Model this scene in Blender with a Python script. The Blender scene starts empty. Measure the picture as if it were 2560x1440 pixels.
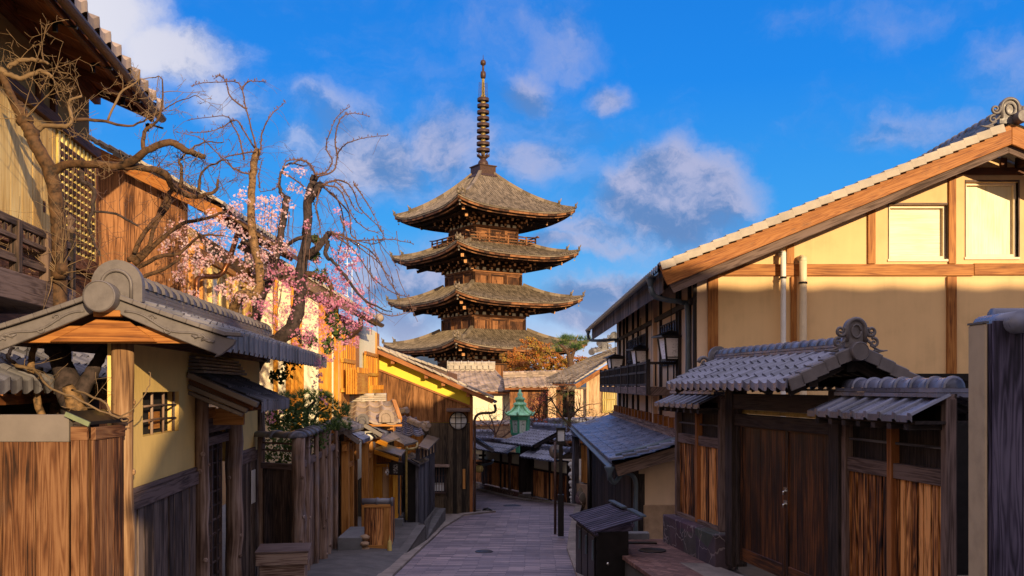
import bpy, math, random
from mathutils import Vector as V, noise as mn
C = bpy.context.scene
R = random.Random(7)
F = 2300.0; HY = 965.0; rad = math.radians
# ---------------------------------------------------------------- camera, sky, sun, exposure
cam = bpy.data.cameras.new('camera'); co = bpy.data.objects.new('camera', cam); C.collection.objects.link(co)
co.location = (0, 0, 0); co.rotation_euler = (rad(90), 0, 0)
cam.lens = 36 * F / 2560; cam.sensor_width = 36; cam.shift_y = (HY - 720) / 2560; cam.clip_end = 20000; cam.clip_start = .1
C.camera = co
C.view_settings.view_transform = 'Standard'; C.view_settings.look = 'None'
C.view_settings.exposure = 0.6; C.view_settings.gamma = 1
SUN_AZ = rad(24); SUN_EL = rad(12.5)       # azimuth measured from straight behind the camera towards its right
sl = bpy.data.lights.new('sun', 'SUN'); so = bpy.data.objects.new('sun', sl); C.collection.objects.link(so)
sdir = V((math.sin(SUN_AZ) * math.cos(SUN_EL), -math.cos(SUN_AZ) * math.cos(SUN_EL), math.sin(SUN_EL)))
so.rotation_euler = sdir.to_track_quat('Z', 'Y').to_euler(); so.location = sdir * 50
sl.energy = 4.3; sl.angle = rad(.5); sl.color = (1, .74, .43)

class NT:
    def __init__(s, tree): s.t = tree
    def n(s, typ, **k):
        nd = s.t.nodes.new('ShaderNode' + typ)
        for a, b in k.items():
            if a.startswith('i_'):
                key = a[2:]; key = int(key) if key.isdigit() else key.replace('_', ' ')
                s.set(nd.inputs[key], b)
            else: setattr(nd, a, b)
        return nd
    def set(s, inp, b):
        if isinstance(b, bpy.types.NodeSocket): s.t.links.new(b, inp)
        else: inp.default_value = b
    def m(s, op, a, b=0.0, c=0.0, clamp=False):
        nd = s.t.nodes.new('ShaderNodeMath'); nd.operation = op; nd.use_clamp = clamp
        for i, x in enumerate((a, b, c)): s.set(nd.inputs[i], x)
        return nd.outputs[0]
    def vm(s, op, a, b=(0, 0, 0), out=0):
        nd = s.t.nodes.new('ShaderNodeVectorMath'); nd.operation = op
        s.set(nd.inputs[0], a)
        if op == 'SCALE': s.set(nd.inputs['Scale'], b)
        else: s.set(nd.inputs[1], b)
        return nd.outputs[out]
    def mix(s, f, a, b, mode='MIX'):
        nd = s.t.nodes.new('ShaderNodeMix'); nd.data_type = 'RGBA'; nd.blend_type = mode
        s.set(nd.inputs[0], f)
        for i, x in ((6, a), (7, b)):
            if isinstance(x, tuple) and len(x) == 3: x = x + (1,)
            s.set(nd.inputs[i], x)
        return nd.outputs[2]
    def noise(s, vec, scale=1., detail=3., rough=.55, w=None):
        nd = s.t.nodes.new('ShaderNodeTexNoise'); s.set(nd.inputs['Vector'], vec)
        nd.inputs['Scale'].default_value = scale; nd.inputs['Detail'].default_value = detail; nd.inputs['Roughness'].default_value = rough
        return nd.outputs[0]
    def mr(s, v, a, b, c=0., d=1., smooth=True):
        nd = s.t.nodes.new('ShaderNodeMapRange')
        if smooth: nd.interpolation_type = 'SMOOTHSTEP'
        s.set(nd.inputs[0], v)
        for i, x in enumerate((a, b, c, d)): s.set(nd.inputs[i + 1], x)
        return nd.outputs[0]
    def comb(s, x, y, z):
        nd = s.t.nodes.new('ShaderNodeCombineXYZ')
        for i, q in enumerate((x, y, z)): s.set(nd.inputs[i], q)
        return nd.outputs[0]
    def ramp(s, f, stops):
        nd = s.t.nodes.new('ShaderNodeValToRGB'); e = nd.color_ramp.elements
        while len(e) < len(stops): e.new(.5)
        for i, (p, c) in enumerate(stops): e[i].position = p; e[i].color = tuple(c) + (1,)
        s.set(nd.inputs[0], f); return nd.outputs[0]

# world: Nishita sky tinted to the deep polarised blue, with clouds laid out by direction
W = bpy.data.worlds.new('World'); C.world = W; W.use_nodes = True
w = NT(W.node_tree); W.node_tree.nodes.clear()
out = w.n('OutputWorld'); bg = w.n('Background')
sky = w.n('TexSky', sky_type='NISHITA'); sky.sun_disc = False; sky.sun_elevation = SUN_EL
sky.sun_rotation = math.pi - SUN_AZ; sky.ozone_density = 3.0; sky.air_density = 1.0; sky.dust_density = .4
geo = w.n('TexCoord').outputs['Generated']
d = w.vm('NORMALIZE', geo)
sx = w.n('SeparateXYZ'); w.set(sx.inputs[0], d); dx, dy, dz = sx.outputs
wn = w.n('TexNoise', noise_dimensions='3D'); w.set(wn.inputs['Vector'], d); wn.inputs['Scale'].default_value = 7; wn.inputs['Detail'].default_value = 8; wn.inputs['Roughness'].default_value = .6
warp = w.vm('SCALE', w.vm('SUBTRACT', wn.outputs['Color'], (.5, .5, .5)), .10)
dw = w.vm('ADD', d, warp)
sw = w.n('SeparateXYZ'); w.set(sw.inputs[0], dw)
front = w.m('GREATER_THAN', dy, 0)
flat = w.comb(sw.outputs[0], sw.outputs[2], 0)
def skydir(px, py):
    q = V((px - 1280, F, HY - py)).normalized(); return q.x, q.z
CL = [ # px, py, rx, ry, weight
 (250, 20, 165, 100, 1.0), (455, 140, 150, 75, 1.0), (330, 200, 100, 60, .5), (560, 255, 95, 75, .8), (800, 290, 130, 60, .5),
 (760, 390, 130, 60, .6), (945, 400, 180, 110, .95), (1110, 370, 150, 110, .85), (1010, 470, 230, 60, .55), (1290, 225, 80, 62, .72), (1400, 110, 130, 90, .5),
 (1330, 410, 150, 70, .66), (1515, 245, 75, 50, .66), (1680, 510, 185, 125, 1.35), (1600, 410, 120, 60, .5), (1500, 590, 130, 40, .7),
 (2340, 310, 200, 55, .55), (2530, 160, 130, 100, .55), (1230, 60, 240, 90, .36), (1540, 735, 160, 55, 1.3), (1040, 710, 190, 60, .95),
 (1030, 800, 130, 45, .95), (1480, 800, 150, 40, .9), (1180, 640, 160, 60, .6), (1420, 330, 70, 40, .4), (860, 330, 120, 60, .6), (2250, 40, 330, 60, .3), (800, 560, 150, 50, .4), (1400, 620, 300, 22, .7), (1900, 720, 200, 30, .8)]
dens = 0.0
for px, py, rx, ry, wt in CL:
    cx, cz = skydir(px, py)
    q = w.vm('MULTIPLY', w.vm('SUBTRACT', flat, (cx, cz, 0)), (F / rx / 1.18, F / ry / 1.22, 0))
    L = w.vm('LENGTH', q, out=1)
    dens = w.m('MAXIMUM', dens, w.mr(L, 1.35, .1, 0., wt * 1.18))
dens = w.m('MULTIPLY', dens, front)
back = w.m('MULTIPLY', w.m('SUBTRACT', 1, front), w.mr(w.noise(d, 2.5, 6), .5, .7, 0, .8))
dens = w.m('MAXIMUM', dens, back)
fl = w.noise(w.vm('MULTIPLY', dw, (9, 9, 13)), 1, 8, .62)
fl2 = w.noise(w.vm('MULTIPLY', w.vm('ADD', dw, (.016, 0, .022)), (9, 9, 13)), 1, 8, .62)
cov = w.mr(w.m('ADD', dens, w.m('MULTIPLY', w.m('SUBTRACT', fl, .5), 1.1)), .16, 1.12)
veil = w.mr(w.noise(w.vm('MULTIPLY', dw, (3.2, 3.2, 6)), 1, 7, .65), .46, .72, 0, .34)
cov = w.m('MAXIMUM', cov, w.m('MULTIPLY', veil, w.mr(dz, .5, .25, 0, 1)))
lit = w.mr(w.m('ADD', w.m('MULTIPLY', w.m('SUBTRACT', fl, fl2), 2.6), w.m('MULTIPLY', w.m('SUBTRACT', dz, .21), 1.25)), -.30, .32)
lit = w.m('ADD', lit, w.mr(dz, .10, .045, 0, .55), clamp=True)
skyc = w.ramp(w.mr(dz, 0, .5, smooth=False), [(0, (.70, .72, .84)), (.11, (.46, .60, .86)), (.20, (.16, .47, .88)), (.34, (.040, .355, .88)), (.62, (.008, .245, .84)), (1, (.004, .17, .70))])
nish = w.mix(1, sky.outputs[0], (.045, .045, .045), 'MULTIPLY')
warmside = w.mr(dx, -.55, -.05, 0, 1)
cloudc = w.mix(lit, (.12, .23, .50), w.mix(warmside, (.95, .92, .93), (.46, .47, .68)))
vis = w.mix(w.m('MULTIPLY', cov, .93), skyc, cloudc)
# the Nishita sky gives the amount of light by direction; the ramp its hue
# the unseen eastern sky behind the viewer is brightened and warmed as fill light
east = w.mr(dy, .10, -.55, 0, 1)
eastc = w.ramp(w.mr(dz, 0, .8, smooth=False), [(0, (1.25, .80, .50)), (.35, (1.0, .76, .60)), (1, (.50, .55, .70))])
vis = w.mix(east, vis, eastc)
vis = w.mix(w.mr(dz, .48, .75, 0, 1), vis, (.98, .92, 1.25))   # zenith above the frame brightened to fill the shaded street
tot = w.mix(.86, nish, vis)
w.set(bg.inputs[0], tot); bg.inputs[1].default_value = .74
w.set(out.inputs[0], bg.outputs[0])

# ---------------------------------------------------------------- materials
def newmat(name):
    m = bpy.data.materials.new(name); m.use_nodes = True
    t = NT(m.node_tree); b = m.node_tree.nodes['Principled BSDF']
    return m, t, b
def pos(t): return t.n('NewGeometry').outputs['Position']
def isl(t): return t.n('NewGeometry').outputs['Random Per Island']
def bump(t, b, h, strength=.4, dist=.01):
    nd = t.n('Bump'); nd.inputs['Strength'].default_value = strength; nd.inputs['Distance'].default_value = dist
    t.set(nd.inputs['Height'], h); t.set(b.inputs['Normal'], nd.outputs[0])
def wood(name, dark, mid, light, grey=.0, greyc=(.2, .19, .2), rough=.75, ring=9., gl=.45, var=.5, dist=.004, spec=.3):
    m, t, b = newmat(name); r = isl(t)
    uv = t.n('UVMap').outputs[0]; s = t.n('SeparateXYZ'); t.set(s.inputs[0], uv)
    u, v = s.outputs[0], s.outputs[1]
    vec = t.comb(t.m('ADD', t.m('MULTIPLY', u, .55), t.m('MULTIPLY', r, 37)), t.m('ADD', t.m('MULTIPLY', v, 8.5), t.m('MULTIPLY', r, 91)), t.m('MULTIPLY', r, 13))
    n1 = t.noise(vec, 1, 2.5, .45)
    rings = t.m('PINGPONG', t.m('MULTIPLY', n1, ring), .5)
    rings = t.m('MULTIPLY', rings, 2)
    fine = t.noise(t.comb(t.m('MULTIPLY', u, 3), t.m('MULTIPLY', v, 120), t.m('MULTIPLY', r, 9)), 1, 3, .6)
    med = t.noise(t.comb(t.m('MULTIPLY', u, .8), t.m('MULTIPLY', v, 30), t.m('MULTIPLY', r, 5)), 1, 3, .65)
    fine = t.m('ADD', t.m('MULTIPLY', fine, .5), t.m('MULTIPLY', med, .5))
    tone = t.noise(t.comb(t.m('MULTIPLY', u, 1.1), t.m('MULTIPLY', v, 2.5), t.m('MULTIPLY', r, 50)), 1, 4, .6)
    f = t.m('ADD', t.m('MULTIPLY', rings, gl * .75), t.m('MULTIPLY', t.m('ADD', t.m('MULTIPLY', t.m('SUBTRACT', fine, .5), 2.0), .5), .9 - gl * .75))
    f = t.m('ADD', f, t.m('MULTIPLY', t.m('SUBTRACT', r, .5), var))
    f = t.m('ADD', f, t.m('MULTIPLY', t.m('SUBTRACT', tone, .5), 1.0))
    f = t.m('ADD', f, .0)
    col = t.ramp(f, [(.20, dark), (.46, mid), (.76, light)])
    if grey > 0:
        g = t.noise(pos(t), 1.4, 5, .6)
        g = t.m('ADD', g, t.m('MULTIPLY', t.m('SUBTRACT', fine, .5), .5))
        col = t.mix(t.mr(g, .62 - grey * .4, .8 - grey * .4, 0, .85), col, t.mix(rings, tuple(c * .45 for c in greyc), greyc))
    t.set(b.inputs['Base Color'], col)
    b.inputs['Roughness'].default_value = rough; b.inputs['Specular IOR Level'].default_value = spec
    bump(t, b, t.m('ADD', t.m('MULTIPLY', rings, .6), fine), .55, dist)
    return m
def plaster(name, c, var=.16, scale=1.2, rough=.9, streak=.3, warm=None):
    m, t, b = newmat(name); p = pos(t)
    n1 = t.noise(p, scale, 6, .6); n2 = t.noise(p, 60, 3, .7)
    st = t.noise(t.vm('MULTIPLY', p, (5, 5, .35)), 1, 4, .6)
    wv = t.n('TexWave', wave_type='RINGS'); t.set(wv.inputs['Vector'], t.vm('MULTIPLY', p, (1.2, 1.2, 1.2))); wv.inputs['Scale'].default_value = 2.2; wv.inputs['Distortion'].default_value = 9; wv.inputs['Detail'].default_value = 2
    f = t.m('ADD', t.m('MULTIPLY', n1, 1 - streak), t.m('MULTIPLY', st, streak))
    dk = tuple(x * (1 - var * 2.3) for x in c); lt = tuple(min(1, x * (1 + var)) for x in c)
    col = t.ramp(f, [(.28, dk), (.5, c), (.75, lt)])
    t.set(b.inputs['Base Color'], col); b.inputs['Roughness'].default_value = rough; b.inputs['Specular IOR Level'].default_value = .15
    bump(t, b, t.m('ADD', n2, t.m('MULTIPLY', wv.outputs[0], .5)), .35, .004)
    return m
def tile(name, c, var=.35, rough=.42, spec=.5, lich=0., lc=(.2, .2, .12)):
    m, t, b = newmat(name); r = isl(t); p = pos(t)
    n = t.noise(p, 9, 5, .6); n2 = t.noise(p, 1.1, 4)
    f = t.m('ADD', t.m('MULTIPLY', t.m('SUBTRACT', r, .5), var * 2), t.m('ADD', t.m('MULTIPLY', n, .6), t.m('MULTIPLY', n2, .4)))
    col = t.ramp(f, [(.1, tuple(x * .42 for x in c)), (.5, c), (.95, tuple(min(1, x * 1.7) for x in c))])
    if lich: col = t.mix(t.mr(t.noise(p, 3.2, 6, .65), .52, .68, 0, lich), col, lc)
    t.set(b.inputs['Base Color'], col)
    t.set(b.inputs['Roughness'], t.mr(n, .2, .8, rough - .1, rough + .25)); b.inputs['Specular IOR Level'].default_value = spec
    bump(t, b, t.noise(p, 70, 3), .3, .003)
    return m
def plain(name, c, rough=.6, metal=0., var=.12, scale=6., emit=0., bumpy=.2, spec=.4):
    m, t, b = newmat(name); p = pos(t)
    n = t.noise(p, scale, 5, .6)
    t.set(b.inputs['Base Color'], t.ramp(n, [(.3, tuple(x * (1 - var * 2) for x in c)), (.5, c), (.72, tuple(min(1, x * (1 + var * 1.5)) for x in c))]))
    b.inputs['Roughness'].default_value = rough; b.inputs['Metallic'].default_value = metal; b.inputs['Specular IOR Level'].default_value = spec
    if emit: b.inputs['Emission Color'].default_value = tuple(c) + (1,); b.inputs['Emission Strength'].default_value = emit
    if bumpy: bump(t, b, t.noise(p, 45, 3), bumpy, .003)
    return m
def foliage(name, a, c, trans=.25):
    m, t, b = newmat(name); r = isl(t)
    t.set(b.inputs['Base Color'], t.ramp(r, [(0, a), (1, c)])); b.inputs['Roughness'].default_value = .6
    b.inputs['Specular IOR Level'].default_value = .2
    tr = t.n('BsdfTranslucent'); t.set(tr.inputs[0], t.ramp(r, [(0, a), (1, c)]))
    mx = t.n('MixShader'); mx.inputs[0].default_value = trans
    o = m.node_tree.nodes['Material Output']
    t.set(mx.inputs[1], b.outputs[0]); t.set(mx.inputs[2], tr.outputs[0]); t.set(o.inputs[0], mx.outputs[0])
    return m
def concrete(name, c, speck=.4, rough=.85, crack=False):
    m, t, b = newmat(name); p = pos(t)
    n = t.noise(p, 2.2, 6, .65); s = t.noise(p, 130, 2, .7)
    col = t.ramp(t.m('ADD', t.m('MULTIPLY', n, .75), t.m('MULTIPLY', s, speck * .6)), [(.3, tuple(x * .5 for x in c)), (.55, c), (.85, tuple(min(1, x * 1.6) for x in c))])
    h = s
    if crack:
        vo = t.n('TexVoronoi', feature='DISTANCE_TO_EDGE'); t.set(vo.inputs['Vector'], t.vm('ADD', p, t.vm('SCALE', t.n('TexNoise', i_Vector=p, i_Scale=4.).outputs[1], .35))); vo.inputs['Scale'].default_value = 1.9
        e = t.mr(vo.outputs[0], .008, .022, 0, 1)
        v2 = t.n('TexVoronoi'); t.set(v2.inputs['Vector'], p); v2.inputs['Scale'].default_value = 1.9
        col = t.mix(.35, col, t.mix(1, col, v2.outputs['Color'], 'MULTIPLY'))
        col = t.mix(e, tuple(min(1, x * 2.2) for x in c), col); h = t.m('ADD', s, t.m('MULTIPLY', e, 2))
    t.set(b.inputs['Base Color'], col); b.inputs['Roughness'].default_value = rough; b.inputs['Specular IOR Level'].default_value = .3
    bump(t, b, h, .5, .006)
    return m
def glass(name, c, rough=.06, spec=.9):
    m, t, b = newmat(name); b.inputs['Base Color'].default_value = tuple(c) + (1,); b.inputs['Roughness'].default_value = rough
    b.inputs['Specular IOR Level'].default_value = spec; bump(t, b, t.noise(pos(t), 1.5, 2), .12, .02)
    return m
def blurtext(name, base, ink, sx=10., sz=14., emit=0., fac=.85):
    m, t, b = newmat(name); uv = t.n('UVMap').outputs[0]; s = t.n('SeparateXYZ'); t.set(s.inputs[0], uv)
    a = t.mr(t.m('ABSOLUTE', t.m('SUBTRACT', s.outputs[0], .5)), .24, .12); c2 = t.mr(t.m('ABSOLUTE', t.m('SUBTRACT', s.outputs[1], .5)), .42, .36)
    n = t.noise(t.comb(t.m('MULTIPLY', s.outputs[0], sx), t.m('MULTIPLY', s.outputs[1], sz), 0), 1, 2, .5)
    gap = t.mr(t.m('ABSOLUTE', t.m('SUBTRACT', t.m('FRACT', t.m('MULTIPLY', s.outputs[1], 4)), .5)), .48, .34)
    f = t.m('MULTIPLY', t.m('MULTIPLY', a, c2), t.m('MULTIPLY', gap, t.mr(n, .40, .66)))
    col = t.mix(t.m('MULTIPLY', f, fac), base, ink)
    t.set(b.inputs['Base Color'], col); b.inputs['Roughness'].default_value = .5
    if emit: t.set(b.inputs['Emission Color'], col); b.inputs['Emission Strength'].default_value = emit
    return m

M = {}
M['w_orange'] = wood('cedar_orange', (0.080, 0.021, 0.003), (0.245, 0.082, 0.014), (0.404, 0.165, 0.037), rough=.62, ring=8)
M['w_verge'] = wood('bargeboard_orange', (0.074, 0.019, 0.003), (0.242, 0.074, 0.010), (0.369, 0.142, 0.031), rough=.6, ring=14, gl=.6, grey=.12, greyc=(.10, .06, .045))
M['w_dkgrey'] = wood('weathered_dark', (0.018, 0.012, 0.009), (0.068, 0.041, 0.029), (0.153, 0.099, 0.072), rough=.8)
M['w_plank'] = wood('brown_cladding', (0.060, 0.021, 0.007), (0.200, 0.081, 0.029), (0.357, 0.162, 0.064), rough=.75, ring=9, gl=.5, var=.35)
M['w_dhouse'] = wood('gable_cladding', (0.068, 0.026, 0.007), (0.203, 0.086, 0.028), (0.330, 0.158, 0.060), rough=.8, var=.4)
M['w_dshade'] = wood('gable_cladding_shaded', (.012, .009, .006), (.045, .032, .02), (.11, .08, .05), rough=.8, var=.5)  # darkened boards stand for the cast shade on the lower gable
M['w_near'] = wood('near_fence_cedar', (0.021, 0.007, 0.002), (0.111, 0.041, 0.014), (0.212, 0.102, 0.045), rough=.7, ring=11, gl=.45, var=.3, grey=.1, greyc=(.12, .06, .035))
M['w_gate'] = wood('burnt_cedar_orange', (0.011, 0.004, 0.003), (0.261, 0.085, 0.020), (0.853, 0.385, 0.123), rough=.55, ring=8, gl=.5, var=.55, spec=.4)
M['w_door'] = wood('gate_door_dark', (0.005, 0.003, 0.003), (0.036, 0.013, 0.005), (0.156, 0.052, 0.013), rough=.5, ring=5, gl=.35, var=.25, spec=.4)
M['w_black'] = wood('black_wood', (.004, .003, .003), (.018, .012, .010), (.05, .035, .03), rough=.7)
M['w_grey'] = wood('grey_weathered', (.022, .014, .010), (.095, .062, .046), (.22, .16, .125), rough=.85, ring=7, var=.4)
M['w_log'] = wood('log_post', (0.080, 0.044, 0.028), (0.240, 0.152, 0.104), (0.368, 0.264, 0.200), rough=.8, ring=5, gl=.4, grey=.25, greyc=(.26, .22, .22))
M['w_logwarm'] = wood('log_post_warm', (0.076, 0.035, 0.016), (0.229, 0.121, 0.054), (0.351, 0.217, 0.115), rough=.75, ring=5, gl=.4)
M['w_purple'] = wood('stained_dark_planks', (.012, .009, .018), (.042, .034, .06), (.10, .085, .13), rough=.7, ring=11, gl=.55, var=.2)
M['w_rail'] = wood('rail_grey_brown', (0.025, 0.014, 0.011), (0.086, 0.054, 0.043), (0.180, 0.122, 0.101), rough=.8)
M['w_yellow'] = wood('pale_yellow_board', (.50, .29, .075), (.74, .49, .16), (.86, .64, .26), rough=.65, ring=5, gl=.3, var=.3)
M['w_eave'] = wood('eave_board_red', (0.075, 0.022, 0.006), (0.225, 0.075, 0.021), (0.360, 0.143, 0.045), rough=.65, ring=5, gl=.3)
M['w_eavedk'] = wood('eave_beam_dark', (.02, .008, .004), (.08, .03, .012), (.16, .065, .03), rough=.7)
M['w_amber'] = wood('amber_shutter', (0.328, 0.109, 0.008), (0.546, 0.218, 0.016), (0.663, 0.351, 0.047), rough=.6, ring=4, gl=.2, var=.2)
M['w_lattice'] = wood('yellow_lattice', (0.414, 0.276, 0.055), (0.662, 0.506, 0.156), (0.791, 0.644, 0.276), rough=.65, ring=4, gl=.2, var=.15)
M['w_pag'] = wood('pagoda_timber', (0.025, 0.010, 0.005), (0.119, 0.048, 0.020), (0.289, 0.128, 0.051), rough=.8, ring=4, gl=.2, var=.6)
M['w_pagr'] = wood('pagoda_shaded_timber', (.010, .005, .003), (.036, .016, .008), (.10, .045, .02), rough=.8, ring=4, gl=.2, var=.6)  # darker than the frame timber, deepening the shade under the eaves
M['w_pagend'] = plain('pagoda_ochre_ends', (.62, .31, .13), .8, var=.25)
M['w_shop'] = wood('shop_timber', (0.136, 0.043, 0.009), (0.357, 0.136, 0.025), (0.527, 0.238, 0.060), rough=.6, ring=6, gl=.4)
M['w_box'] = wood('old_crate_board', (.05, .025, .018), (.17, .10, .075), (.36, .26, .2), rough=.85, ring=12, gl=.5)
M['w_bluegrey'] = wood('blue_grey_boards', (0.024, 0.022, 0.026), (0.072, 0.068, 0.080), (0.152, 0.144, 0.160), rough=.8, ring=6)
M['p_cream'] = plaster('cream_plaster', (.74, .50, .25), .12, .8)
M['p_ochre'] = plaster('ochre_plaster', (.78, .54, .19), .08, 1.6)
M['p_white'] = plaster('white_plaster', (.80, .73, .52), .05)
M['p_lime'] = plaster('lime_plaster', (.72, .60, .07), .06)
M['p_pale'] = plaster('pale_wall', (.70, .50, .33), .08)
M['p_rough'] = plaster('rough_wall_end', (.40, .31, .20), .12, 5)
M['w_tan'] = wood('tan_boards', (.20, .11, .05), (.42, .26, .13), (.58, .40, .22), rough=.7, ring=5, gl=.3, var=.4)
M['p_grey'] = plaster('sand_plaster', (.62, .42, .24), .07, 3)
M['p_shade'] = plaster('eave_shade_plaster', (.30, .21, .085), .08)  # plaster tone darkened for the shade under the deep eave
M['t_grey'] = tile('tile_grey', (0.129, 0.123, 0.133), .30, .36, .55, .3, (.16, .15, .11))
M['t_blue'] = tile('tile_slate', (.115, .12, .165), .26, .27, .7, .22, (.13, .13, .12))
M['t_warm'] = tile('tile_warm', (.30, .225, .17), .25, .6, .3, .35, (.32, .27, .18))
M['t_pag'] = tile('tile_pagoda', (0.168, 0.131, 0.092), .30, .7, .25, .18, (.32, .27, .17))
M['t_edge'] = tile('tile_edge_pale', (0.379, 0.325, 0.257), .08, .6, .3)
M['t_orn'] = tile('ornament_clay', (0.118, 0.102, 0.098), .03, .45, .5)
M['s_conc'] = concrete('concrete_dark', (.125, .115, .105))
M['s_concl'] = concrete('concrete_light', (.30, .25, .21), .3)
M['s_gran'] = concrete('granite_speckled', (.15, .15, .15), .9)
M['s_stone'] = concrete('stone_cladding', (.10, .08, .08), .3, .7, True)
M['s_base'] = concrete('stone_base_pale', (.50, .33, .2), .2)
M['s_wallst'] = concrete('stone_footing', (.22, .16, .12), .35, .85, True)
M['m_black'] = plain('black_metal', (.014, .012, .012), .4, .3, .2)
M['m_copper'] = plain('copper_gutter', (.20, .075, .03), .35, .7, .2)
M['m_brown'] = plain('brown_gutter', (.075, .04, .028), .45, .3, .2)
M['m_slate'] = plain('blue_grey_pipe', (.085, .115, .14), .4, .1, .1)
M['m_green'] = plain('verdigris', (.30, .64, .36), .55, .0, .22, 5)
M['m_greendk'] = plain('verdigris_dark', (.06, .30, .18), .5, .1, .2, 5)
M['m_bronze'] = plain('bronze_dark', (0.066, 0.033, 0.021), .5, .3, .2)
M['m_moss'] = plain('dull_green_edge', (.17, .20, .11), .6)
M['m_gold'] = plain('gilt_worn', (0.300, 0.216, 0.060), .5, .2, .3)
M['m_pipew'] = plain('cream_pipe', (.74, .60, .40), .5, 0, .05)
M['m_tin'] = plain('tin_sheet', (0.180, 0.150, 0.120), .38, .35, .2, 3)
M['m_grey'] = plain('grey_cap_metal', (.20, .17, .15), .5, .3, .15, 2)
M['m_chrome'] = plain('bright_metal', (.7, .68, .62), .25, .9, .05)
M['white'] = plain('white_paint', (.78, .75, .70), .6, 0, .05)
M['screen'] = wood('window_blind', (.66, .55, .30), (.80, .70, .44), (.86, .79, .56), rough=.5, ring=3, gl=.1, var=.05, spec=.5)
M['paper'] = plain('shoji_paper', (.62, .64, .64), .7, 0, .06)
M['glass'] = glass('window_glass', (.03, .035, .045))
M['glassb'] = glass('window_glass_skytint', (.25, .33, .5), .1)  # sky reflection put into the base colour as blue
M['dark'] = plain('unlit_dark', (.012, .009, .007), .9, bumpy=0)
M['lampglass'] = blurtext('lantern_glass_inscribed', (.95, .95, .98), (.16, .16, .2), fac=.45)
M['glassgreen'] = blurtext('stone_lantern_glass', (.50, .55, .50), (.05, .08, .06), 5, 7)
M['signtext'] = blurtext('shop_sign_face', (.012, .01, .01), (.55, .5, .45), 9, 10)
M['bark'] = plain('bark_brown', (0.078, 0.039, 0.016), .8, 0, .45, 14, bumpy=.9)
M['barkdk'] = plain('bark_dark', (0.041, 0.027, 0.024), .85, 0, .4, 16, bumpy=.9)
M['barkgold'] = plain('bark_golden', (0.173, 0.098, 0.040), .8, 0, .5, 18, bumpy=.9)
M['twig'] = plain('twig', (0.120, 0.063, 0.045), .8, bumpy=0)
M['twigl'] = plain('twig_pale', (0.182, 0.117, 0.061), .8, bumpy=0)
M['bl_pale'] = foliage('blossom_pale', (.86, .44, .46), (.96, .80, .76), .4)
M['bl_pink'] = foliage('blossom_pink', (.74, .20, .36), (.92, .52, .62), .4)
M['lf_green'] = foliage('leaf_green', (.035, .07, .015), (.10, .15, .035))
M['lf_pine'] = foliage('needle_green', (.02, .055, .015), (.07, .13, .03))
M['lf_pinel'] = foliage('needle_yellow', (.10, .17, .03), (.26, .32, .07))  # paler yellow-green needles mixed in at random
M['lf_maple'] = foliage('leaf_orange', (.24, .075, .018), (.48, .19, .035))
M['lf_maple2'] = foliage('leaf_olive', (.24, .15, .02), (.42, .27, .05))
M['lf_red'] = foliage('leaf_red', (.30, .05, .03), (.52, .13, .07))
M['lf_dk'] = foliage('leaf_dark', (.02, .03, .01), (.06, .06, .02))
# ---------------------------------------------------------------- road, brick and hill materials
def paving(name, cols, bw, bh, mortar, rot=0., msize=.012):
    m, t, b = newmat(name); p = pos(t)
    mp = t.n('Mapping'); t.set(mp.inputs[0], p); mp.inputs['Rotation'].default_value = (0, 0, rot)
    wob = t.vm('SCALE', t.vm('SUBTRACT', t.n('TexNoise', i_Vector=p, i_Scale=.7).outputs[1], (.5, .5, .5)), .12)
    br = t.n('TexBrick'); t.set(br.inputs['Vector'], t.vm('ADD', mp.outputs[0], wob)); br.inputs['Scale'].default_value = 1
    br.inputs['Brick Width'].default_value = bw; br.inputs['Row Height'].default_value = bh; br.inputs['Mortar Size'].default_value = msize
    br.inputs['Color1'].default_value = (0, 0, 0, 1); br.inputs['Color2'].default_value = (1, 1, 1, 1); br.inputs['Mortar'].default_value = (.5, .5, .5, 1); br.inputs['Bias'].default_value = 0
    n = t.noise(p, 1.1, 6, .65); n2 = t.noise(p, 40, 3, .7)
    f = t.m('ADD', t.m('MULTIPLY', br.outputs[0], .55), t.m('ADD', t.m('MULTIPLY', n, .6), t.m('MULTIPLY', n2, .35)))
    col = t.ramp(f, [(.3, cols[0]), (.55, cols[1]), (.8, cols[2]), (1, cols[3])])
    rowv = t.m('FRACT', t.m('MULTIPLY', t.m('FLOOR', t.m('DIVIDE', t.n('SeparateXYZ', i_Vector=mp.outputs[0]).outputs[1], bh * 5)), .37))
    col = t.mix(t.m('MULTIPLY', rowv, .35), col, tuple(x * .6 for x in cols[1]))
    col = t.mix(t.mr(t.noise(p, .35, 5, .7), .5, .62, 0, .45), col, tuple(x * .45 for x in cols[1]))
    col = t.mix(t.mr(t.noise(t.vm('MULTIPLY', p, (2.2, .5, 1)), 1.0, 6, .7), .56, .7, 0, .5), col, tuple(min(1, x * .8 + .04) for x in cols[2]))
    col = t.mix(t.m('MULTIPLY', br.outputs[1], .6), col, mortar)
    t.set(b.inputs['Base Color'], col); b.inputs['Roughness'].default_value = .6; b.inputs['Specular IOR Level'].default_value = .45
    bump(t, b, t.m('SUBTRACT', t.m('ADD', t.m('MULTIPLY', br.outputs[0], .5), n2), br.outputs[1]), .6, .012)
    return m
M['road'] = paving('street_paving', [(.055, .044, .05), (.155, .122, .135), (.26, .205, .22), (.42, .32, .31)], .62, .125, (.045, .036, .045), .03, .009)
M['brickred'] = paving('terrace_bricks', [(.05, .024, .02), (.15, .07, .055), (.22, .11, .085), (.30, .16, .125)], .23, .11, (.04, .03, .03), .75, .01)
M['hill'] = plain('hazed_forest_hill', (.045, .075, .10), .95, bumpy=0, scale=.004)  # distance haze mixed into the forest colour as blue
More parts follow.
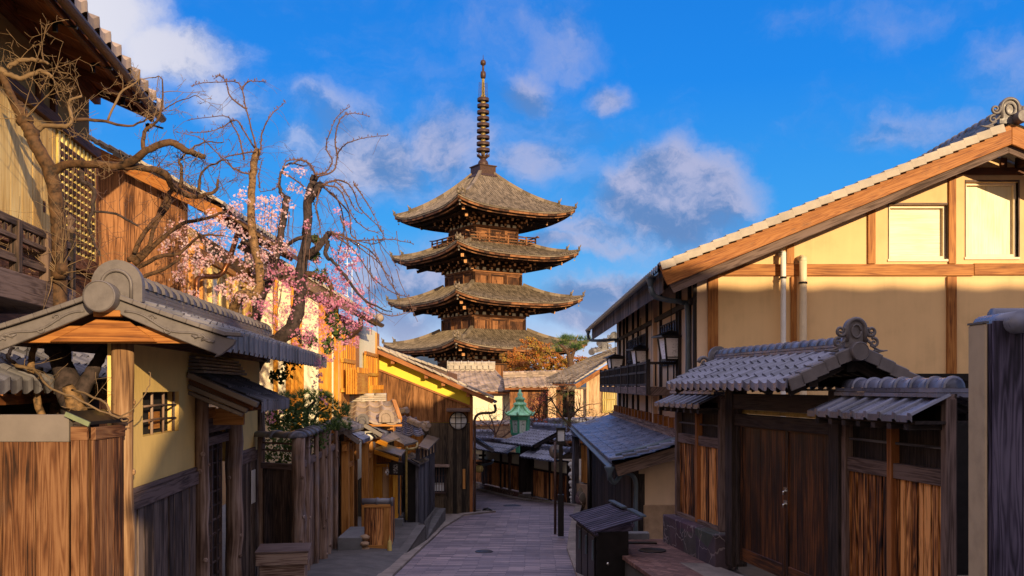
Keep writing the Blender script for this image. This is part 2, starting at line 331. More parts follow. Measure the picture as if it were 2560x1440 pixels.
M['earth'] = plain('earth_ground', (.09, .07, .05), .95)

# ---------------------------------------------------------------- mesh builder
WL = {}
class Fr:
    """A vertical working plane: a runs along it, d out of it, z up."""
    def __init__(s, x0, y0, x1, y1, flip=1):
        s.o = V((x0, y0, 0)); s.u = (V((x1, y1, 0)) - s.o); s.L = s.u.length; s.u.normalize()
        s.n = V((s.u.y, -s.u.x, 0)) * flip
    def __call__(s, a, d, z): return s.o + s.u * a + s.n * d + V((0, 0, z))
    def a(s, px, d=0.):
        k = (px - 1280) / F; o = s.o + s.n * d
        return (k * o.y - o.x) / (s.u.x - k * s.u.y)
    def Y(s, px, d=0.): return (s.o + s.n * d + s.u * s.a(px, d)).y
    def z(s, px, py, d=0.): return (HY - py) / F * s.Y(px, d)
    def az(s, px, py, d=0.): return s.a(px, d), s.z(px, py, d)
def P(px, py, Y): return V(((px - 1280) / F * Y, Y, (HY - py) / F * Y))
UP = V((0, 0, 1))
class MB:
    def __init__(s): s.v = []; s.f = []; s.uv = []; s.sm = []; s.mi = []; s.cur = 0; s.st = []
    def add(s, vs, fs, axis=None, smooth=False, uvs=None):
        b = len(s.v); vs = [V(p) for p in vs]; s.v += vs; s.st.append((b, len(s.f), len(s.uv)))
        ax = (axis or V((0, 0, 1))).normalized(); oz = R.random() * 7
        for i, f in enumerate(fs):
            s.f.append([b + j for j in f]); s.sm.append(smooth); s.mi.append(s.cur)
            if uvs: s.uv += uvs[i]; continue
            n = V((0, 0, 0)); q = [vs[j] for j in f]
            for j in range(len(q)): n += q[j].cross(q[(j + 1) % len(q)])
            if n.length < 1e-12: n = V((1, 0, 0))
            n.normalize(); va = n.cross(ax); ua = ax
            if va.length < .25:
                ua = n.orthogonal().normalized(); va = n.cross(ua)
            va.normalize()
            s.uv += [(p.dot(ua), p.dot(va) + oz) for p in q]
        return s
    def obox(s, c, ax, ay, az, axis=None):
        """box from a centre and three half-axis vectors"""
        c = V(c); vs = [c + ax * i + ay * j + az * k for k in (-1, 1) for i, j in ((-1, -1), (1, -1), (1, 1), (-1, 1))]
        if ax.cross(ay).dot(az) < 0: vs = [vs[i] for i in (4, 5, 6, 7, 0, 1, 2, 3)]
        L = axis or max((ax, ay, az), key=lambda q: q.length)
        return s.add(vs, [(3, 2, 1, 0), (4, 5, 6, 7), (0, 1, 5, 4), (1, 2, 6, 5), (2, 3, 7, 6), (3, 0, 4, 7)], L)
    def box(s, fr, a0, a1, d0, d1, z0, z1, axis=None):
        c = fr((a0 + a1) / 2, (d0 + d1) / 2, (z0 + z1) / 2)
        return s.obox(c, fr.u * abs(a1 - a0) / 2, fr.n * abs(d1 - d0) / 2, UP * abs(z1 - z0) / 2, axis)
    def beam(s, p0, p1, w, h, up=UP):
        p0 = V(p0); p1 = V(p1); L = p1 - p0; sd = L.cross(up)
        if sd.length < 1e-6: sd = L.cross(V((1, 0, 0)))
        sd.normalize(); u = sd.cross(L).normalized()
        return s.obox((p0 + p1) / 2, L / 2, sd * w / 2, u * h / 2)
    def prism(s, pts, ex, axis=None):
        """closed outline extruded by vector ex"""
        pts = [V(p) for p in pts]; n = len(pts); ex = V(ex)
        nn = V((0, 0, 0))
        for i in range(n): nn += (pts[i] - pts[0]).cross(pts[(i + 1) % n] - pts[0])
        if nn.dot(ex) > 0: pts = pts[::-1]
        vs = pts + [p + ex for p in pts]
        fs = [tuple(range(n)), tuple(range(2 * n - 1, n - 1, -1))] + [((i + 1) % n, i, n + i, n + (i + 1) % n) for i in range(n)]
        if axis is None: axis = max(((pts[(i + 1) % n] - pts[i]) for i in range(n)), key=lambda q: q.length)
        return s.add(vs, fs, axis)
    def tube(s, pts, rs, n=8, cap=True, rough=0., smooth=True, sq=1.):
        pts = [V(p) for p in pts]
        if not hasattr(rs, '__len__'): rs = [rs] * len(pts)
        vs = []; fs = []; uvs = []; L = 0; Ls = []
        prev = None; off = R.random() * 9; qm = max(rs) * 2 * math.pi / n
        for i, p in enumerate(pts):
            t = (pts[min(i + 1, len(pts) - 1)] - pts[max(i - 1, 0)]).normalized()
            if prev is None: x = t.orthogonal().normalized()
            else:
                x = prev - t * prev.dot(t)
                x = x.normalized() if x.length > 1e-6 else t.orthogonal().normalized()
            prev = x; y = t.cross(x)
            if i: L += (p - pts[i - 1]).length
            Ls.append(L)
            for k in range(n):
                a = 2 * math.pi * k / n; r = rs[i] * (1 + (R.random() - .5) * rough)
                vs.append(p + x * math.cos(a) * r + y * math.sin(a) * r * sq)
        for i in range(len(pts) - 1):
            for k in range(n):
                k2 = (k + 1) % n; fs.append((i * n + k, i * n + k2, (i + 1) * n + k2, (i + 1) * n + k))
                q = qm
                uvs.append([(Ls[i], off + k * q), (Ls[i], off + (k + 1) * q), (Ls[i + 1], off + (k + 1) * q), (Ls[i + 1], off + k * q)])
        if cap:
            m = len(pts) - 1
            fs.append(tuple(range(n - 1, -1, -1))); uvs.append([(0, 0)] * n)
            fs.append(tuple(m * n + k for k in range(n))); uvs.append([(R.random() * .1 * k, 0) for k in range(n)])
        return s.add(vs, fs, None, smooth, uvs)
    def lathe(s, prof, c, n=20, up=UP, smooth=True, cap=True):
        """profile [(r, h)] turned about an axis through c"""
        c = V(c); up = V(up).normalized(); x = up.orthogonal().normalized(); y = up.cross(x)
        vs = []; fs = []
        for r, h in prof:
            for k in range(n):
                a = 2 * math.pi * k / n; vs.append(c + up * h + x * math.cos(a) * r + y * math.sin(a) * r)
        for i in range(len(prof) - 1):
            for k in range(n):
                k2 = (k + 1) % n; fs.append((i * n + k, i * n + k2, (i + 1) * n + k2, (i + 1) * n + k))
        if cap: fs.append(tuple(range(n - 1, -1, -1))); fs.append(tuple((len(prof) - 1) * n + k for k in range(n)))
        return s.add(vs, fs, up, smooth)
    def each(s, name, mat, parent=None, bev=0.):
        """one object per added piece"""
        st = s.st + [(len(s.v), len(s.f), len(s.uv))]; o = None
        for (v0, f0, u0), (v1, f1, u1) in zip(st, st[1:]):
            q = MB(); q.v = s.v[v0:v1]; q.f = [[i - v0 for i in f] for f in s.f[f0:f1]]; q.uv = s.uv[u0:u1]; q.sm = s.sm[f0:f1]; q.mi = s.mi[f0:f1]
            o = q.build(name, mat, parent, bev)
        return o
    def build(s, name, mat, parent=None, bev=0., origin=None, mats=()):
        if parent is not None: o0 = WL[parent.name]
        elif origin is not None: o0 = V(origin)
        else:
            xs = [p.x for p in s.v]; ys = [p.y for p in s.v]; o0 = V(((min(xs) + max(xs)) / 2, (min(ys) + max(ys)) / 2, min(p.z for p in s.v)))
        if parent is not None:
            xs = [p.x for p in s.v]; ys = [p.y for p in s.v]; zs = [p.z for p in s.v]
            o1 = V(((min(xs) + max(xs)) / 2, (min(ys) + max(ys)) / 2, (min(zs) + max(zs)) / 2))
        else: o1 = o0
        me = bpy.data.meshes.new(name); me.from_pydata([tuple(p - o1) for p in s.v], [], s.f)
        ul = me.uv_layers.new(name='UVMap'); flat = [c for q in s.uv for c in q]; ul.data.foreach_set('uv', flat)
        me.polygons.foreach_set('use_smooth', s.sm); me.materials.append(M[mat])
        for q in mats: me.materials.append(M[q])
        me.polygons.foreach_set('material_index', s.mi); me.update()
        o = bpy.data.objects.new(name, me); C.collection.objects.link(o)
        if parent is not None: o.parent = parent; o.location = o1 - o0
        else: o.location = o1
        WL[o.name] = o1
        if bev:
            bm = o.modifiers.new('bevel', 'BEVEL'); bm.width = bev; bm.segments = 1; bm.limit_method = 'ANGLE'; bm.angle_limit = rad(40)
        return o
def T(name, label, cat, loc, group=None):
    o = bpy.data.objects.new(name, None); C.collection.objects.link(o); o.location = V(loc); WL[o.name] = V(loc); o.empty_display_size = .2
    o['label'] = label; o['category'] = cat
    if group: o['group'] = group
    return o
def tag(o, label, cat, group=None, kind=None):
    if label: o['label'] = label
    if cat: o['category'] = cat
    if group: o['group'] = group
    if kind: o['kind'] = kind
    return o
def struct(o, label=None, cat=None):
    o['kind'] = 'structure'
    if label: o['label'] = label
    if cat: o['category'] = cat
    return o
def lerp(a, b, t): return a + (b - a) * t

# ---------------------------------------------------------------- shared building pieces
PROF = {'wave': ([0, .16, .34, .5, .64, .78, .9, 1.0], [.75, .2, 0, 0, .15, .7, 1.0, .75]),
        'rib': ([0, .70, .74, .78, .92, .96, 1.0], [0, 0, .8, 1, 1, .8, 0]),
        'hon': ([0, .1, .3, .5, .56, .64, .78, .92, 1.0], [.15, 0, 0, .1, .55, .9, 1, .8, .15])}
def tiles(mb, A, B, D, E, tw=.27, cl=.23, amp=.035, th=.022, kind='wave', jit=.004, lip=.05, sag=0.):
    """tile courses on the quad A-B (top edge) to D-E (eave edge, D below A)"""
    A, B, D, E = V(A), V(B), V(D), V(E)
    nt = max(1, round(max((B - A).length, (E - D).length) / tw)); nc = max(1, round(((D - A).length + (E - B).length) / 2 / cl))
    n = (B - A if (B - A).length > .01 else E - D).cross(D - A).normalized()
    if n.z < 0: n = -n
    xs, hs = PROF[kind]; K = len(xs)
    def pt(u, t): return lerp(lerp(A, B, u), lerp(D, E, u), t) - UP * sag * math.sin(math.pi * t)
    for j in range(nc):
        t0 = j / nc; t1 = min(1.0, (j + 1.12) / nc) if j < nc - 1 else 1.0
        for i in range(nt):
            e = (R.random() - .5) * 2 * jit; vs = []
            for k in range(K):
                u = (i + xs[k]) / nt; vs.append(pt(u, t0) + n * (hs[k] * amp + e))
            for k in range(K):
                u = (i + xs[k]) / nt; vs.append(pt(u, t1) + n * (hs[k] * amp + th + e))
            dn = lip if j == nc - 1 else th
            for k in range(K):
                u = (i + xs[k]) / nt; vs.append(pt(u, t1) + n * (hs[k] * amp + th + e) - (n * dn if j < nc - 1 else UP * dn))
            fs = [(k, k + K, k + K + 1, k + 1) for k in range(K - 1)] + [(k + K, k + 2 * K, k + 2 * K + 1, k + K + 1) for k in range(K - 1)]
            mb.add(vs, fs, D - A, False)
def ridge(mb, p0, p1, r=.09, w=.26, layers=3, lh=.045, seg=.27, ring=.018, n=9):
    """stacked ridge: flat courses with a half-round row of tiles on top"""
    p0, p1 = V(p0), V(p1); L = (p1 - p0); u = L.normalized(); sd = u.cross(UP).normalized(); up = sd.cross(u).normalized()
    for k in range(layers):
        ww = w * (1 - .10 * k) / 2
        m = max(1, round(L.length / (seg * 1.1)))
        for q in range(m):
            c = p0 + L * ((q + .5) / m) + up * (k + .5) * lh
            mb.obox(c, u * (L.length / m / 2 - .002), sd * (ww + (R.random() - .5) * .003), up * (lh / 2 - .004), u)
    m = max(1, round(L.length / seg)); base = layers * lh
    for q in range(m):
        a = p0 + L * (q / m) + up * base; b = p0 + L * ((q + 1) / m) + up * base
        for (s, e, rr) in ((0., 1., r), (0., .16, r + ring)):
            vs = []
            for t in (s, e):
                for k in range(n):
                    an = math.pi * k / (n - 1); vs.append(lerp(a, b, t) + sd * math.cos(an) * rr + up * math.sin(an) * rr)
            fs = [(k, k + 1, n + k + 1, n + k) for k in range(n - 1)]
            vs2 = vs; mb.add(vs2, fs + [tuple(range(n - 1, -1, -1)), tuple(range(n, 2 * n))], u, True)
def spiral(mb, c, xd, yd, r0, turns, tr, flip=1, start=0.):
    pts = []; n = int(14 * turns)
    for i in range(n + 1):
        t = i / n; a = start + flip * t * turns * 2 * math.pi; r = r0 * (1 - t * .88)
        pts.append(V(c) + xd * math.cos(a) * r + yd * math.sin(a) * r)
    mb.tube(pts, [tr * (1 - .5 * i / n) for i in range(n + 1)], 6)
def onigawara(mb, c, xd, yd, S, fancy=True, plain_arch=False):
    """ridge-end ornament seen face on: xd sideways, yd up, zd towards the viewer"""
    c = V(c); xd = xd.normalized(); yd = yd.normalized(); zd = xd.cross(yd).normalized()
    def arch(hw, h, d0, d1, ox=0, oy=0, n=12, inner=0.):
        pts = [c + xd * (ox - hw) + yd * oy]
        for k in range(n + 1):
            a = math.pi * (1 - k / n); pts.append(c + xd * (ox + math.cos(a) * hw) + yd * (oy + h - hw + math.sin(a) * hw))
        pts.append(c + xd * (ox + hw) + yd * oy)
        mb.prism([p + zd * d0 for p in pts], zd * (d1 - d0))
    if plain_arch:
        arch(.62 * S, 1.05 * S, -.25 * S, 0)
        pts = [c + xd * math.cos(math.pi * (1 - k / 12)) * .36 * S + yd * (math.sin(math.pi * (1 - k / 12)) * .36 * S + .42 * S) for k in range(13)]
        pts = [c - xd * .36 * S] + pts + [c + xd * .36 * S]
        mb.tube([p + zd * .01 for p in pts], .045 * S, 6)
        return
    arch(.40 * S, 1.0 * S, -.18 * S, 0)
    pts = [c - xd * .33 * S + yd * .2 * S] + [c + xd * math.cos(math.pi * (1 - k / 12)) * .34 * S + yd * (math.sin(math.pi * (1 - k / 12)) * .34 * S + .62 * S) for k in range(13)] + [c + xd * .33 * S + yd * .2 * S]
    mb.tube(pts, .075 * S, 7)
    pts = [c + xd * math.cos(2 * math.pi * k / 14) * .17 * S + yd * (math.sin(2 * math.pi * k / 14) * .22 * S + .55 * S) + zd * .03 * S for k in range(15)]
    mb.tube(pts, .035 * S, 6)
    for sg in (-1, 1):
        spiral(mb, c + xd * sg * .56 * S + yd * .55 * S, xd * sg, yd, .20 * S, 1.6, .07 * S, 1, 2.4)
        spiral(mb, c + xd * sg * .66 * S + yd * .16 * S, xd * sg, yd, .17 * S, 1.3, .06 * S, -1, 2.0)
        for q in range(4):
            pts = [c + xd * sg * (.30 + .12 * q + .5 * t) * S * 1.0 + yd * (.05 + .30 * (1 - t) - .15 * q * (1 - t) - .18 * t) * S + yd * math.sin(t * 5 + q) * .03 * S for t in (0, .2, .4, .6, .8, 1)]
            mb.tube(pts, [.05 * S * (1 - t * .6) for t in (0, .2, .4, .6, .8, 1)], 6)
def disc(mb, c, nrm, r, th, n=28, lipr=.0):
    mb.lathe([(r * .96, -th), (r, -th * .5), (r, 0), (r * .93, .008), (r * .90, .0)], c, n, nrm, False)
def boards(mb, fr, a0, a1, zb, zt, w=.2, th=.02, d=0., gap=.006, jd=.006, wj=.25):
    """upright boards; zb/zt numbers or functions of a"""
    fb = zb if callable(zb) else (lambda a: zb); ft = zt if callable(zt) else (lambda a: zt)
    a = a0
    while a < a1 - .02:
        ww = w * (1 + (R.random() - .5) * wj); e = min(a + ww, a1)
        if a1 - e < w * .3: e = a1
        dd = d + R.random() * jd
        lo, hi = a + gap / 2, e - gap / 2
        vs = [fr(x, q, z) for (x, z) in ((lo, fb(lo)), (hi, fb(hi)), (hi, ft(hi)), (lo, ft(lo))) for q in (dd, dd + th)]
        v = [vs[i] for i in (0, 2, 4, 6, 1, 3, 5, 7)]
        mb.add(v, [(3, 2, 1, 0), (4, 5, 6, 7), (0, 1, 5, 4), (1, 2, 6, 5), (2, 3, 7, 6), (3, 0, 4, 7)], UP)
        a = e
def wallpoly(mb, fr, pts, d0, d1): mb.prism([fr(a, d0, z) for a, z in pts], fr.n * (d1 - d0), UP)
def wallhole(mb, fr, a0, a1, z0, z1, ha0, ha1, hz0, hz1, d0, d1):
    for (x0, x1, y0, y1) in ((a0, ha0, z0, z1), (ha1, a1, z0, z1), (ha0, ha1, z0, hz0), (ha0, ha1, hz1, z1)):
        if x1 - x0 > .005 and y1 - y0 > .005: mb.box(fr, x0, x1, d0, d1, y0, y1)
def gutter(mb, p0, p1, r=.07, n=9):
    p0, p1 = V(p0), V(p1); u = (p1 - p0).normalized(); sd = u.cross(UP).normalized()
    vs = []
    for p in (p0, p1):
        for k in range(n):
            a = math.pi + math.pi * k / (n - 1); vs.append(p + sd * math.cos(a) * r + UP * math.sin(a) * r)
        for k in range(n - 1, -1, -1):
            a = math.pi + math.pi * k / (n - 1); vs.append(p + sd * math.cos(a) * r * .9 + UP * math.sin(a) * r * .9)
    m = 2 * n
    fs = [(k, (k + 1) % m, m + (k + 1) % m, m + k) for k in range(m)] + [tuple(range(m - 1, -1, -1)), tuple(range(m, 2 * m))]
    mb.add(vs, fs, u)
def smoothpath(pts, sub=4):
    out = []
    n = len(pts)
    for i in range(n - 1):
        p0 = pts[max(i - 1, 0)]; p1 = pts[i]; p2 = pts[i + 1]; p3 = pts[min(i + 2, n - 1)]
        for k in range(sub):
            t = k / sub
            out.append(tuple(.5 * ((2 * b) + (-a + c) * t + (2 * a - 5 * b + 4 * c - d) * t * t + (-a + 3 * b - 3 * c + d) * t ** 3) for a, b, c, d in zip(p0, p1, p2, p3)))
    out.append(pts[-1]); return out
# ================================================================ THE SETTING: ground, road, kerbs, hills
def rz(y):   # height of the street below the camera
    K = [(-30, .6), (0, -1.7), (12, -2.95), (17, -3.5), (24, -3.91), (30, -4.15), (38, -4.72), (48, -4.78), (60, -5.6), (110, -7), (200, -8)]
    if y <= K[0][0]: return K[0][1]
    for (a, p), (b, q) in zip(K, K[1:]):
        if y <= b: return p + (q - p) * (y - a) / (b - a)
    return K[-1][1]
mb = MB(); ys = [-30, -10, 0, 6, 12, 15, 17, 20, 24, 27, 30, 34, 38, 43, 48, 60, 110, 200, 600, 3000, 7000]
ys = [-400] + ys
xs = [-7000, -300, -60, -20, 0, 20, 60, 300, 7000]
vs = [V((x, y, rz(y) - .10 - (.0 if abs(y) < 250 else 6))) for y in ys for x in xs]; nx = len(xs)
mb.add(vs, [(j * nx + i, j * nx + i + 1, (j + 1) * nx + i + 1, (j + 1) * nx + i) for j in range(len(ys) - 1) for i in range(nx - 1)], V((0, 1, 0)))
struct(mb.build('ground', 'earth'))
def lpx(px, py):   # point on the street surface under a pixel
    lo, hi = 2., 90.
    for _ in range(50):
        m = (lo + hi) / 2
        if (HY - py) / F * m > rz(m): lo = m
        else: hi = m
    return lo
def onroad(px, py, dz=0.): 
    Y = lpx(px, py); p = P(px, py, Y); p.z += dz; return p
# edges of the street, near to far
Ledge = [V((-1.3, 2, 0)), V((-1.75, 10, 0))] + [onroad(*q) for q in ((985, 1440), (1060, 1368), (1108, 1322), (1160, 1290), (1240, 1281))]
Ledge += [V((-1.35, 31.5, 0)), V((-2.2, 36, 0)), V((-4.5, 44, 0)), V((-9, 50, 0))]
Redge = [V((1.0, 2, 0)), V((1.15, 10, 0)), V((1.18, 17, 0)), V((1.25, 21, 0)), V((1.55, 25, 0)), V((2.0, 30, 0)), V((2.35, 33.8, 0)), V((1.2, 36.5, 0)), V((-.3, 39.2, 0)), V((-1.9, 42.6, 0)), V((-6, 52, 0))]
mb = MB()
def strip(mb, Lp, Rp, dz, n=60):
    def samp(Pp, t):
        f = t * (len(Pp) - 1); i = min(int(f), len(Pp) - 2); return lerp(Pp[i], Pp[i + 1], f - i)
    vs = []
    K = 8
    for i in range(n + 1):
        a = samp(Lp, i / n); b = samp(Rp, i / n)
        for k in range(K + 1):
            q = lerp(a, b, k / K); vs.append(V((q.x, q.y, rz(q.y) + dz + .02 * math.sin(math.pi * k / K))))
    mb.add(vs, [(i * (K + 1) + k, i * (K + 1) + k + 1, (i + 1) * (K + 1) + k + 1, (i + 1) * (K + 1) + k) for i in range(n) for k in range(K)], V((0, 1, 0)), True)
strip(mb, Ledge, Redge, 0)
struct(mb.build('road', 'road'), 'purple grey stone paved street sloping down between the houses', 'street')
def kerb(mb, pts, w=.28, h=.08, step=.9, inner=1):
    pp = []
    for a, b in zip(pts, pts[1:]):
        n = max(1, int((b - a).length / step)); pp += [lerp(a, b, k / n) for k in range(n)]
    pp.append(pts[-1])
    for a, b in zip(pp, pp[1:]):
        a = V((a.x, a.y, rz(a.y) + h / 2 - .02)); b = V((b.x, b.y, rz(b.y) + h / 2 - .02)); L = b - a
        sd = V((L.y, -L.x, 0)).normalized() * inner
        mb.obox((a + b) / 2 - sd * w / 2, L / 2 * .985, sd * w / 2, UP * h / 2)
mb = MB(); kerb(mb, Ledge[1:8]); struct(mb.build('kerb', 's_concl', bev=.008), 'stone kerb curving along the fences', 'kerb')
mb = MB(); kerb(mb, Redge[1:7], .22, .07, .9, -1); kerb(mb, Redge[6:10], .25, .08, .9, -1); struct(mb.build('kerb', 's_concl', bev=.008), 'stone kerb below the terrace and the wall with tiled coping', 'kerb')
# strip of pale concrete at the foot of the dark gabled house
mb = MB(); q = [onroad(1110, 1322), onroad(1160, 1291), onroad(1240, 1282), V((-1.5, 30.2, 0)), V((-3.2, 29.9, 0)), V((-3.0, 24, 0))]
mb.prism([V((p.x, p.y, rz(p.y) - .01)) for p in q], (0, 0, -.1)); struct(mb.build('pavement', 's_concl'), 'pale concrete apron at the foot of the gabled house', 'pavement')
mb = MB(); q = [V((-1.75, 10, 0)), Ledge[2], Ledge[3], Ledge[4], V((-3.0, 24, 0)), V((-4.3, 22, 0)), V((-3.9, 10, 0))]
mb.prism([V((p.x, p.y, rz(p.y) + .01)) for p in q], (0, 0, -.1)); struct(mb.build('pavement', 's_conc'), 'dark paving between the kerb and the fences', 'pavement')
for i, (px, py) in enumerate(((1280, 1266), (1210, 1382))):
    c = onroad(px, py, .024); mb = MB(); r = .32 if i == 0 else .2
    mb.lathe([(r, 0), (r, .012), (r * .92, .016), (r * .9, .010)], c, 24)
    tag(mb.build('manhole_cover', 'm_black'), ('dark round manhole cover set in the street near the bend', 'small dark drain lid in the street paving nearer the kerb')[i], 'manhole cover')
# distant hills
mb = MB()
for (x0, x1, y, h, sd) in ((-3800, 400, 6500, 470, 1), (100, 4200, 6900, 300, 5)):
    n = 90; K = 5; vs = []
    for i in range(n + 1):
        x = lerp(x0, x1, i / n); e = math.sin(math.pi * i / n) ** .5
        top = h * e * (.78 + .45 * mn.noise(V((x * .0016, sd, 0))) + .12 * mn.noise(V((x * .008, sd, 3))) + .03 * mn.noise(V((x * .05, sd, 3))))
        for k in range(K + 1):
            t = k / K; vs.append(V((x, y + 1500 * t, -30 + (top + 30) * math.sin(t * math.pi / 2 * 1.0))))
    mb.add(vs, [(i * (K + 1) + k, (i + 1) * (K + 1) + k, (i + 1) * (K + 1) + k + 1, i * (K + 1) + k + 1) for i in range(n) for k in range(K)], V((1, 0, 0)), True)
struct(mb.build('hills', 'hill'), 'blue wooded hills on the horizon beyond the pagoda', 'hills')
# ================================================================ PAGODA
PC = V((-3.45, 110, 0)); PH = rad(12)   # near corner turned 12 degrees to the viewer's side
near = V((-math.sin(PH), -math.cos(PH), 0)); right = V((math.cos(PH), -math.sin(PH), 0))
CR = [near, right, -near, -right]      # unit vectors to the four corners
pag = T('pagoda', 'tall dark timber five-storey pagoda with curved tiled roofs and a ringed spire', 'pagoda', PC + UP * -7.2)
# per storey: corner tip z, diagonal half-width of eave, roof top z, diag of roof top, wall bottom, wall top, wall diag
ST = [(-.3, 13.0, .95, 5.9, -7.0, -2.5, 5.9), (5.15, 12.6, 6.55, 5.35, .9, 2.75, 5.5), (10.4, 12.05, 11.85, 4.9, 6.45, 7.9, 5.05), (15.75, 11.55, 17.15, 4.5, 11.75, 13.1, 4.6), (20.75, 11.15, 25.2, 1.35, 16.9, 18.35, 4.15)]
def facefr(k, D):   # working plane of one side; a along the side from its first corner
    a = PC + CR[k] * D; b = PC + CR[(k + 1) % 4] * D; f = Fr(a.x, a.y, b.x, b.y)
    c = (a + b) / 2 - PC
    if f.n.dot(c) < 0: f.n = -f.n
    return f
def eavez(u, t, ztip, ztop, lift):      # u -1..1 along the side at that t; t 0 top .. 1 eave
    zm = ztip - lift
    return ztop + (zm - ztop) * (t * .62 + .38 * (1 - (1 - t) ** 2.0) ) + lift * (abs(u) ** 3.2) * t ** 2.5
for si, (ztip, D, ztop, Dt, wb, wt, Dw) in enumerate(ST):
    top5 = si == 4; lift = .9
    E = D / math.sqrt(2); Et = Dt / math.sqrt(2)
    roofm = MB(); mid = MB(); raft = MB(); fas = MB(); hip = MB()
    for k in range(4):
        f = facefr(k, D); L = f.L; h = L / 2
        # height law over position: x along side from the middle, q = distance inwards from the eave
        def rp(x, t, up=0.):   # t: 0 top edge line .. 1 eave
            half = lerp(Et, E, t); u = max(-1, min(1, x / half)); return f(h + x, -(E - half), eavez(u, t, ztip, ztop, lift) + up)
        # sheet below the tiles, and soffit
        n = 16; TT = [0, .2, .4, .6, .8, .92, 1]
        vs = [rp(lerp(-1, 1, i / n) * lerp(Et, E, t), t, -.02) for t in TT for i in range(n + 1)]
        roofm.add(vs, [(j * (n + 1) + i, (j + 1) * (n + 1) + i, (j + 1) * (n + 1) + i + 1, j * (n + 1) + i + 1) for j in range(len(TT) - 1) for i in range(n)], f.u, True)
        # ribs of round tiles, each tile its own piece
        if k in (0, 3, 1):
            nr = int(2 * E / .30)
            for i in range(nr):
                x = -E + (i + .5) * 2 * E / nr
                ts = max(0., (abs(x) - Et) / (E - Et)) + .005
                if ts > .97: continue
                m = max(1, int((1 - ts) * (E - Et) / .42))
                for j in range(m):
                    ta = lerp(ts, 1, j / m); tb = lerp(ts, 1, (j + 1) / m) + (.004 if j < m - 1 else 0)
                    a, b = rp(x, ta), rp(x, tb); r = .088
                    pr = [(-r, 0), (-r * .8, r * .75), (0, r * 1.15), (r * .8, r * .75), (r, 0)]
                    vs = [q + f.u * c + UP * (e + (.0 if q is a else .02)) for q in (a, b) for c, e in pr]
                    fs = [(c, c + 1, c + 6, c + 5) for c in range(4)]
                    if j == m - 1: fs.append((5, 6, 7, 8, 9))
                    roofm.add(vs, fs, b - a, False)
                    if j % 2 == 0:   # pan tiles between the ribs
                        a2, b2 = rp(x + .15, ta), rp(x + .15, tb)
                        if abs(x + .15) < lerp(Et, E, ta): roofm.add([a2 - f.u * .08 + UP * .012, a2 + f.u * .08 + UP * .012, b2 + f.u * .08 + UP * .03, b2 - f.u * .08 + UP * .03], [(0, 3, 2, 1)], b - a)
        # eave edge boards follow the curve
        n = 24
        for i in range(n):
            x0 = lerp(-E, E, i / n); x1 = lerp(-E, E, (i + 1) / n)
            for (o0, z0, z1, mm) in ((.02, -.16, -.03, roofm), (.10, -.42, -.19, fas), (.55, -.62, -.47, fas)):
                s0 = (E - o0) / E
                a = rp(x0, 1) - f.n * o0; b = rp(x1, 1) - f.n * o0
                a -= f.u * 0; vs = [a + UP * z0, b + UP * z0, b + UP * z1, a + UP * z1]; vs = vs + [q - f.n * .12 for q in vs]
                if abs(x0) > E - o0 + .2 or abs(x1) > E - o0 + .2: continue
                mm.add(vs, [(0, 1, 2, 3), (7, 6, 5, 4), (1, 0, 4, 5), (3, 2, 6, 7)], b - a)
        # two rows of rafters
        if k in (0, 3, 1):
            zin = wt + 1.55
            nr = int(2 * E / .30)
            for i in range(nr):
                x = -E + (i + .5) * 2 * E / nr
                lim = min(1, .999)
                e1 = rp(x * .985, 1) - f.n * .18 - UP * .33
                inn = abs(x) * .97
                half_in = max(E * .62, inn)
                p_in = f(h + x * .985, -(E - half_in) - .0, 0); p_in.z = lerp(e1.z, zin, .42) + .05
                if half_in < E - .35: raft.beam(p_in, e1, .11, .12)
                e2 = f(h + x * .985, -(E - max(E * .76, inn)), 0); e2.z = e1.z - .10 + (0) 
                hw = Dw / math.sqrt(2) + .3; hin = max(hw, inn)
                p2 = f(h + x * .985, -(E - hin), zin)
                if hin < E * .74: raft.beam(p2, V((e2.x, e2.y, lerp(e1.z, zin, .33) - .28)), .12, .13)
        # soffit boards closing the roof from below
        vs = []
        n = 12
        for i in range(n + 1):
            x = lerp(-E, E, i / n) * .985; a = rp(x, 1) - f.n * .12 - UP * .24; vs.append(a)
        for i in range(n + 1):
            hw = Dw / math.sqrt(2); vs.append(f(h + lerp(-hw, hw, i / n), -(E - hw), wt + 1.78))
        raft.add(vs, [(i, i + 1, n + 2 + i, n + 1 + i) for i in range(n)], f.u)
    # hip ridges with the stepped tips
    hips = []
    for k in range(4):
        hm = MB(); c = CR[k]
        def hp(t, up=0.): 
            Dd = lerp(Dt, D, t); q = PC + c * Dd; q.z = eavez(1, t, ztip, ztop, lift) + up; return q
        for (t0, t1, hh, ww, zz) in ((.0, .80, .34, .34, .17), (.80, 1.0, .22, .26, .12)):
            m = 9
            for i in range(m): hm.beam(hp(lerp(t0, t1, i / m), zz), hp(lerp(t0, t1, (i + 1) / m) + .003, zz), ww, hh)
        for t, s in ((.80, 1.0), (1.0, .8)):
            q = hp(t, .2); sd = c.cross(UP)
            hm.obox(q + UP * .1 * s, sd * .26 * s, c * .08, UP * .3 * s)
            hm.tube([q + UP * .25 * s, q + c * .15 + UP * .45 * s, q + c * .28 * s + UP * .72 * s], [.12 * s, .09 * s, .04], 6)
            for sg in (-1, 1): hm.tube([q + sd * .22 * sg * s + UP * .1, q + sd * .25 * sg * s + UP * .45 * s], [.12 * s, .08 * s], 6)
            hm.lathe([(.0, -.02), (.13, -.02), (.13, .03), (0, .03)], q + c * .12 + UP * .02, 10, c)
        hips.append(hm)
    roof = roofm.build('roof', 't_pag', pag)
    for hm in hips: hm.build('hip_ridge', 't_pag', roof)
    fas.build('eave_fascia', 'w_pag', roof)
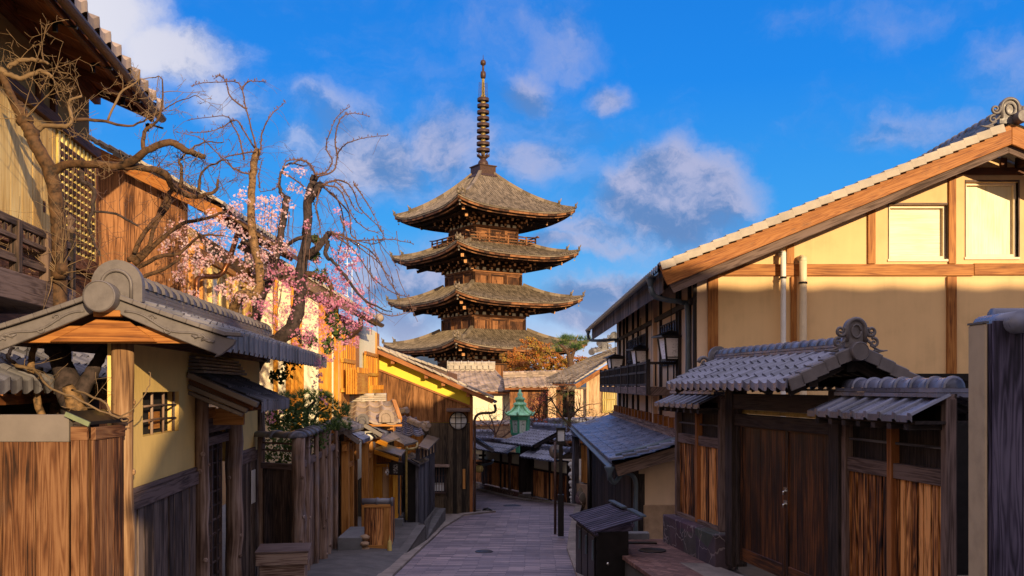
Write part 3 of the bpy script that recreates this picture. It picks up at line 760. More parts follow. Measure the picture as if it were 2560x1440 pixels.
    raft.build('rafters', 'w_pagr', roof)
    for k in (0, 1, 3):
        q = PC + CR[k] * (D - .55); q.z = ztip - .62; b = MB()
        b.lathe([(.015, .42), (.015, .30), (.06, .30), (.13, .22), (.15, .0), (.20, -.12), (.17, -.12), (.0, -.1)], q, 12)
        b.tube([q - UP * .1, q - UP * .38], .02, 5); b.obox(q - UP * .42, V((.08, 0, 0)), V((0, .01, 0)), UP * .07)
        b.build('wind_bell', 'm_tin', roof)
    # ------- walls of the storey
    hw = Dw / math.sqrt(2)
    if si == 0: continue
    wallm = MB(); fr_ = MB(); br = MB(); ends = MB(); pan = MB(); clusters = []
    wallm.add([PC + CR[k] * (Dw - .14) + UP * z for z in (wb - 1.5, wt + 1.7) for k in range(4)], [(k, (k + 1) % 4, 4 + (k + 1) % 4, 4 + k) for k in range(4)], UP)
    for k in (0, 3, 1):
        f = facefr(k, Dw); L = f.L
        for z0, z1, d1 in ((wb - .25, wb + .12, .10), (wt - .16, wt + .02, .09), (wt + .06, wt + .30, .16)): fr_.box(f, -.12, L + .12, -.1, d1, z0, z1)
        for i in range(4):
            a = L * i / 3; fr_.tube([f(a, .0, wb - .3), f(a, .0, wt)], .17, 8)
        hgt = wt - wb
        for i in range(3):
            a0 = L * i / 3 + .27; a1 = L * (i + 1) / 3 - .27
            fr_.box(f, a0 - .07, a0, -.05, .06, wb + .1, wt - .16); fr_.box(f, a1, a1 + .07, -.05, .06, wb + .1, wt - .16)
            fr_.box(f, a0, a1, -.05, .055, wt - .32, wt - .17)
            if i == 1:
                mfrx = (a1 - a0)
                boards(pan, f, a0, a1, wb + .1, wt - .32, mfrx / 2, .03, -.05, .03)
                for q in range(6): fr_.box(f, a0 + mfrx * (.2 + .1 * q + (.1 if q > 2 else 0)), a0 + mfrx * (.2 + .1 * q + (.1 if q > 2 else 0)) + .035, -.03, .01, wb + hgt * .45, wt - .36)
            else: boards(pan, f, a0, a1, wb + .1, wt - .32, .35, .03, -.06, .01)
        # bracket clusters above the wall: three tiers stepping out, with pale plaster between
        pz = wt + .30
        for i in range(4):
            a = L * i / 3; b = MB(); clusters.append(b)
            for tier in range(3):
                dd = .28 + .52 * tier; z = pz + .12 + .36 * tier
                b.cur = 0; b.box(f, a - .13, a + .13, -.1, dd + .2, z, z + .2)
                b.box(f, a - .50, a + .50, dd - .10, dd + .10, z + .2, z + .36); b.cur = 1
                for q in (-.42, 0, .42): b.box(f, a + q - .12, a + q + .12, dd - .13, dd + .13, z + .37, z + .52)
                b.box(f, a - .135, a + .135, dd + .201, dd + .23, z - .005, z + .205)
            b.cur = 0; p0 = f(a, .3, pz + 1.05); p1 = f(a, 2.0, pz + .62); b.beam(p0, p1, .24, .3); u = (p1 - p0).normalized()
            b.cur = 1; b.obox(p1 + u * .03, u * .03, f.u * .13, u.cross(f.u).normalized() * .16)
        for i in range(7):
            a = L * (i + .5) / 7
            ends.prism([f(a - .26, .03, pz + .02), f(a + .26, .03, pz + .02), f(a + .18, .03, pz + .34), f(a - .18, .03, pz + .34)], f.n * .05)
        for dd, zz in ((.9, 1.10), (1.45, 1.30)): br.box(f, -dd * .9, L + dd * .9, dd - .1, dd + .1, pz + zz, pz + zz + .2)
        # diagonal corner bracket
    for k in (0, 1, 3):
        c = CR[k]; base = PC + c * Dw; b = MB(); clusters.append(b); sd = c.cross(UP)
        for tier in range(4):
            z = pz + .1 + .33 * tier; e = base + c * (.5 + .75 * tier) + UP * z
            b.cur = 0; b.beam(base + UP * z - c * .3, e, .26, .24); b.cur = 1
            b.obox(e + c * .03, c * .03, sd * .14, UP * .13)
            for sg in (-1, 1): b.obox(e - c * .25 + sd * sg * .3 + UP * .2, sd * .12, c * .12, UP * .09)
        for q, zz in ((3.6, .45), (4.9, .95)):
            p0 = base + UP * (pz + 1.3); p1 = base + c * q + UP * (pz + zz); b.cur = 0; b.beam(p0, p1, .3, .34); u = (p1 - p0).normalized(); b.cur = 1; b.obox(p1 + u * .03, u * .03, sd * .16, u.cross(sd).normalized() * .18)
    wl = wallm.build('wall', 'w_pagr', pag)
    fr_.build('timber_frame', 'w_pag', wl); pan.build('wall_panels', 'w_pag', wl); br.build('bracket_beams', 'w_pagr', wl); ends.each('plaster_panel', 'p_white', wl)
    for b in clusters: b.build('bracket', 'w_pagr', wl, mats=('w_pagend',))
# balcony of the fifth storey
bal = MB(); DB = 6.35
for k in (0, 3, 1):
    f = facefr(k, DB); L = f.L
    bal.box(f, -.1, L + .1, -1.9, .05, 16.25, 16.55)
    for zz, hh in ((16.72, .12), (17.06, .10)): bal.box(f, -.05, L + .05, -.08, .08, zz, zz + hh)
    pts = [f(lerp(-.55, L + .55, i / 16), 0, 17.42 + .16 * abs(2 * i / 16 - 1) ** 6) for i in range(17)]
    for a, b in zip(pts, pts[1:]): bal.beam(a, b, .15, .13)
    for i in range(8): bal.box(f, L * i / 7 - .08, L * i / 7 + .08, -.08, .08, 16.5, 17.40)
    for i in range(22): bal.box(f, L * (i + .5) / 22 - .05, L * (i + .5) / 22 + .05, -.3, .12, 16.05, 16.25)
bal.build('balcony_railing', 'w_pag', pag)
# spire
mb = MB(); z0 = 25.0
for k in range(4): pass
D0 = 1.55
mb.add([PC + CR[k] * (D0 + .5) + UP * (z0 - .15) for k in range(4)] + [PC + CR[k] * (D0 + .25) + UP * (z0 + .15) for k in range(4)], [(k, (k + 1) % 4, 4 + (k + 1) % 4, 4 + k) for k in range(4)] + [(4, 5, 6, 7)], UP)
mb.add([PC + CR[k] * D0 + UP * (z0 + z) for z in (.0, 1.15) for k in range(4)], [(k, (k + 1) % 4, 4 + (k + 1) % 4, 4 + k) for k in range(4)] + [(4, 5, 6, 7)], UP)
mb.add([PC + CR[k] * (D0 + .16) + UP * (z0 + z) for z in (1.12, 1.24) for k in range(4)], [(k, (k + 1) % 4, 4 + (k + 1) % 4, 4 + k) for k in range(4)] + [(4, 5, 6, 7), (3, 2, 1, 0)], UP)
roban = mb.build('spire_base', 'm_bronze', pag)
c = PC + UP * (z0 + 1.24)
sp = MB(); sp.lathe([(.62, 0), (.64, .3), (.55, .6), (.36, .8), (.34, .9), (.5, 1.0), (.62, 1.15), (.3, 1.2)], c, 16)
for i in range(8):
    a = i * math.pi / 4; e = V((math.cos(a), math.sin(a), 0)); sp.tube([c + e * .4 + UP * 1.1, c + e * .66 + UP * 1.25, c + e * .74 + UP * 1.55], [.13, .13, .03], 5)
sp.build('lotus_base', 'm_bronze', pag)
mz = z0 + 1.24
ax = MB(); ax.lathe([(.24, .9), (.24, 4.5), (.2, 9.4), (.13, 11.6)], c, 12); 
for i in range(9): ax.lathe([(.29, 0), (.29, .34)], c + UP * (2.3 + i * .753 - .17), 12)
shaft = ax.build('spire_shaft', 'm_gold', pag)
for i in range(9):
    zc = 1.95 + i * .753; r = .80 - i * .012; b = MB()
    b.lathe([(r, -.17), (r, .17), (r - .07, .17), (r - .07, -.17), (r, -.17)], c + UP * zc, 24, cap=False)
    for q in range(8):
        a = q * math.pi / 4; e = V((math.cos(a), math.sin(a), 0)); b.beam(c + UP * zc + e * .22, c + UP * zc + e * (r - .03), .05, .22)
    b.build('spire_ring', 'm_bronze', pag)
b = MB()
for q in range(4):
    a = q * math.pi / 2 + PH; e = V((math.cos(a), math.sin(a), 0))
    for i in range(11):
        z = 8.3 + i * .165; w0 = .18; w1 = .62 - .012 * i
        b.tube([c + e * w0 + UP * z, c + e * lerp(w0, w1, .6) + UP * (z + .02), c + e * w1 + UP * (z + .12)], [.02, .02, .012], 4)
    b.tube([c + e * .34 + UP * 8.25, c + e * .36 + UP * 10.05], .018, 4); b.tube([c + e * .55 + UP * 8.3, c + e * .5 + UP * 10.05], .018, 4)
b.build('openwork_flame', 'm_bronze', pag)
b = MB(); b.lathe([(.12, 11.2), (.30, 11.35), (.34, 11.7), (.30, 12.05), (.14, 12.2), (.12, 12.7), (.16, 12.85), (.32, 12.95), (.34, 13.2), (.26, 13.42), (.05, 13.55), (.02, 14.1)], c - UP * .75, 14); b.build('jewel', 'm_bronze', pag)
# ================================================================ RIGHT SIDE
# ---- street gate with its two coped wings
G = Fr(6.2 - .18 * 9.3, 9.3, 6.2 - .18 * 17.15, 17.15, -1)   # a: 0 near .. 7.98 far, d towards the street
def gy(y): return (y - 9.3) * G.L / (17.15 - 9.3)
a_l0, a_l1 = gy(15.0), gy(17.1)       # far wing
a_d0, a_d1 = gy(11.62), gy(14.4)      # door leaves
a_r0, a_r1 = gy(9.3), gy(11.35)       # near wing
gate = T('roofed_gate', 'tiled roof gate with dark double doors between burnt cedar wall panels', 'gate', G((a_d0 + a_d1) / 2, 0, -2.75))
mb = MB()
for a, wd in ((a_d1 + .22, .26), (a_d0 - .14, .24)):
    mb.box(G, a - wd / 2, a + wd / 2, -.12, .14, -2.85, -.05)
mb.box(G, a_d1 + .02, a_d1 + .09, -.08, .08, -2.8, -.35); mb.box(G, a_d0 - .02, a_d0 + .05, -.08, .08, -2.8, -.35)
mb.each('gate_post', 'w_black', gate, .006)
mb = MB(); mb.box(G, a_d0 - .3, a_d1 + .4, -.1, .12, -.36, -.12); mb.box(G, a_d0 - .3, a_d1 + .4, -.08, .10, -.62, -.44); mb.each('lintel', 'w_black', gate, .006)
mid = (a_d0 + a_d1) / 2 - .08
for (x0, x1) in ((a_d0 + .05, mid - .01), (mid + .01, a_d1 + .01)):
    mb = MB(); boards(mb, G, x0 + .08, x1 - .08, -2.52, -.62, .17, .02, 0, .003, .004)
    dl = mb.build('door_leaf', 'w_door', gate)
    mb = MB()
    for z0, z1 in ((-2.72, -2.52), (-.64, -.50)): mb.box(G, x0, x1, -.01, .035, z0, z1)
    for q in (x0, x1 - .08): mb.box(G, q, q + .08, -.012, .04, -2.72, -.5)
    mb.build('door_frame', 'w_door', dl, .004)
mb = MB()
for zz in (-1.48, -1.66): mb.box(G, mid - .09, mid + .01, .04, .055, zz, zz + .06); mb.tube([G(mid - .04, .05, zz + .02), G(mid - .04, .085, zz), G(mid - .04, .085, zz - .04)], .012, 6)
mb.build('door_latch', 'm_chrome', gate)
mb = MB(); mb.box(G, a_d0 - .1, a_d1 + .2, -.04, .0, -.43, -.37); mb.build('transom_rail', 'm_gold', gate)
# roof
ga0, ga1 = gy(11.25), gy(15.35); RZ = .44
roofz = lambda dd: RZ - abs(dd) * .50
mb = MB(); E0 = .86
tiles(mb, G(ga1, .06, RZ - .03), G(ga0, .06, RZ - .03), G(ga1 + .05, E0, RZ - E0 * .50), G(ga0 - .05, E0, RZ - E0 * .50), .245, .20, .055, .028, 'wave', .003, .10)
tiles(mb, G(ga0, -.06, RZ - .03), G(ga1, -.06, RZ - .03), G(ga0 - .05, -.95, RZ - .95 * .45), G(ga1 + .05, -.95, RZ - .95 * .45), .245, .20, .055, .028, 'wave', .003, .10)
rf = mb.build('roof', 't_blue', gate)
mb = MB(); ridge(mb, G(ga0 + .02, 0, RZ - .04), G(ga1 - .1, 0, RZ - .04), .085, .24, 3, .04, .235, .014); mb.build('ridge', 't_blue', rf)
mb = MB()     # verge tiles at the near gable
for sgn, ee in ((1, E0), (-1, .98)):
    n = 5
    for i in range(n):
        d0, d1 = sgn * (.10 + (ee - .10) * i / n), sgn * (.10 + (ee - .10) * (i + 1) / n + .03)
        p0 = G(ga0 - .02, d0, RZ - abs(d0) * .5 + .075); p1 = G(ga0 - .02, d1, RZ - abs(d1) * .5 + .10)
        u = (p1 - p0).normalized(); nn = u.cross(G.u).normalized(); nn = nn if nn.z > 0 else -nn
        mb.obox((p0 + p1) / 2 - UP * .02, (p1 - p0) / 2, G.u * .085, nn * .022); mb.obox((p0 + p1) / 2 - UP * .085 - G.u * .08, (p1 - p0) / 2, G.u * .014, nn * .075)
mb.build('verge_tiles', 't_orn', rf, .006)
mb = MB(); disc(mb, G(ga0 - .16, 0, RZ - .02), -G.u, .115, .30); mb.build('ridge_disc', 't_orn', rf)
mb = MB(); onigawara(mb, G(ga0 - .06, 0, RZ + .03), -G.n, UP, .36); mb.build('ridge_ornament', 't_orn', rf)
mb = MB(); onigawara(mb, G(ga1 - .04, 0, RZ - .06), -G.n, UP, .27, plain_arch=True); spiral(mb, G(ga1 - .05, .26, RZ - .05), G.n, UP, .1, 1.3, .035); mb.build('ridge_ornament', 't_grey', rf)
mb = MB()
for aa in (ga0 + .12, ga1 - .15):
    for sgn, ee in ((1, E0 - .06), (-1, .9)):
        p0 = G(aa, 0, RZ - .13); p1 = G(aa, sgn * ee, RZ - .5 * ee - .10); mb.beam(p0, p1, .05, .14)
for dd, zz in ((0, RZ - .2), (.5, RZ - .38), (-.5, RZ - .38)): mb.box(G, ga0 + .05, ga1 - .05, dd - .06, dd + .06, zz - .07, zz + .06)
n = 16
for i in range(n + 1):
    aa = lerp(ga0 + .15, ga1 - .15, i / n)
    mb.beam(G(aa, .02, RZ - .12), G(aa, E0 - .05, RZ - .5 * E0 - .07), .04, .05)
mb.box(G, ga0 + .1, ga1 - .1, -.85, E0 - .1, RZ - .50, RZ - .485); mb.build('rafters', 'w_black', rf)
# ---- wings: each a wall of its own
def wing(a0, a1, zr, zt, zb, ridge_z, E, label, nb, first_post):
    t = T('cedar_wall', label, 'wall', G((a0 + a1) / 2, 0, zb))
    mb = MB(); w = (a1 - a0)
    boards(mb, G, a0 + .05, a1 - .05, zb, zr - .06, .125, .03, .0, .030, .014, .5); mb.build('burnt_boards', 'w_gate', t)
    mb = MB(); mb.box(G, a0, a1, -.03, -.002, zb, zt + .2); mb.build('backing', 'w_black', t)
    mb = MB()
    mb.box(G, a0, a1, -.02, .075, zr - .085, zr + .085); mb.box(G, a0, a1, -.03, .10, zt + .08, zt + .2); mb.box(G, a0, a1, -.02, .09, zb - .09, zb); mb.each('rail', 'w_rail', t, .006)
    mb = MB()
    for q in ((zr + .085) + (zt - zr) * .33, (zr + .085) + (zt - zr) * .70): mb.box(G, a0, a1, .01, .05, q - .012, q + .016)
    mb.each('grille_bar', 'w_bluegrey', t)
    ms = (a0 + a1) / 2
    for q in (a0 + .04, ms, a1 - .04):
        mb = MB(); mb.box(G, q - .045, q + .045, -.02, .10, zb - .05, zt + .15); mb.build('wall_post', 'w_eave' if q == ms else 'w_rail', t, .005)
    mb = MB()
    for sg in (1, -1): 
        A, B = G(a1 + .02, .05 * sg, ridge_z), G(a0 - .02, .05 * sg, ridge_z); D_, E_ = G(a1 + .10, E * sg, ridge_z - E * .42), G(a0 - .04, E * sg, ridge_z - E * .42)
        if sg < 0: A, B, D_, E_ = B, A, E_, D_
        tiles(mb, A, B, D_, E_, .27, .6, .03, .01, 'rib', .002, .07)
    r = mb.build('coping_roof', 't_blue', t)
    mb = MB(); ridge(mb, G(a0 + .0, 0, ridge_z - .02), G(a1, 0, ridge_z - .02), .105, .40, 2, .05, .30, .02); mb.build('coping_ridge', 't_blue', r)
    mb = MB(); mb.box(G, a0, a1, -E + .1, E - .06, ridge_z - E * .42 - .08, ridge_z - E * .42 - .05)
    for i in range(7):
        q = lerp(a0 + .1, a1 - .1, i / 6); mb.box(G, q - .04, q + .04, 0, E - .02, ridge_z - E * .42 - .14, ridge_z - E * .42 - .08)
    mb.build('rafters', 'w_black', r)
    return t
wing(a_r0 + .08, a_r1, -.95, -.28, -2.6, -.10, .50, 'burnt cedar wall nearest the plaster wall end, ridged coping with round blue tiles', 2, 0)
wing(a_l0 + .05, a_l1, -.95, -.36, -2.32, -.12, .46, 'burnt cedar wall on the low stone base, beyond the double doors', 2, 0)
# low stone base of the far wing
mb = MB(); mb.box(G, a_l0 - .25, a_l1 + .1, -.1, .30, -2.95, -2.39); o = mb.build('stone_plinth', 's_stone', bev=.012); tag(o, 'low plinth of cracked grey stone below the burnt cedar wall', 'plinth')
# dark shed roof line behind the near wing
B2 = Fr(3.9, 12.6, 7, 12.6)
mb = MB(); mb.box(B2, B2.a(2185), B2.a(2425) + .3, -.6, 0, B2.z(2200, 952), B2.z(2200, 934)); mb.box(B2, B2.a(2195), B2.a(2425) + .3, -.5, -.05, -2.6, B2.z(2200, 952)); tag(mb.build('dark_shed', 'm_black'), 'flat dark shed roof edge behind the gate wing', 'shed')
# ---- near wall end and dark planks at the frame edge
N = Fr(P(2470, 965, 7).x - .125, 7, P(2470, 965, 7).x + 3, 7)
k = 7 / F
mb = MB(); mb.box(N, .105, .128, -.27, 0, -2.35, (HY - 808) * k); 
w0 = T('plaster_wall_end', 'narrow rough plaster wall end beside dark stained planks', 'wall', N(.06, -.25, -2.3)); mb.build('plaster_face', 'p_rough', w0, .015)
mb = MB(); mb.box(N, .10, .13, -.27, .004, (HY - 808) * k, (HY - 803) * k + .0); mb.build('cap', 's_conc', w0)
pf = T('dark_plank_fence', 'tall dark purple stained plank fence with a round tile on top', 'fence', N(.6, .1, -2.3))
mb = MB(); boards(mb, N, .135, 2.2, -2.35, (HY - 803) * k, .21, .03, .03, .005, .004, .1); mb.build('planks', 'w_purple', pf, .003)
mb = MB(); mb.box(N, .13, 2.2, -.25, .025, -2.35, (HY - 803) * k - .02); mb.build('backing', 'w_purple', pf)
mb = MB(); mb.tube([N(.29, -.4, (HY - 808) * k), N(.29, .16, (HY - 808) * k)], .085, 16); mb.tube([N(.34, -.35, (HY - 803) * k + .03), N(2.2, -.35, (HY - 803) * k + .03)], .1, 12); mb.build('cap_tile', 't_blue', pf)

# ---- big plastered house: gable wall towards the camera, lantern front along the street
H = Fr(3.82, 19, 14.5, 19)      # gable wall plane, a from its street corner
S = Fr(3.82, 19, 4.15, 36.5, -1)    # street front
hz = lambda py: (HY - py) / F * 19
ha = lambda px: H.a(px)
house = T('plaster_house', 'large cream plastered house with timber gable and orange bargeboard behind the gate', 'house', V((8, 26, -3.2)))
pa, pz = P(2525, 345, 18).x - 3.82, P(2525, 345, 18).z        # gable apex, on the line of the overhanging verge
ea, ez = P(1660, 696, 18).x - 3.82, P(1660, 696, 18).z
slope = (pz - ez) / (pa - ea)
vz = lambda a: pz - abs(a - pa) * slope
mb = MB(); a_end = pa + 3.4
W1 = (ha(2222), ha(2368), hz(648), hz(512)); W2 = (ha(2414), ha(2545), hz(643), hz(455))
zb = -3.1
mb.box(H, 0, W1[0], -.2, 0, zb, hz(690)); mb.box(H, W1[0], a_end, -.2, 0, zb, hz(690))
def seg(a0, a1, z0): wallpoly(mb, H, [(a0, z0), (a1, z0), (a1, vz(a1) - .05)] + ([(pa, pz - .05)] if a0 < pa < a1 else []) + [(a0, vz(a0) - .05)], -.2, 0)
zlo = hz(690)
seg(0, W1[0], zlo); seg(W1[0], W1[1], W1[3]); mb.box(H, W1[0], W1[1], -.2, 0, zlo, W1[2]); seg(W1[1], W2[0], zlo); seg(W2[0], W2[1], W2[3]); mb.box(H, W2[0], W2[1], -.2, 0, zlo, W2[2]); seg(W2[1], a_end, zlo)
gw = mb.build('gable_wall', 'p_cream', house)
mb = MB(); HR = Fr(3.82, 24.9, 14.5, 24.9); wallpoly(mb, HR, [(0, -3), (a_end, -3), (a_end, vz(a_end)), (pa, pz), (0, vz(0))], -.2, 0); mb.build('rear_wall', 'p_pale', house)
for Wd in (W1, W2):
    a0, a1, z0, z1 = Wd
    mb = MB(); mb.box(H, a0, a1, -.17, -.15, z0, z1); wn_ = mb.build('window', 'screen', house)
    mb = MB(); t_ = .055
    mb.box(H, a0, a0 + t_, -.15, -.07, z0, z1); mb.box(H, a1 - t_, a1, -.15, -.07, z0, z1); mb.box(H, a0 + t_, a1 - t_, -.15, -.07, z1 - t_, z1); mb.box(H, a0 + t_, a1 - t_, -.15, -.07, z0, z0 + t_ * 1.3)
    mb.box(H, a0 - .03, a1 + .03, -.08, .03, z0 - .05, z0); mb.build('window_frame', 'm_pipew', wn_, .004)
    mb = MB(); mb.box(H, a0 - .015, a0, -.14, .012, z0, z1 + .04); mb.box(H, a1, a1 + .03, -.14, .012, z0, z1 + .04); mb.box(H, a0, a1, -.14, .012, z1, z1 + .04); mb.build('window_casing', 'w_rail', wn_)
mb = MB(); mb.box(H, ha(1720), ha(2432), 0, .055, hz(690), hz(661)); mb.box(H, ha(2432) + .004, a_end, 0, .06, hz(688), hz(659)); mb.each('tie_beam', 'w_orange', house, .008)
for px0, px1, y0, y1 in ((1769, 1794, 1140, 692), (2365, 2389, 1140, 692), (1966, 1984, 660, 0), (2168, 2187, 660, 0), (2370, 2388, 660, 0), (1976, 1990, 930, 692)):
    a0, a1 = ha(px0), ha(px1)
    mb = MB(); top = hz(y1) if y1 else vz((a0 + a1) / 2) - .02
    mb.box(H, a0, a1, 0, .05 if y1 == 0 else .06, hz(y0), top); mb.each('timber_post', 'w_orange', house, .006)
mb = MB(); mb.box(H, ha(2395), a_end, 0, .05, hz(438), hz(420)); mb.box(H, ha(2500) , ha(2515), 0, .05, hz(420), hz(395)); mb.each('collar_beam', 'w_eavedk', house, .006)
# roof overhang: bargeboard, under board, tiles
ov = 1.0    # towards the camera
def roofpt(a, off, d): return H(a, d, vz(a) + off)
a_e = ea - .0
mb = MB(); mb.prism([H(a_e + .06, ov, vz(a_e) - .14), H(pa, ov, pz - .14), H(pa, ov, pz + .25), H(a_e - .10, ov, vz(a_e) + .22)], H.n * .07)
mb.prism([H(pa + .003, ov, pz - .14), H(pa + 4.2, ov, pz - .14 - 4.2 * slope), H(pa + 4.2, ov, pz + .25 - 4.2 * slope), H(pa + .003, ov, pz + .25)], H.n * .07)
tl = MB()
yb = 17.2    # roof runs this far back
def TP(a, off, y): p = H(a, 0, vz(a) + off); p.y = y; p.x += (y - 19) * .0118; return p
YN, YF = 19 - ov - .06, 37.0
YM = 25.0; a_w = a_e + 1.9
tiles(tl, TP(pa, .27, YM), TP(pa, .27, YN), TP(a_e - .1, .25, YM), TP(a_e - .1, .25, YN), .29, .30, .05, .02, 'wave', .004, .08)
tiles(tl, TP(a_w, .27, YF), TP(a_w, .27, YM), TP(a_e - .1, .25, YF), TP(a_e - .1, .25, YM), .29, .30, .05, .02, 'wave', .004, .08)
roof = tl.build('roof', 't_grey', house)
mb.build('bargeboard', 'w_verge', roof, .008)
mb = MB(); tiles(mb, TP(pa, .27, YN), TP(pa, .27, YM), TP(pa + 4.2, .27, YN), TP(pa + 4.2, .27, YM), .6, .6, .05, .02, 'wave'); mb.build('far_slope', 't_grey', roof)
mb = MB(); mb.prism([H(a_e + .2, ov - .09, vz(a_e) - .28), H(pa, ov - .09, pz - .28), H(pa, ov - .09, pz - .1), H(a_e + .1, ov - .09, vz(a_e) - .1)], H.n * .05); 
mb.prism([H(pa + .003, ov - .09, pz - .28), H(pa + 4, ov - .09, pz - .28 - 4 * slope), H(pa + 4, ov - .09, pz - .1 - 4 * slope), H(pa + .003, ov - .09, pz - .1)], H.n * .05); mb.build('inner_verge', 'w_rail', roof, .006)
# pale verge tiles, stepped
mb = MB(); n = 26
for i in range(n):
    a0, a1 = lerp(a_e - .1, pa - .25, i / n), lerp(a_e - .1, pa - .25, (i + 1) / n)
    p0 = H(a0, ov + .11, vz(a0) + .275); p1 = H(a1 + .02, ov + .11, vz(a1) + .275 - .022)
    u = (p1 - p0).normalized(); nn = UP - u * u.z; nn.normalize()
    mb.obox((p0 + p1) / 2 + nn * .035, (p1 - p0) / 2, H.n * .13, nn * .03); mb.obox((p0 + p1) / 2 - nn * .035 + H.n * .12, (p1 - p0) / 2, H.n * .012, nn * .06)
mb.build('verge_tiles', 't_edge', roof, .006)
# soffit and rafters along the gable
mb = MB(); mb.prism([H(a_e, -.1, vz(a_e) + .16), H(pa, -.1, pz + .16), H(pa, -.1, pz + .22), H(a_e, -.1, vz(a_e) + .22)], H.n * (ov + .05)); 
for q in (0, 2.3, 4.4, 6.2): mb.box(H, ha(1795) + q - .07, ha(1795) + q + .07, 0, ov - .1, vz(ha(1795) + q) - .08, vz(ha(1795) + q) + .14)
mb.build('soffit', 'w_eavedk', roof)
mb = MB(); ridge(mb, TP(pa, .32, YN + .1), TP(pa, .30, YM), .12, .38, 4, .05, .3, .02); mb.build('ridge', 't_grey', roof)
mb = MB(); onigawara(mb, H(pa - .03, ov + .06, pz + .27), H.u, UP, .50); disc(mb, H(pa + .12, ov + .28, pz + .36), H.n, .12, .3); mb.build('ridge_ornament', 't_orn', roof)
# street-side eave: gutter, fascia, tile ends
g0, g1 = TP(a_e - .18, .20, 18.0), TP(a_e - .18, .20, 36.7)
mb = MB(); gutter(mb, g0, g1, .085); mb.build('gutter', 'm_slate', roof)
mb = MB(); e0, e1 = TP(a_e + .02, -.02, 18.1), TP(a_e + .02, -.02, 36.6)
f2 = Fr(e0.x, e0.y, e1.x, e1.y, -1); boards(mb, f2, 0, f2.L, e0.z - .26, e0.z + .2, .22, .02, 0, .01, .003); mb.build('fascia_boards', 'w_rail', roof)
mb = MB(); mb.prism([TP(a_e, .12, 18.1), TP(a_e, .12, 36.6), TP(a_e + 1.1, .16, 36.6), TP(a_e + 1.1, .16, 18.1)], UP * .05)
for i in range(44):
    y = lerp(18.3, 36.4, i / 43); mb.beam(TP(a_e + .05, .05, y), TP(a_e + 1.2, .05, y), .07, .10)
mb.build('eave_rafters', 'w_eavedk', roof)
# street front wall with dark posts, windows, balcony
sz_t, sz_b = 2.50, -1.05
mb = MB(); mb.box(S, -.0, S.L, -.25, 0, -3.6, sz_t); mb.build('street_wall', 'p_pale', house)
posts = [1741, 1728, 1703, 1697, 1655, 1636, 1620, 1598, 1585, 1570, 1562, 1552]
mb = MB()
for i, px in enumerate(posts):
    a = S.a(px)
    if 0 < a < S.L: mb.box(S, a - .05, a + .05, 0, .07, sz_b, sz_t)
mb.box(S, 0, S.L, 0, .08, 1.72, 1.84); mb.each('wall_batten', 'w_black', house)
for (p0, p1) in ((1697, 1655), (1620, 1598), (1596, 1572)):
    a0, a1 = S.a(p0), S.a(p1); a0, a1 = min(a0, a1), max(a0, a1)
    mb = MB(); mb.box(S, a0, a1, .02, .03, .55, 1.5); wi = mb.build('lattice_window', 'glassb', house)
    mb = MB(); n = 7
    for i in range(n + 1): q = lerp(a0, a1, i / n); mb.box(S, q - .025, q + .025, .03, .06, .5, 1.55)
    for z_ in (.5, .85, 1.2, 1.52): mb.box(S, a0, a1, .035, .055, z_, z_ + .035)
    mb.build('lattice', 'w_black', wi)
mb = MB(); b0, b1 = S.a(1697), S.a(1549)
mb.box(S, b0, b1, .0, .75, -.22, -.02)
bl = mb.build('balcony', 'w_rail', house, .01)
mb = MB()
for z_ in (.0, .30, .52): mb.box(S, b0, b1, .68, .74, z_, z_ + .055)
for i in range(70): q = lerp(b0, b1, i / 69); mb.box(S, q - .02, q + .02, .69, .73, 0, .52)
for i in range(8): q = lerp(b0, b1, i / 7); mb.box(S, q - .05, q + .05, .66, .76, -.2, .62)
for i in range(5): mb.box(S, b0 - .03, b0 + .03, .1 + .14 * i, .13 + .14 * i, 0, .52)
mb.box(S, b0 - .03, b0 + .03, 0, .74, .5, .56); mb.build('balustrade', 'w_black', bl)
# copper apron and stubs where the lean-to roof meets the wall
mb = MB(); mb.box(S, 0, S.L, .0, .16, sz_b - .06, sz_b + .06); mb.box(S, 0, S.L, .16, .30, sz_b - .10, sz_b - .02); mb.build('apron_flashing', 'w_box', house)
for i in range(20): mb = MB(); q = lerp(.3, S.L - .3, i / 19); mb.box(S, q - .09, q + .09, 0, .14, sz_b + .06, sz_b + .30); mb.build('beam_stub', 'w_orange', house)
# lean-to roof over the ground floor, slightly hollow
L0, L1 = .0, S.L
def LP(a, d, z): return S(a, d, z)
mb = MB(); lw = 1.78
for i in range(6):
    a0, a1 = lerp(L0 - .35, L1, i / 6), lerp(L0 - .35, L1, (i + 1) / 6)
    tiles(mb, LP(a1, .25, sz_b - .08), LP(a0, .25, sz_b - .08), LP(a1, lw, -1.55), LP(a0, lw, -1.55), .36, .34, .022, .02, 'wave', .003, .06, .05)
lean = T('lean_to', 'low tiled lean-to with dark board front below the lanterns', 'outbuilding', V((3, 24, -3.9)))
lr = mb.build('roof', 't_blue', lean)
mb = MB(); n = 6
for i in range(n):
    d0, d1 = lerp(.3, lw + .03, i / n), lerp(.3, lw + .03, (i + 1) / n)
    z0, z1 = lerp(sz_b - .08, -1.55, i / n), lerp(sz_b - .08, -1.55, (i + 1) / n)
    mb.beam(LP(-.42, d0, z0 + .05), LP(-.42, d1 + .02, z1 + .08), .28, .05)
mb.build('verge_tiles', 't_blue', lr, .006)
mb = MB(); mb.tube([LP(-.08, .2, sz_b + .03), LP(-.02, lw - .1, -1.44)], .045, 10); mb.build('drain_pipe', 'm_slate', lr)
mb = MB(); mb.beam(LP(-.36, .2, sz_b - .22), LP(-.36, lw - .08, -1.72), .07, .24); mb.build('bargeboard', 'w_dkgrey', lr, .006)
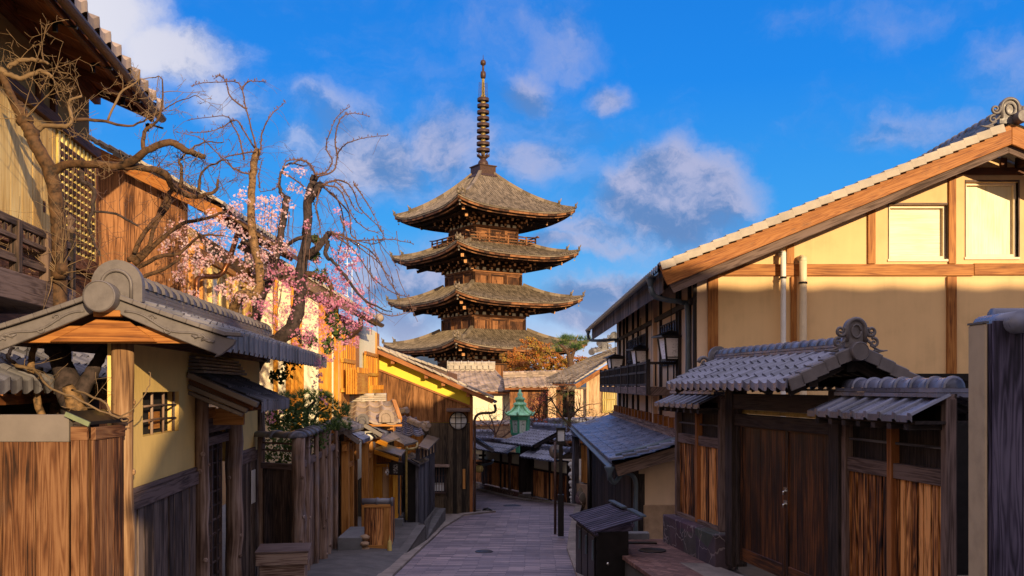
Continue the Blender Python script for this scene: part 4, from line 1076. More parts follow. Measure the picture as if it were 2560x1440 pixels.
mb = MB(); mb.prism([LP(-.3, .1, sz_b - .18), LP(L1, .1, sz_b - .18), LP(L1, lw - .1, -1.68), LP(-.3, lw - .1, -1.68)], UP * .04); mb.build('soffit', 'w_black', lr)
mb = MB(); gutter(mb, LP(-.35, lw + .07, -1.60), LP(L1, lw + .07, -1.60), .07); mb.build('gutter', 'm_slate', lr)
mb = MB(); lf = 1.28    # front wall line of the lean-to
fS = S
boards(mb, S, .45, L1, -4.9, -1.6, .30, .03, lf, .008, .008); mb.build('board_front', 'w_black', lean)
mb = MB(); mb.box(S, .42, L1, lf - .1, lf - .01, -4.9, -1.6); mb.build('backing', 'w_black', lean)
E = Fr(3.82 - lf, 19.4, 6.2, 19.4); k2 = 19.4 / F
mb = MB(); mb.box(E, .0, .13, -.1, .02, -4.6, -1.7); mb.build('corner_post', 'w_black', lean, .006)
xa = E.a(1612)
mb = MB(); mb.box(E, .13, xa, -.1, 0, -4.4, (HY - 1185) * k2); mb.build('end_boards', 'w_black', lean)
mb = MB(); wallpoly(mb, E, [(.13, (HY - 1190) * k2), (2.6, (HY - 1190) * k2), (2.6, -1.3), (1.3, -1.3), (.13, -1.66)], -.12, -.02); mb.box(E, xa, 2.6, -.1, .0, (HY - 1262) * k2, (HY - 1160) * k2); mb.build('end_wall', 'p_pale', lean)
mb = MB(); mb.box(E, xa - .03, 2.6, -.1, .04, -3.35, (HY - 1262) * k2); mb.build('end_footing', 's_base', lean, .02)
# free corner column and downpipes
mb = MB(); mb.tube([LP(8.2, lw - .1, -1.65), LP(8.2, lw - .1, -4.25)], .07, 10); mb.build('porch_column', 'm_black', lean)
mb = MB(); q = LP(-.32, lw + .05, -1.66); mb.lathe([(.05, -.26), (.06, -.1), (.11, 0), (.11, .02)], q, 10)
mb.tube(smoothpath([tuple(q - UP * .2), tuple(q + V((.12, .15, -.32))), tuple(V((P(1560, 0, 19.2).x, 19.2, (HY - 1180) * k2))), tuple(V((P(1588, 0, 19.2).x, 19.25, (HY - 1195) * k2))), tuple(V((P(1590, 0, 19.2).x, 19.25, -2.4))), tuple(V((P(1590, 0, 19.2).x, 19.25, -3.3)))]), .048, 10); mb.build('downpipe', 'm_slate', lean)
# eave downpipes of the house
def hpipe(y0, px, pyt, y1, yw, name='downpipe'):
    mb = MB(); q = TP(a_e - .18, .12, y0)
    mb.lathe([(.05, -.22), (.06, -.1), (.1, 0), (.1, .04)], q, 10)
    w_ = V((P(px, 0, yw).x, yw, q.z - .42))
    mb.tube(smoothpath([tuple(q - UP * .16), tuple(q - UP * .34 + V((.08, .02, 0))), tuple(lerp(q, w_, .5) - UP * .18), tuple(w_ + V((-.12, 0, .03))), tuple(w_ - UP * .18), tuple(V((w_.x, w_.y, -.2))), tuple(V((w_.x, w_.y, y1)))]), .055, 10)
    mb.build(name, 'm_slate', house)
hpipe(18.5, 1719, 750, -1.0, 19.4); hpipe(36.2, 1548, 848, -1.0, 35.2)
# pale vent pipes on the gable wall
for px, pt, pb, w_, ml in ((1951, 634, 860, .055, 'white'), (2000, 647, 858, .075, 'm_pipew')):
    a = ha(px); z1 = hz(pt); mb = MB()
    mb.tube(smoothpath([tuple(H(a, .0, z1 - .02)), tuple(H(a, .12, z1 - .01)), tuple(H(a, .2, z1 - .10)), tuple(H(a, .2, z1 - .4)), tuple(H(a, .2, -1.8))]), w_, 12); mb.build('vent_pipe', ml, house)
    mb = MB(); mb.tube([H(a, .2, z1 - .5), H(a, .2, z1 - .54)], w_ + .012, 12); mb.box(H, a - .02, a + .02, 0, .2, z1 - .53, z1 - .50); mb.build('pipe_clip', 'm_black', house)
# three hanging lanterns
lan = None
LAB = ['largest hanging white glass lantern with dark hood, beside the corner downpipe', 'middle hanging white glass lantern, in front of the balcony lattice', 'smallest hanging lantern with pointed hood at the far end of the balcony']
for i, (px, pc, wpx) in enumerate(((1678, 872, 52), (1602, 898, 41), (1538, 914, 33))):
    Y = (21.2, 27.0, 33.5)[i]; s = 1.0
    t = T('hanging_lantern', LAB[i], 'lantern', P(px, pc, Y) - UP * .32, 'lanterns hanging along the street front of the plaster house')
    c = P(px, pc, Y); hw = wpx / F * Y / 2; hh = hw * 1.08; hb = hw * .72
    ang = .18; xd = V((math.cos(ang), math.sin(ang), 0)); yd = V((-math.sin(ang), math.cos(ang), 0))
    def cor(r, z): return [c + xd * r * a + yd * r * b + UP * z for a, b in ((-1, -1), (1, -1), (1, 1), (-1, 1))]
    mb = MB(); q0, q1 = cor(hb * .94, -hh), cor(hw * .94, hh)
    uvs = [[(0, 0), (1, 0), (1, 1), (0, 1)]] * 4
    mb.add(q0 + q1, [(k, (k + 1) % 4, 4 + (k + 1) % 4, 4 + k) for k in range(4)], UP, False, uvs); mb.build('glass_panes', 'lampglass', t)
    mb = MB(); q0, q1 = cor(hb, -hh), cor(hw, hh)
    for k in range(4): mb.beam(q0[k], q1[k], .035, .035); mb.beam(q0[k], q0[(k + 1) % 4], .04, .05); mb.beam(q1[k], q1[(k + 1) % 4], .04, .05)
    mb.beam(lerp(q0[0], q1[0], .12), lerp(q0[1], q1[1], .12), .02, .02)
    mb.build('frame', 'm_black', t)
    mb = MB(); q0, q1, q2 = cor(hw * 1.5, hh), cor(hw * 1.5, hh + .03), cor(hw * .30, hh + hw * .62)
    mb.add(q0 + q1 + q2, [(3, 2, 1, 0)] + [(k, (k + 1) % 4, 4 + (k + 1) % 4, 4 + k) for k in range(4)] + [(4 + k, 4 + (k + 1) % 4, 8 + (k + 1) % 4, 8 + k) for k in range(4)] + [(8, 9, 10, 11)], UP)
    mb.tube([c + UP * (hh + hw * .5), c + UP * (hh + hw * .95)], .03, 6); mb.build('hood', 'm_black', t)
    mb = MB(); mb.tube([c + UP * (hh + hw * .9), c + UP * (2.0 - c.z)], .012, 5); mb.build('chain', 'm_black', t)
    wallx = S(S.a(px) if S.a(px) > 0 else 1, 0, 0).x
    mb = MB()
    for z_ in (-.08, .12): mb.beam(c + UP * z_ + xd * hw, V((S.o.x + (Y - 19) * .019, Y + .1, c.z + z_)), .025, .025)
    for q in (.2, .32): mb.beam(c + UP * -.08 + xd * (hw + q), c + UP * .12 + xd * (hw + q), .02, .02)
    mb.build('wall_arm', 'm_black', t)
# ---- terrace with brick paving
ter = T('brick_terrace', 'raised red brick terrace with speckled stone edging before the gate', 'terrace', V((2.4, 16, -3.9)))
tz = -2.9
A_ = [(1495, 1352, 17.5), (1700, 1352, 17.6)]
pl = [V((1.70, 17.45, tz)), V((3.05, 17.45, tz)), V((3.35, 14.2, tz)), V((3.6, 12.6, tz)), V((3.4, 11.5, tz)), V((2.55, 11.9, tz)), V((2.25, 13.6, tz))]
mb = MB(); mb.prism([p + UP * 0 for p in pl], UP * -.06, V((0, 1, 0))); mb.build('brick_paving', 'brickred', ter)
mb = MB(); mb.prism([p - UP * .065 for p in [V((1.64, 17.5, tz)), V((3.2, 17.5, tz)), V((4.0, 12.6, tz)), V((3.5, 11.2, tz)), V((2.5, 11.8, tz)), V((2.18, 13.6, tz))]], UP * -1.1); mb.build('retaining_wall', 's_conc', ter)
mb = MB(); mb.box(Fr(1.60, 17.5, 3.2, 17.5), 0, 1.0, -.12, .12, -3.6, -2.78); mb.build('edging', 's_gran', ter, .01)
mb = MB(); pp = [V((1.66, 17.4, tz)), V((2.2, 13.7, tz)), V((2.5, 12.0, tz))]
for a, b in zip(pp, pp[1:]):
    n = int((b - a).length / .24)
    for i in range(n): mb.beam(lerp(a, b, (i + .02) / n) + UP * .0, lerp(a, b, (i + .98) / n) + UP * .0, .13, .07)
mb.build('brick_edging', 'brickred', ter, .006)
mb = MB(); cc = [V((2.75, 15.1, tz + .004)), V((3.25, 15.0, tz + .004)), V((3.9, 12.8, tz + .004)), V((3.6, 11.2, tz + .004)), V((3.1, 11.4, tz + .004)), V((3.1, 13.0, tz + .004))]
mb.prism(cc, UP * -.03); mb.build('concrete_ramp', 's_concl', ter)
mb = MB(); mb.lathe([(.245, 0), (.245, .01), (.23, .016), (.22, .01)], V((2.47, 16.2, tz)), 28); tag(mb.build('utility_cover', 'm_black'), 'round dark cover set in the red brick terrace', 'manhole cover')
mb = MB(); mb.obox(V((2.32, 16.95, tz + .012)), V((.34, 0, 0)), V((0, .08, 0)), UP * .01); tag(mb.build('drain_grate', 'm_black'), 'narrow dark drain grate in the brick terrace', 'drain')
# speckled planter edge at the picture foot
mb = MB(); mb.prism([V((2.3, 13.6, tz + .0)), V((2.85, 13.5, tz)), V((3.05, 12.0, tz)), V((2.6, 11.4, tz)), V((2.4, 12.0, tz))], UP * .02); mb.build('speckled_slab', 's_gran', ter)
# ---- black service cabinet by the road
cab = T('service_cabinet', 'black wooden service cabinet with slatted sloping lid beside the terrace', 'cabinet', V((1.5, 16.6, -3.5)))
K = Fr(1.42, 15.5, 1.20, 17.2, -1)     # street side face
cz0, cz1 = -3.7, -2.46
mb = MB(); mb.box(K, 0, 1.7, -.56, 0, cz0, cz1); mb.build('body', 'm_black', cab, .01)
mb = MB()
for i in range(3):
    a0 = .06 + .55 * i
    mb.box(K, a0, a0 + .48, .003, .025, cz0 + .12, cz1 - .1)
d_ = mb.build('doors', 'm_black', cab, .006)
mb = MB()
for i in range(3): mb.box(K, .10 + .55 * i, .14 + .55 * i, .025, .05, -2.95, -2.62)
mb.build('handle', 'm_slate', d_)
mb = MB(); n = 13
for i in range(n):
    a = lerp(-.12, 1.82, i / (n - 1)); 
    p0 = K(a, .10, cz1 + .02); p1 = K(a, -.76, cz1 + .24); mb.beam(p0, p1, .10, .03)
mb.beam(K(-.16, .02, cz1 - .02), K(1.8, .02, cz1 - .02), .04, .05); mb.beam(K(-.16, -.6, cz1 + .12), K(1.8, -.6, cz1 + .12), .04, .06)
mb.prism([K(0, 0, cz1), K(0, -.62, cz1), K(0, -.62, cz1 + .17)], K.u * 1.7)
mb.build('slatted_lid', 'w_purple', cab, .004)
mb = MB(); mb.beam(K(-.14, -.78, cz1 + .27), K(.78, -.78, cz1 + .27), .10, .03); mb.beam(K(.86, -.70, cz1 + .29), K(1.84, -.70, cz1 + .29), .10, .03); mb.build('lid_cap', 'm_slate', cab)
mb = MB(); mb.lathe([(.028, 0), (.03, .01), (.015, .02)], K(-.002, -.2, -3.0), 12, -K.u); mb.build('lock', 'm_chrome', cab)
# boulders
def rock(name, c, r, label, mat='s_stone', sq=(1, 1, .8)):
    mb = MB(); n, m = 14, 9; vs = []
    for j in range(m + 1):
        th = math.pi * j / m
        for i in range(n):
            ph = 2 * math.pi * i / n; q = V((math.sin(th) * math.cos(ph), math.sin(th) * math.sin(ph), math.cos(th)))
            k_ = 1 + .28 * mn.noise(q * 1.7 + V(c)) + .1 * mn.noise(q * 5 + V(c)); vs.append(V(c) + V((q.x * sq[0], q.y * sq[1], q.z * sq[2])) * r * k_)
    mb.add(vs, [(j * n + i, (j + 1) * n + i, (j + 1) * n + (i + 1) % n, j * n + (i + 1) % n) for j in range(m) for i in range(n)], UP, True)
    return tag(mb.build(name, mat), label, 'rock')
rock('boulder', (1.50, 18.6, -3.25), .36, 'tall mossy rough boulder standing at the road behind the black cabinet', sq=(.5, 1.0, 1.15))
rock('stone', tuple(onroad(1218, 1281, .06)), .12, 'small dark stone at the street corner below the gabled house', 'm_black', (1.3, .8, .8))
rock('boulder', (2.62, 34.2, -4.2), .42, 'reddish rounded boulder at the end of the plank wall with charms', 's_wallst', (.6, 1, 1.0))
# ---- street lamp and sign pole
sl_ = T('street_lamp', 'black street lamp with a boxy lattice lantern head on a square pole', 'street lamp', P(1402, 1340, 23.4))
k3 = 23.4 / F; b = P(1402, 1340, 23.4); zz = lambda py: (HY - py) * k3
LF = Fr(b.x, 23.4, b.x + 1, 23.4)
mb = MB(); mb.box(LF, -.075, .075, -.075, .075, b.z, zz(1236)); mb.box(LF, -.045, .045, -.045, .045, zz(1236), zz(1105)); mb.build('pole', 'm_black', sl_, .006)
mb = MB(); mb.box(LF, -.085, .085, -.085, .085, zz(1102), zz(1076)); mb.build('lamp_glass', 'paper', sl_)
mb = MB(); h0, h1 = zz(1108), zz(1071)
for q in (-.11, .085): mb.box(LF, q, q + .025, -.11, -.085, h0, h1); mb.box(LF, q, q + .025, .085, .11, h0, h1)
mb.box(LF, -.115, .115, -.115, .115, h0 - .03, h0 + .05); mb.box(LF, -.12, .12, -.12, .12, h1 - .04, h1 + .03)
for q in (-.06, 0, .06): mb.box(LF, q - .008, q + .008, -.10, -.09, h0, h1)
for q in (.33, .66): mb.box(LF, -.11, .11, -.10, -.09, lerp(h0, h1, q) - .008, lerp(h0, h1, q) + .008)
mb.build('lamp_housing', 'm_black', sl_)
sp_ = T('sign_pole', 'thin brown pole carrying a round disc sign seen from behind', 'sign', P(1388, 1335, 24.2))
b = P(1388, 1335, 24.2); k4 = 24.2 / F
mb = MB(); mb.tube([b, V((b.x, b.y, (HY - 1105) * k4))], .036, 10); mb.build('pole', 'm_brown', sp_)
mb = MB(); mb.lathe([(.0, 0), (.19, 0), (.19, .012), (0, .015)], V((b.x + .03, b.y + .05, (HY - 1130) * k4)), 26, V((.1, 1, 0))); mb.build('disc', 'm_tin', sp_)
mb = MB(); mb.box(Fr(b.x, b.y, b.x + 1, b.y), -.06, .10, -.04, .0, (HY - 1132) * k4, (HY - 1124) * k4); mb.build('bracket', 'm_slate', sp_)
# ================================================================ LEFT SIDE
L = Fr(-3.80, 9.0, -4.41, 16.0)
la = lambda y: (y - 9.0) * 1.0038
gh = T('roofed_wall', 'ochre plastered garden wall with tiled ridge roof, log posts and carved tile gable end', 'wall', L(3.5, 0, -2.9))
# plaster with the latticed window opening
wa0, wa1, wz0, wz1 = L.a(357), L.a(447), -.53, -.065
zr = lambda y: -1.15      # rail height
d0a, d1a = la(11.95), la(13.6)
mb = MB(); wallhole(mb, L, .02, d0a - .1, -1.12, .42, wa0, wa1, wz0, wz1, -.16, 0); mb.box(L, d1a + .1, la(16.1), -.16, 0, -1.12, .42); mb.box(L, d0a - .1, d1a + .1, -.16, -.002, -.25, .42); mb.build('plaster', 'p_ochre', gh)
win = MB(); win.box(L, wa0, wa1, -.14, -.13, wz0, wz1); win = win.build('window', 'dark', gh)
mb = MB()
for i in range(4): q = lerp(wa0 + .05, wa1 - .05, i / 3); mb.tube([L(q, -.05, wz0), L(q + .01, -.05, wz1)], .016, 7, rough=.15)
for i in range(2): q = lerp(wz0, wz1, (i + 1) / 3); mb.tube([L(wa0, -.035, q), L(lerp(wa0, wa1, .5), -.03, q + .01), L(wa1, -.035, q - .005)], .013, 6, rough=.2)
mb.build('lattice', 'w_log', win)
mb = MB(); mb.box(L, wa0 + .62, wa0 + .95, -.125, -.10, wz0 + .05, wz0 + .24); mb.build('hanging_plaque', 'w_shop', win)
mb = MB(); mb.box(L, 0, d0a - .05, -.03, .06, -1.24, -1.08); mb.box(L, d1a + .05, la(15.6), -.03, .06, -1.24, -1.08); mb.box(L, 0, d0a - .05, -.03, .03, -1.08, -1.03); mb.box(L, d1a + .05, la(15.6), -.03, .03, -1.08, -1.03); mb.each('rail', 'w_rail', gh, .006)
mb = MB(); boards(mb, L, .05, d0a - .1, -3.1, -1.24, .17, .02, -.01, .005, .02, .4); boards(mb, L, d1a + .1, la(15.6), -3.4, -1.24, .16, .02, -.01, .005, .02, .4); mb.build('lower_planks', 'w_grey', gh, .003)
def log(mb, p0, p1, r, seg=9, wob=.10, n=12):
    p0, p1 = V(p0), V(p1); pts = []; rs = []
    for i in range(seg + 1):
        t = i / seg; pts.append(lerp(p0, p1, t) + V((R.uniform(-1, 1), R.uniform(-1, 1), 0)) * r * wob); rs.append(r * (1 + R.uniform(-.07, .07)))
    mb.tube(pts, rs, n, rough=.05)
def knots(mb, p0, p1, r, n, dr):
    for i in range(n):
        c = lerp(V(p0), V(p1), R.uniform(.08, .92)); a = R.uniform(-1.3, 1.3); e = (dr * math.cos(a) + V((-dr.y, dr.x, 0)) * math.sin(a)).normalized()
        mb.lathe([(.034, -.012), (.03, .008), (.012, .016), (.005, .008)], c + e * r * .97, 10, e)
for (y, r, zt_, zb_, ml, off) in ((8.9, .098, .50, -3.0, 'w_logwarm', .03), (11.75, .085, -.1, -3.1, 'w_log', .08), (13.55, .12, -.12, -3.25, 'w_log', .10), (16.0, .085, -.1, -3.5, 'w_grey', .02)):
    mb = MB(); log(mb, L(la(y), off, zb_), L(la(y), off, zt_), r); knots(mb, L(la(y), off, zb_), L(la(y), off, zt_), r, 4, (L.n - L.u).normalized()); mb.build('log_post', ml, gh)
# latticed sliding door in its dark frame
mb = MB(); mb.box(L, d0a - .02, d1a - .15, -.10, -.08, -3.2, -.62); dr = mb.build('door', 'w_black', gh)
mb = MB()
for i in range(6): q = lerp(d0a, d1a - .2, i / 5); mb.box(L, q - .018, q + .018, -.08, -.04, -3.15, -.66)
for i in range(13): q = lerp(-3.1, -.7, i / 12); mb.box(L, d0a - .02, d1a - .15, -.075, -.05, q, q + .025)
mb.build('door_lattice', 'w_rail', dr)
mb = MB(); mb.box(L, d0a - .12, d1a + .1, -.1, .08, -.62, -.42); mb.box(L, d0a - .12, d1a + .1, -.08, .05, -.80, -.68); mb.each('lintel', 'w_rail', gh, .005)
mb = MB(); mb.box(L, d0a - .05, d0a + .35, .05, .13, -.42, -.28); mb.box(L, d0a + .3, d0a + .38, .1, .5, -.52, -.30); mb.build('bracket_beam', 'w_shop', gh, .005)
# small tiled canopy above the door
c0, c1 = la(11.35), la(14.1)
mb = MB(); tiles(mb, L(c0 + .1, .0, .16), L(c1 - .1, .0, .16), L(c0, .88, -.22), L(c1, .80, -.24), .20, .22, .036, .02, 'wave', .002, .13); cn = mb.build('canopy_roof', 't_grey', gh)
mb = MB()
for dd in range(5): mb.box(L, c0 + .02 * dd, c1 - .1, -.02, .20 - .03 * dd, .16 + .045 * dd, .197 + .045 * dd)
mb.build('canopy_ridge', 't_orn', cn, .004)
mb = MB(); mb.beam(L(c0 - .02, .02, .14), L(c0 - .02, .86, -.235), .12, .07); mb.beam(L(c0 + .03, .0, .0), L(c0 + .03, .72, -.31), .06, .06); mb.beam(L(c0 + .05, .0, -.08), L(c0 + .05, .66, -.36), .05, .05); mb.beam(L(c0 + .08, .0, .06), L(c0 + .08, .76, -.27), .05, .05)
mb.build('canopy_verge', 'm_grey', cn, .006)
mb = MB()
for i in range(9): q = lerp(c0 + .08, c1 - .1, i / 8); mb.beam(L(q, 0, .06), L(q, .78, -.28), .05, .05)
mb.box(L, c0 + .1, c1 - .1, .48, .56, -.34, -.24); mb.prism([L(c0 + .05, 0, .10), L(c1 - .1, 0, .10), L(c1 - .1, .8, -.245), L(c0 + .05, .8, -.245)], UP * .012); mb.build('canopy_rafters', 'w_eave', cn)
# main roof
g0, g1 = la(8.55), la(16.7); RZ2 = .86
zz_ = lambda d: RZ2 - abs(d) * .34
mb = MB(); ER = 1.08
A_, B_, C_, D_ = L(g0, .1, zz_(.1)), L(g1, .1, zz_(.1)), L(g0, ER, zz_(ER)), L(g1, ER, zz_(ER))
tiles(mb, A_, B_, C_, D_, .27, .24, .035, .022, 'rib', .003, .19)
tiles(mb, L(g1, -.1, zz_(.1)), L(g0, -.1, zz_(.1)), L(g1, -ER + .05, zz_(ER)), L(g0, -ER + .05, zz_(ER)), .27, .24, .03, .022, 'rib', .003, .10)
grf = mb.build('roof', 't_grey', gh)
mb = MB(); ridge(mb, L(g0 + .14, 0, RZ2 - .06), L(g1, 0, RZ2 - .06), .12, .32, 4, .045, .30, .03); mb.build('ridge', 't_orn', grf)
mb = MB(); mb.prism([L(g0, -ER, zz_(ER) - .06), L(g0, 0, RZ2 - .06), L(g0, ER, zz_(ER) - .06), L(g0, ER, zz_(ER) - .10), L(g0, 0, RZ2 - .10), L(g0, -ER, zz_(ER) - .10)], L.u * (g1 - g0))
for i in range(22): 
    q = lerp(g0 + .25, g1 - .1, i / 21); mb.beam(L(q, .05, RZ2 - .15), L(q, ER - .14, zz_(ER) - .12), .05, .07)
mb.box(L, g0 + .1, g1, -.08, .08, RZ2 - .32, RZ2 - .14); mb.box(L, g0 + .1, g1, -.06, .08, .42, .52); mb.build('rafters', 'w_eavedk', grf)
# carved gable boards of grey tile
Gf = Fr(*(L(g0, 0, 0).xy), *(L(g0, 0, 0).xy + V((1, .087, 0)).xy))    # facing the camera, a to the right
def barge(sg):
    top = []; bot = []
    n = 12
    for i in range(n + 1):
        t = i / n; a = sg * lerp(.0, 1.10, t); zc = RZ2 - .02 - abs(a) * .40 + .05 * t * t
        top.append((a, zc)); bot.append((a, zc - lerp(.115, .19, t)))
    tipb = [(sg * 1.19, top[-1][1] - .02), (sg * 1.16, top[-1][1] - .07), (sg * 1.05, bot[-1][1] + .03), (sg * .98, bot[-2][1] - .03)]
    return top + tipb + bot[::-1][1:]
for sg in (-1, 1):
    pts = barge(sg); mb = MB(); mb.prism([Gf(a, .02, z) for a, z in pts], Gf.n * .05)
    bo = mb.build('carved_gable_board', 't_orn', grf, .008)
    mb = MB()
    for i in range(9):
        a = sg * lerp(.02, 1.1, i / 9); a2 = sg * lerp(.02, 1.1, (i + 1) / 9) ; f_ = lambda q: RZ2 + .0 - abs(q) * .40 + .05 * (abs(q) / 1.1) ** 2
        mb.beam(Gf(a, .03, f_(a) + .015), Gf(a2, .03, f_(a2) + .015), .15, .045)
    mb.beam(Gf(sg * 1.08, .03, f_(1.1) + .02), Gf(sg * 1.24, .03, f_(1.1) + .01), .15, .04)
    mb.build('gable_coping', 't_orn', bo, .006)
    mb = MB()
    q = lambda a, dz: Gf(sg * a, .075, f_(a) - .10 + dz)
    mb.tube([q(lerp(.18, .98, i / 24), .028 * math.sin(i / 24 * 9.5)) for i in range(25)], [.011] * 25, 6)
    spiral(mb, q(.42, .025), Gf.u * sg, UP, .038, 1.3, .010); spiral(mb, q(.56, -.03), Gf.u * sg, -UP, .036, 1.3, .010)
    for j in range(5): mb.tube([q(.78 + .03 * j, .0 - .02 * (j % 2)), q(.82 + .03 * j, .035 - .02 * abs(j - 2)), q(.85 + .035 * j, .01)], [.010, .014, .008], 6)
    mb.build('relief_scroll', 't_orn', bo)
mb = MB(); disc(mb, Gf(0, .22, RZ2 - .045), Gf.n, .145, .24, 32); mb.build('ridge_disc', 't_orn', grf)
mb = MB(); onigawara(mb, Gf(.10, .05, RZ2 - .08), Gf.u, UP, .37, plain_arch=True); mb.build('ridge_ornament', 't_orn', grf)
mb = MB(); mb.box(Gf, -.78, .92, -.10, -.03, .40, .56); mb.prism([Gf(-.52, -.02, .41), Gf(.45, -.02, .41), Gf(.2, -.02, .60), Gf(-.1, -.02, .62)], Gf.n * .03); mb.box(Gf, -.10, .14, -.02, .08, .64, .70); mb.each('gable_beam', 'w_orange', gh, .006)
# ---- near plank fence at the picture edge
fz = lambda py, Y=8.: (HY - py) / F * Y
A1 = Fr(-6.5, 8.0, -3.5, 8.0)
nf = T('plank_fence', 'wide brown plank fence with grey metal cap, in front of the log post', 'fence', A1(1.5, 0, -3))
mb = MB(); boards(mb, A1, 0, A1.a(176), -3.0, fz(1103), .30, .03, 0, .006, .003, .1); mb.build('planks', 'w_near', nf, .004)
mb = MB(); mb.box(A1, 0, A1.a(178), -.03, .045, fz(1104), fz(1036)); mb.build('metal_cap', 'm_grey', nf, .004)
bp = T('fence_post', 'boxed cedar fence end with sloping green edged cap, against the log post', 'post', A1(A1.a(235), 0, -3))
mb = MB(); a0, a1 = A1.a(184), A1.a(226)
boards(mb, A1, a0, a1, -3.0, fz(1100), .075, .04, .02, .006, .0, .1); mb.box(A1, a0, a1 - .01, -.3, .02, -3, fz(1100)); mb.build('front_board', 'w_near', bp, .004)
mb = MB(); B1 = Fr(*A1(a1 + .015, .03, 0).xy, *(A1(a1 + .0, -.62, 0)).xy); boards(mb, B1, 0, B1.L, -3.0, fz(1100), .14, .03, 0, .006, .004); mb.build('side_boards', 'w_near', bp, .004)
mb = MB(); mb.prism([A1(a0 - .03, .07, fz(1036)), A1(a1 + .03, .07, fz(1062)), A1(a1 + .06, -.66, fz(1062) - .0), A1(a0 - .03, -.66, fz(1036) - .0)], UP * .03); mb.build('sloping_cap', 'm_black', bp, .004)
mb = MB(); mb.beam(A1(a0 - .03, .085, fz(1034)), A1(a1 + .03, .085, fz(1060)), .02, .04); mb.build('cap_edge', 'm_moss', bp)
mb = MB(); mb.box(A1, a0, a1, .02, .06, fz(1100), fz(1066)); mb.box(B1, 0, B1.L, 0, .045, fz(1100), fz(1068)); mb.build('cap_board', 'w_near', bp, .004)
# ---- fence with tiled cap and log posts
q0 = P(651, 0, 15.7); q1 = P(738, 0, 15.25); q2 = P(850, 0, 22.)
X1 = Fr(q0.x, q0.y, q1.x, q1.y); X2 = Fr(q1.x, q1.y, q2.x, q2.y)
tf = T('tile_capped_fence', 'grey log fence capped by humped roof tiles, behind the wooden box', 'fence', V((q1.x, q1.y + 2, -3.6)))
zc = -.86
mb = MB(); boards(mb, X1, .06, X1.L - .08, -3.5, -1.36, .5, .025, -.03, .006, 0, 0); mb.build('end_panel', 'w_dkgrey', tf)
mb = MB(); mb.box(X1, .02, X1.L, -.06, .03, -1.40, -1.30)
for z_ in (-.98, -1.10): mb.box(X1, .05, X1.L - .05, -.03, .0, z_, z_ + .03)
for z_ in (-.98, -1.10):
    mb.box(X2, .05, X2.L, -.03, .0, z_, z_ + .035)
mb.box(X2, .05, X2.L, -.05, .05, -1.42, -1.30); mb.each('rail', 'w_rail', tf, .004)
mb = MB(); boards(mb, X2, .08, X2.L, lambda a: -3.45 - a * .09, -1.4, .16, .025, -.03, .006, .01, .3); mb.build('boards', 'w_log', tf)
sp2 = [0, 1.0, 2.2, 3.1, 4.1, 5.4, X2.L]
for i, a in enumerate(sp2):
    r = (.115, .05, .045, .105, .05, .05, .045)[i]; mb = MB(); p0, p1 = X2(a + .04, .05, -3.55 - a * .09), X2(a + .04, .05, zc + .0); log(mb, p0, p1, r, 10, .12); knots(mb, p0, p1, r, (5, 2, 0, 7, 2, 2, 0)[i], (X2.n - X2.u * .5).normalized())
    mb.build('log_post', 'w_log', tf)
mb = MB(); log(mb, X1(.0, .0, -3.6), X1(.0, 0, zc), .05); mb.build('log_post', 'w_log', tf)
mb = MB()
for fr, n, d in ((X1, 2, 0), (X2, 13, 0)):
    for i in range(n):
        a0_, a1_ = lerp(-.05, fr.L + .05, i / n), lerp(-.05, fr.L + .05, (i + 1) / n) + .02
        for aa, bb, rr in ((a0_, a1_, .12 + .012 * R.random()), (a1_ - .09, a1_ + .0, .158)):
            vs = []
            for q in (aa, bb):
                for k in range(9):
                    an = math.pi * (k / 8); vs.append(fr(q, math.cos(an) * rr * 1.15, zc + .0 + math.sin(an) * rr * .75 - .0 * q))
            mb.add(vs, [(k, k + 1, 10 + k, 9 + k) for k in range(8)] + [tuple(range(8, -1, -1)), tuple(range(9, 18)), (0, 9, 17, 8)], fr.u, True)
mb.build('tile_cap', 't_grey', tf)
nb = MB(); c = L(la(15.35), .09, 0); nf_ = Fr(*L(la(15.2), .03, 0).xy, *L(la(15.65), .04, 0).xy); nb.box(nf_, 0, .28, .0, .012, -1.95, -1.40); tag(nb.build('paper_notice', 'white'), 'narrow white paper notice nailed beside the log fence', 'notice')
# wooden box
wb_ = T('wooden_box', 'weathered wooden box with overhanging lid at the foot of the log fence', 'box', P(705, 1440, 13.4)); kk = 13.4 / F
BX = Fr(P(648, 0, 13.4).x, 13.4, P(762, 0, 13.5).x, 13.5)
mb = MB(); mb.box(BX, 0, BX.L, -.62, 0, -3.2, -2.62); mb.build('body', 'w_box', wb_, .008)
mb = MB(); mb.box(BX, -.05, BX.L + .05, -.66, .05, -2.62, -2.44); mb.build('lid', 'w_box', wb_, .012)
mb = MB(); mb.box(BX, -.06, BX.L + .06, -.68, .06, -2.44, -2.41); mb.build('lid_top', 'w_rail', wb_, .006)

# ---- upper houses
def facade(px0, Y0, px1, Y1): a, b = P(px0, 0, Y0), P(px1, 0, Y1); return Fr(a.x, a.y, b.x, b.y)
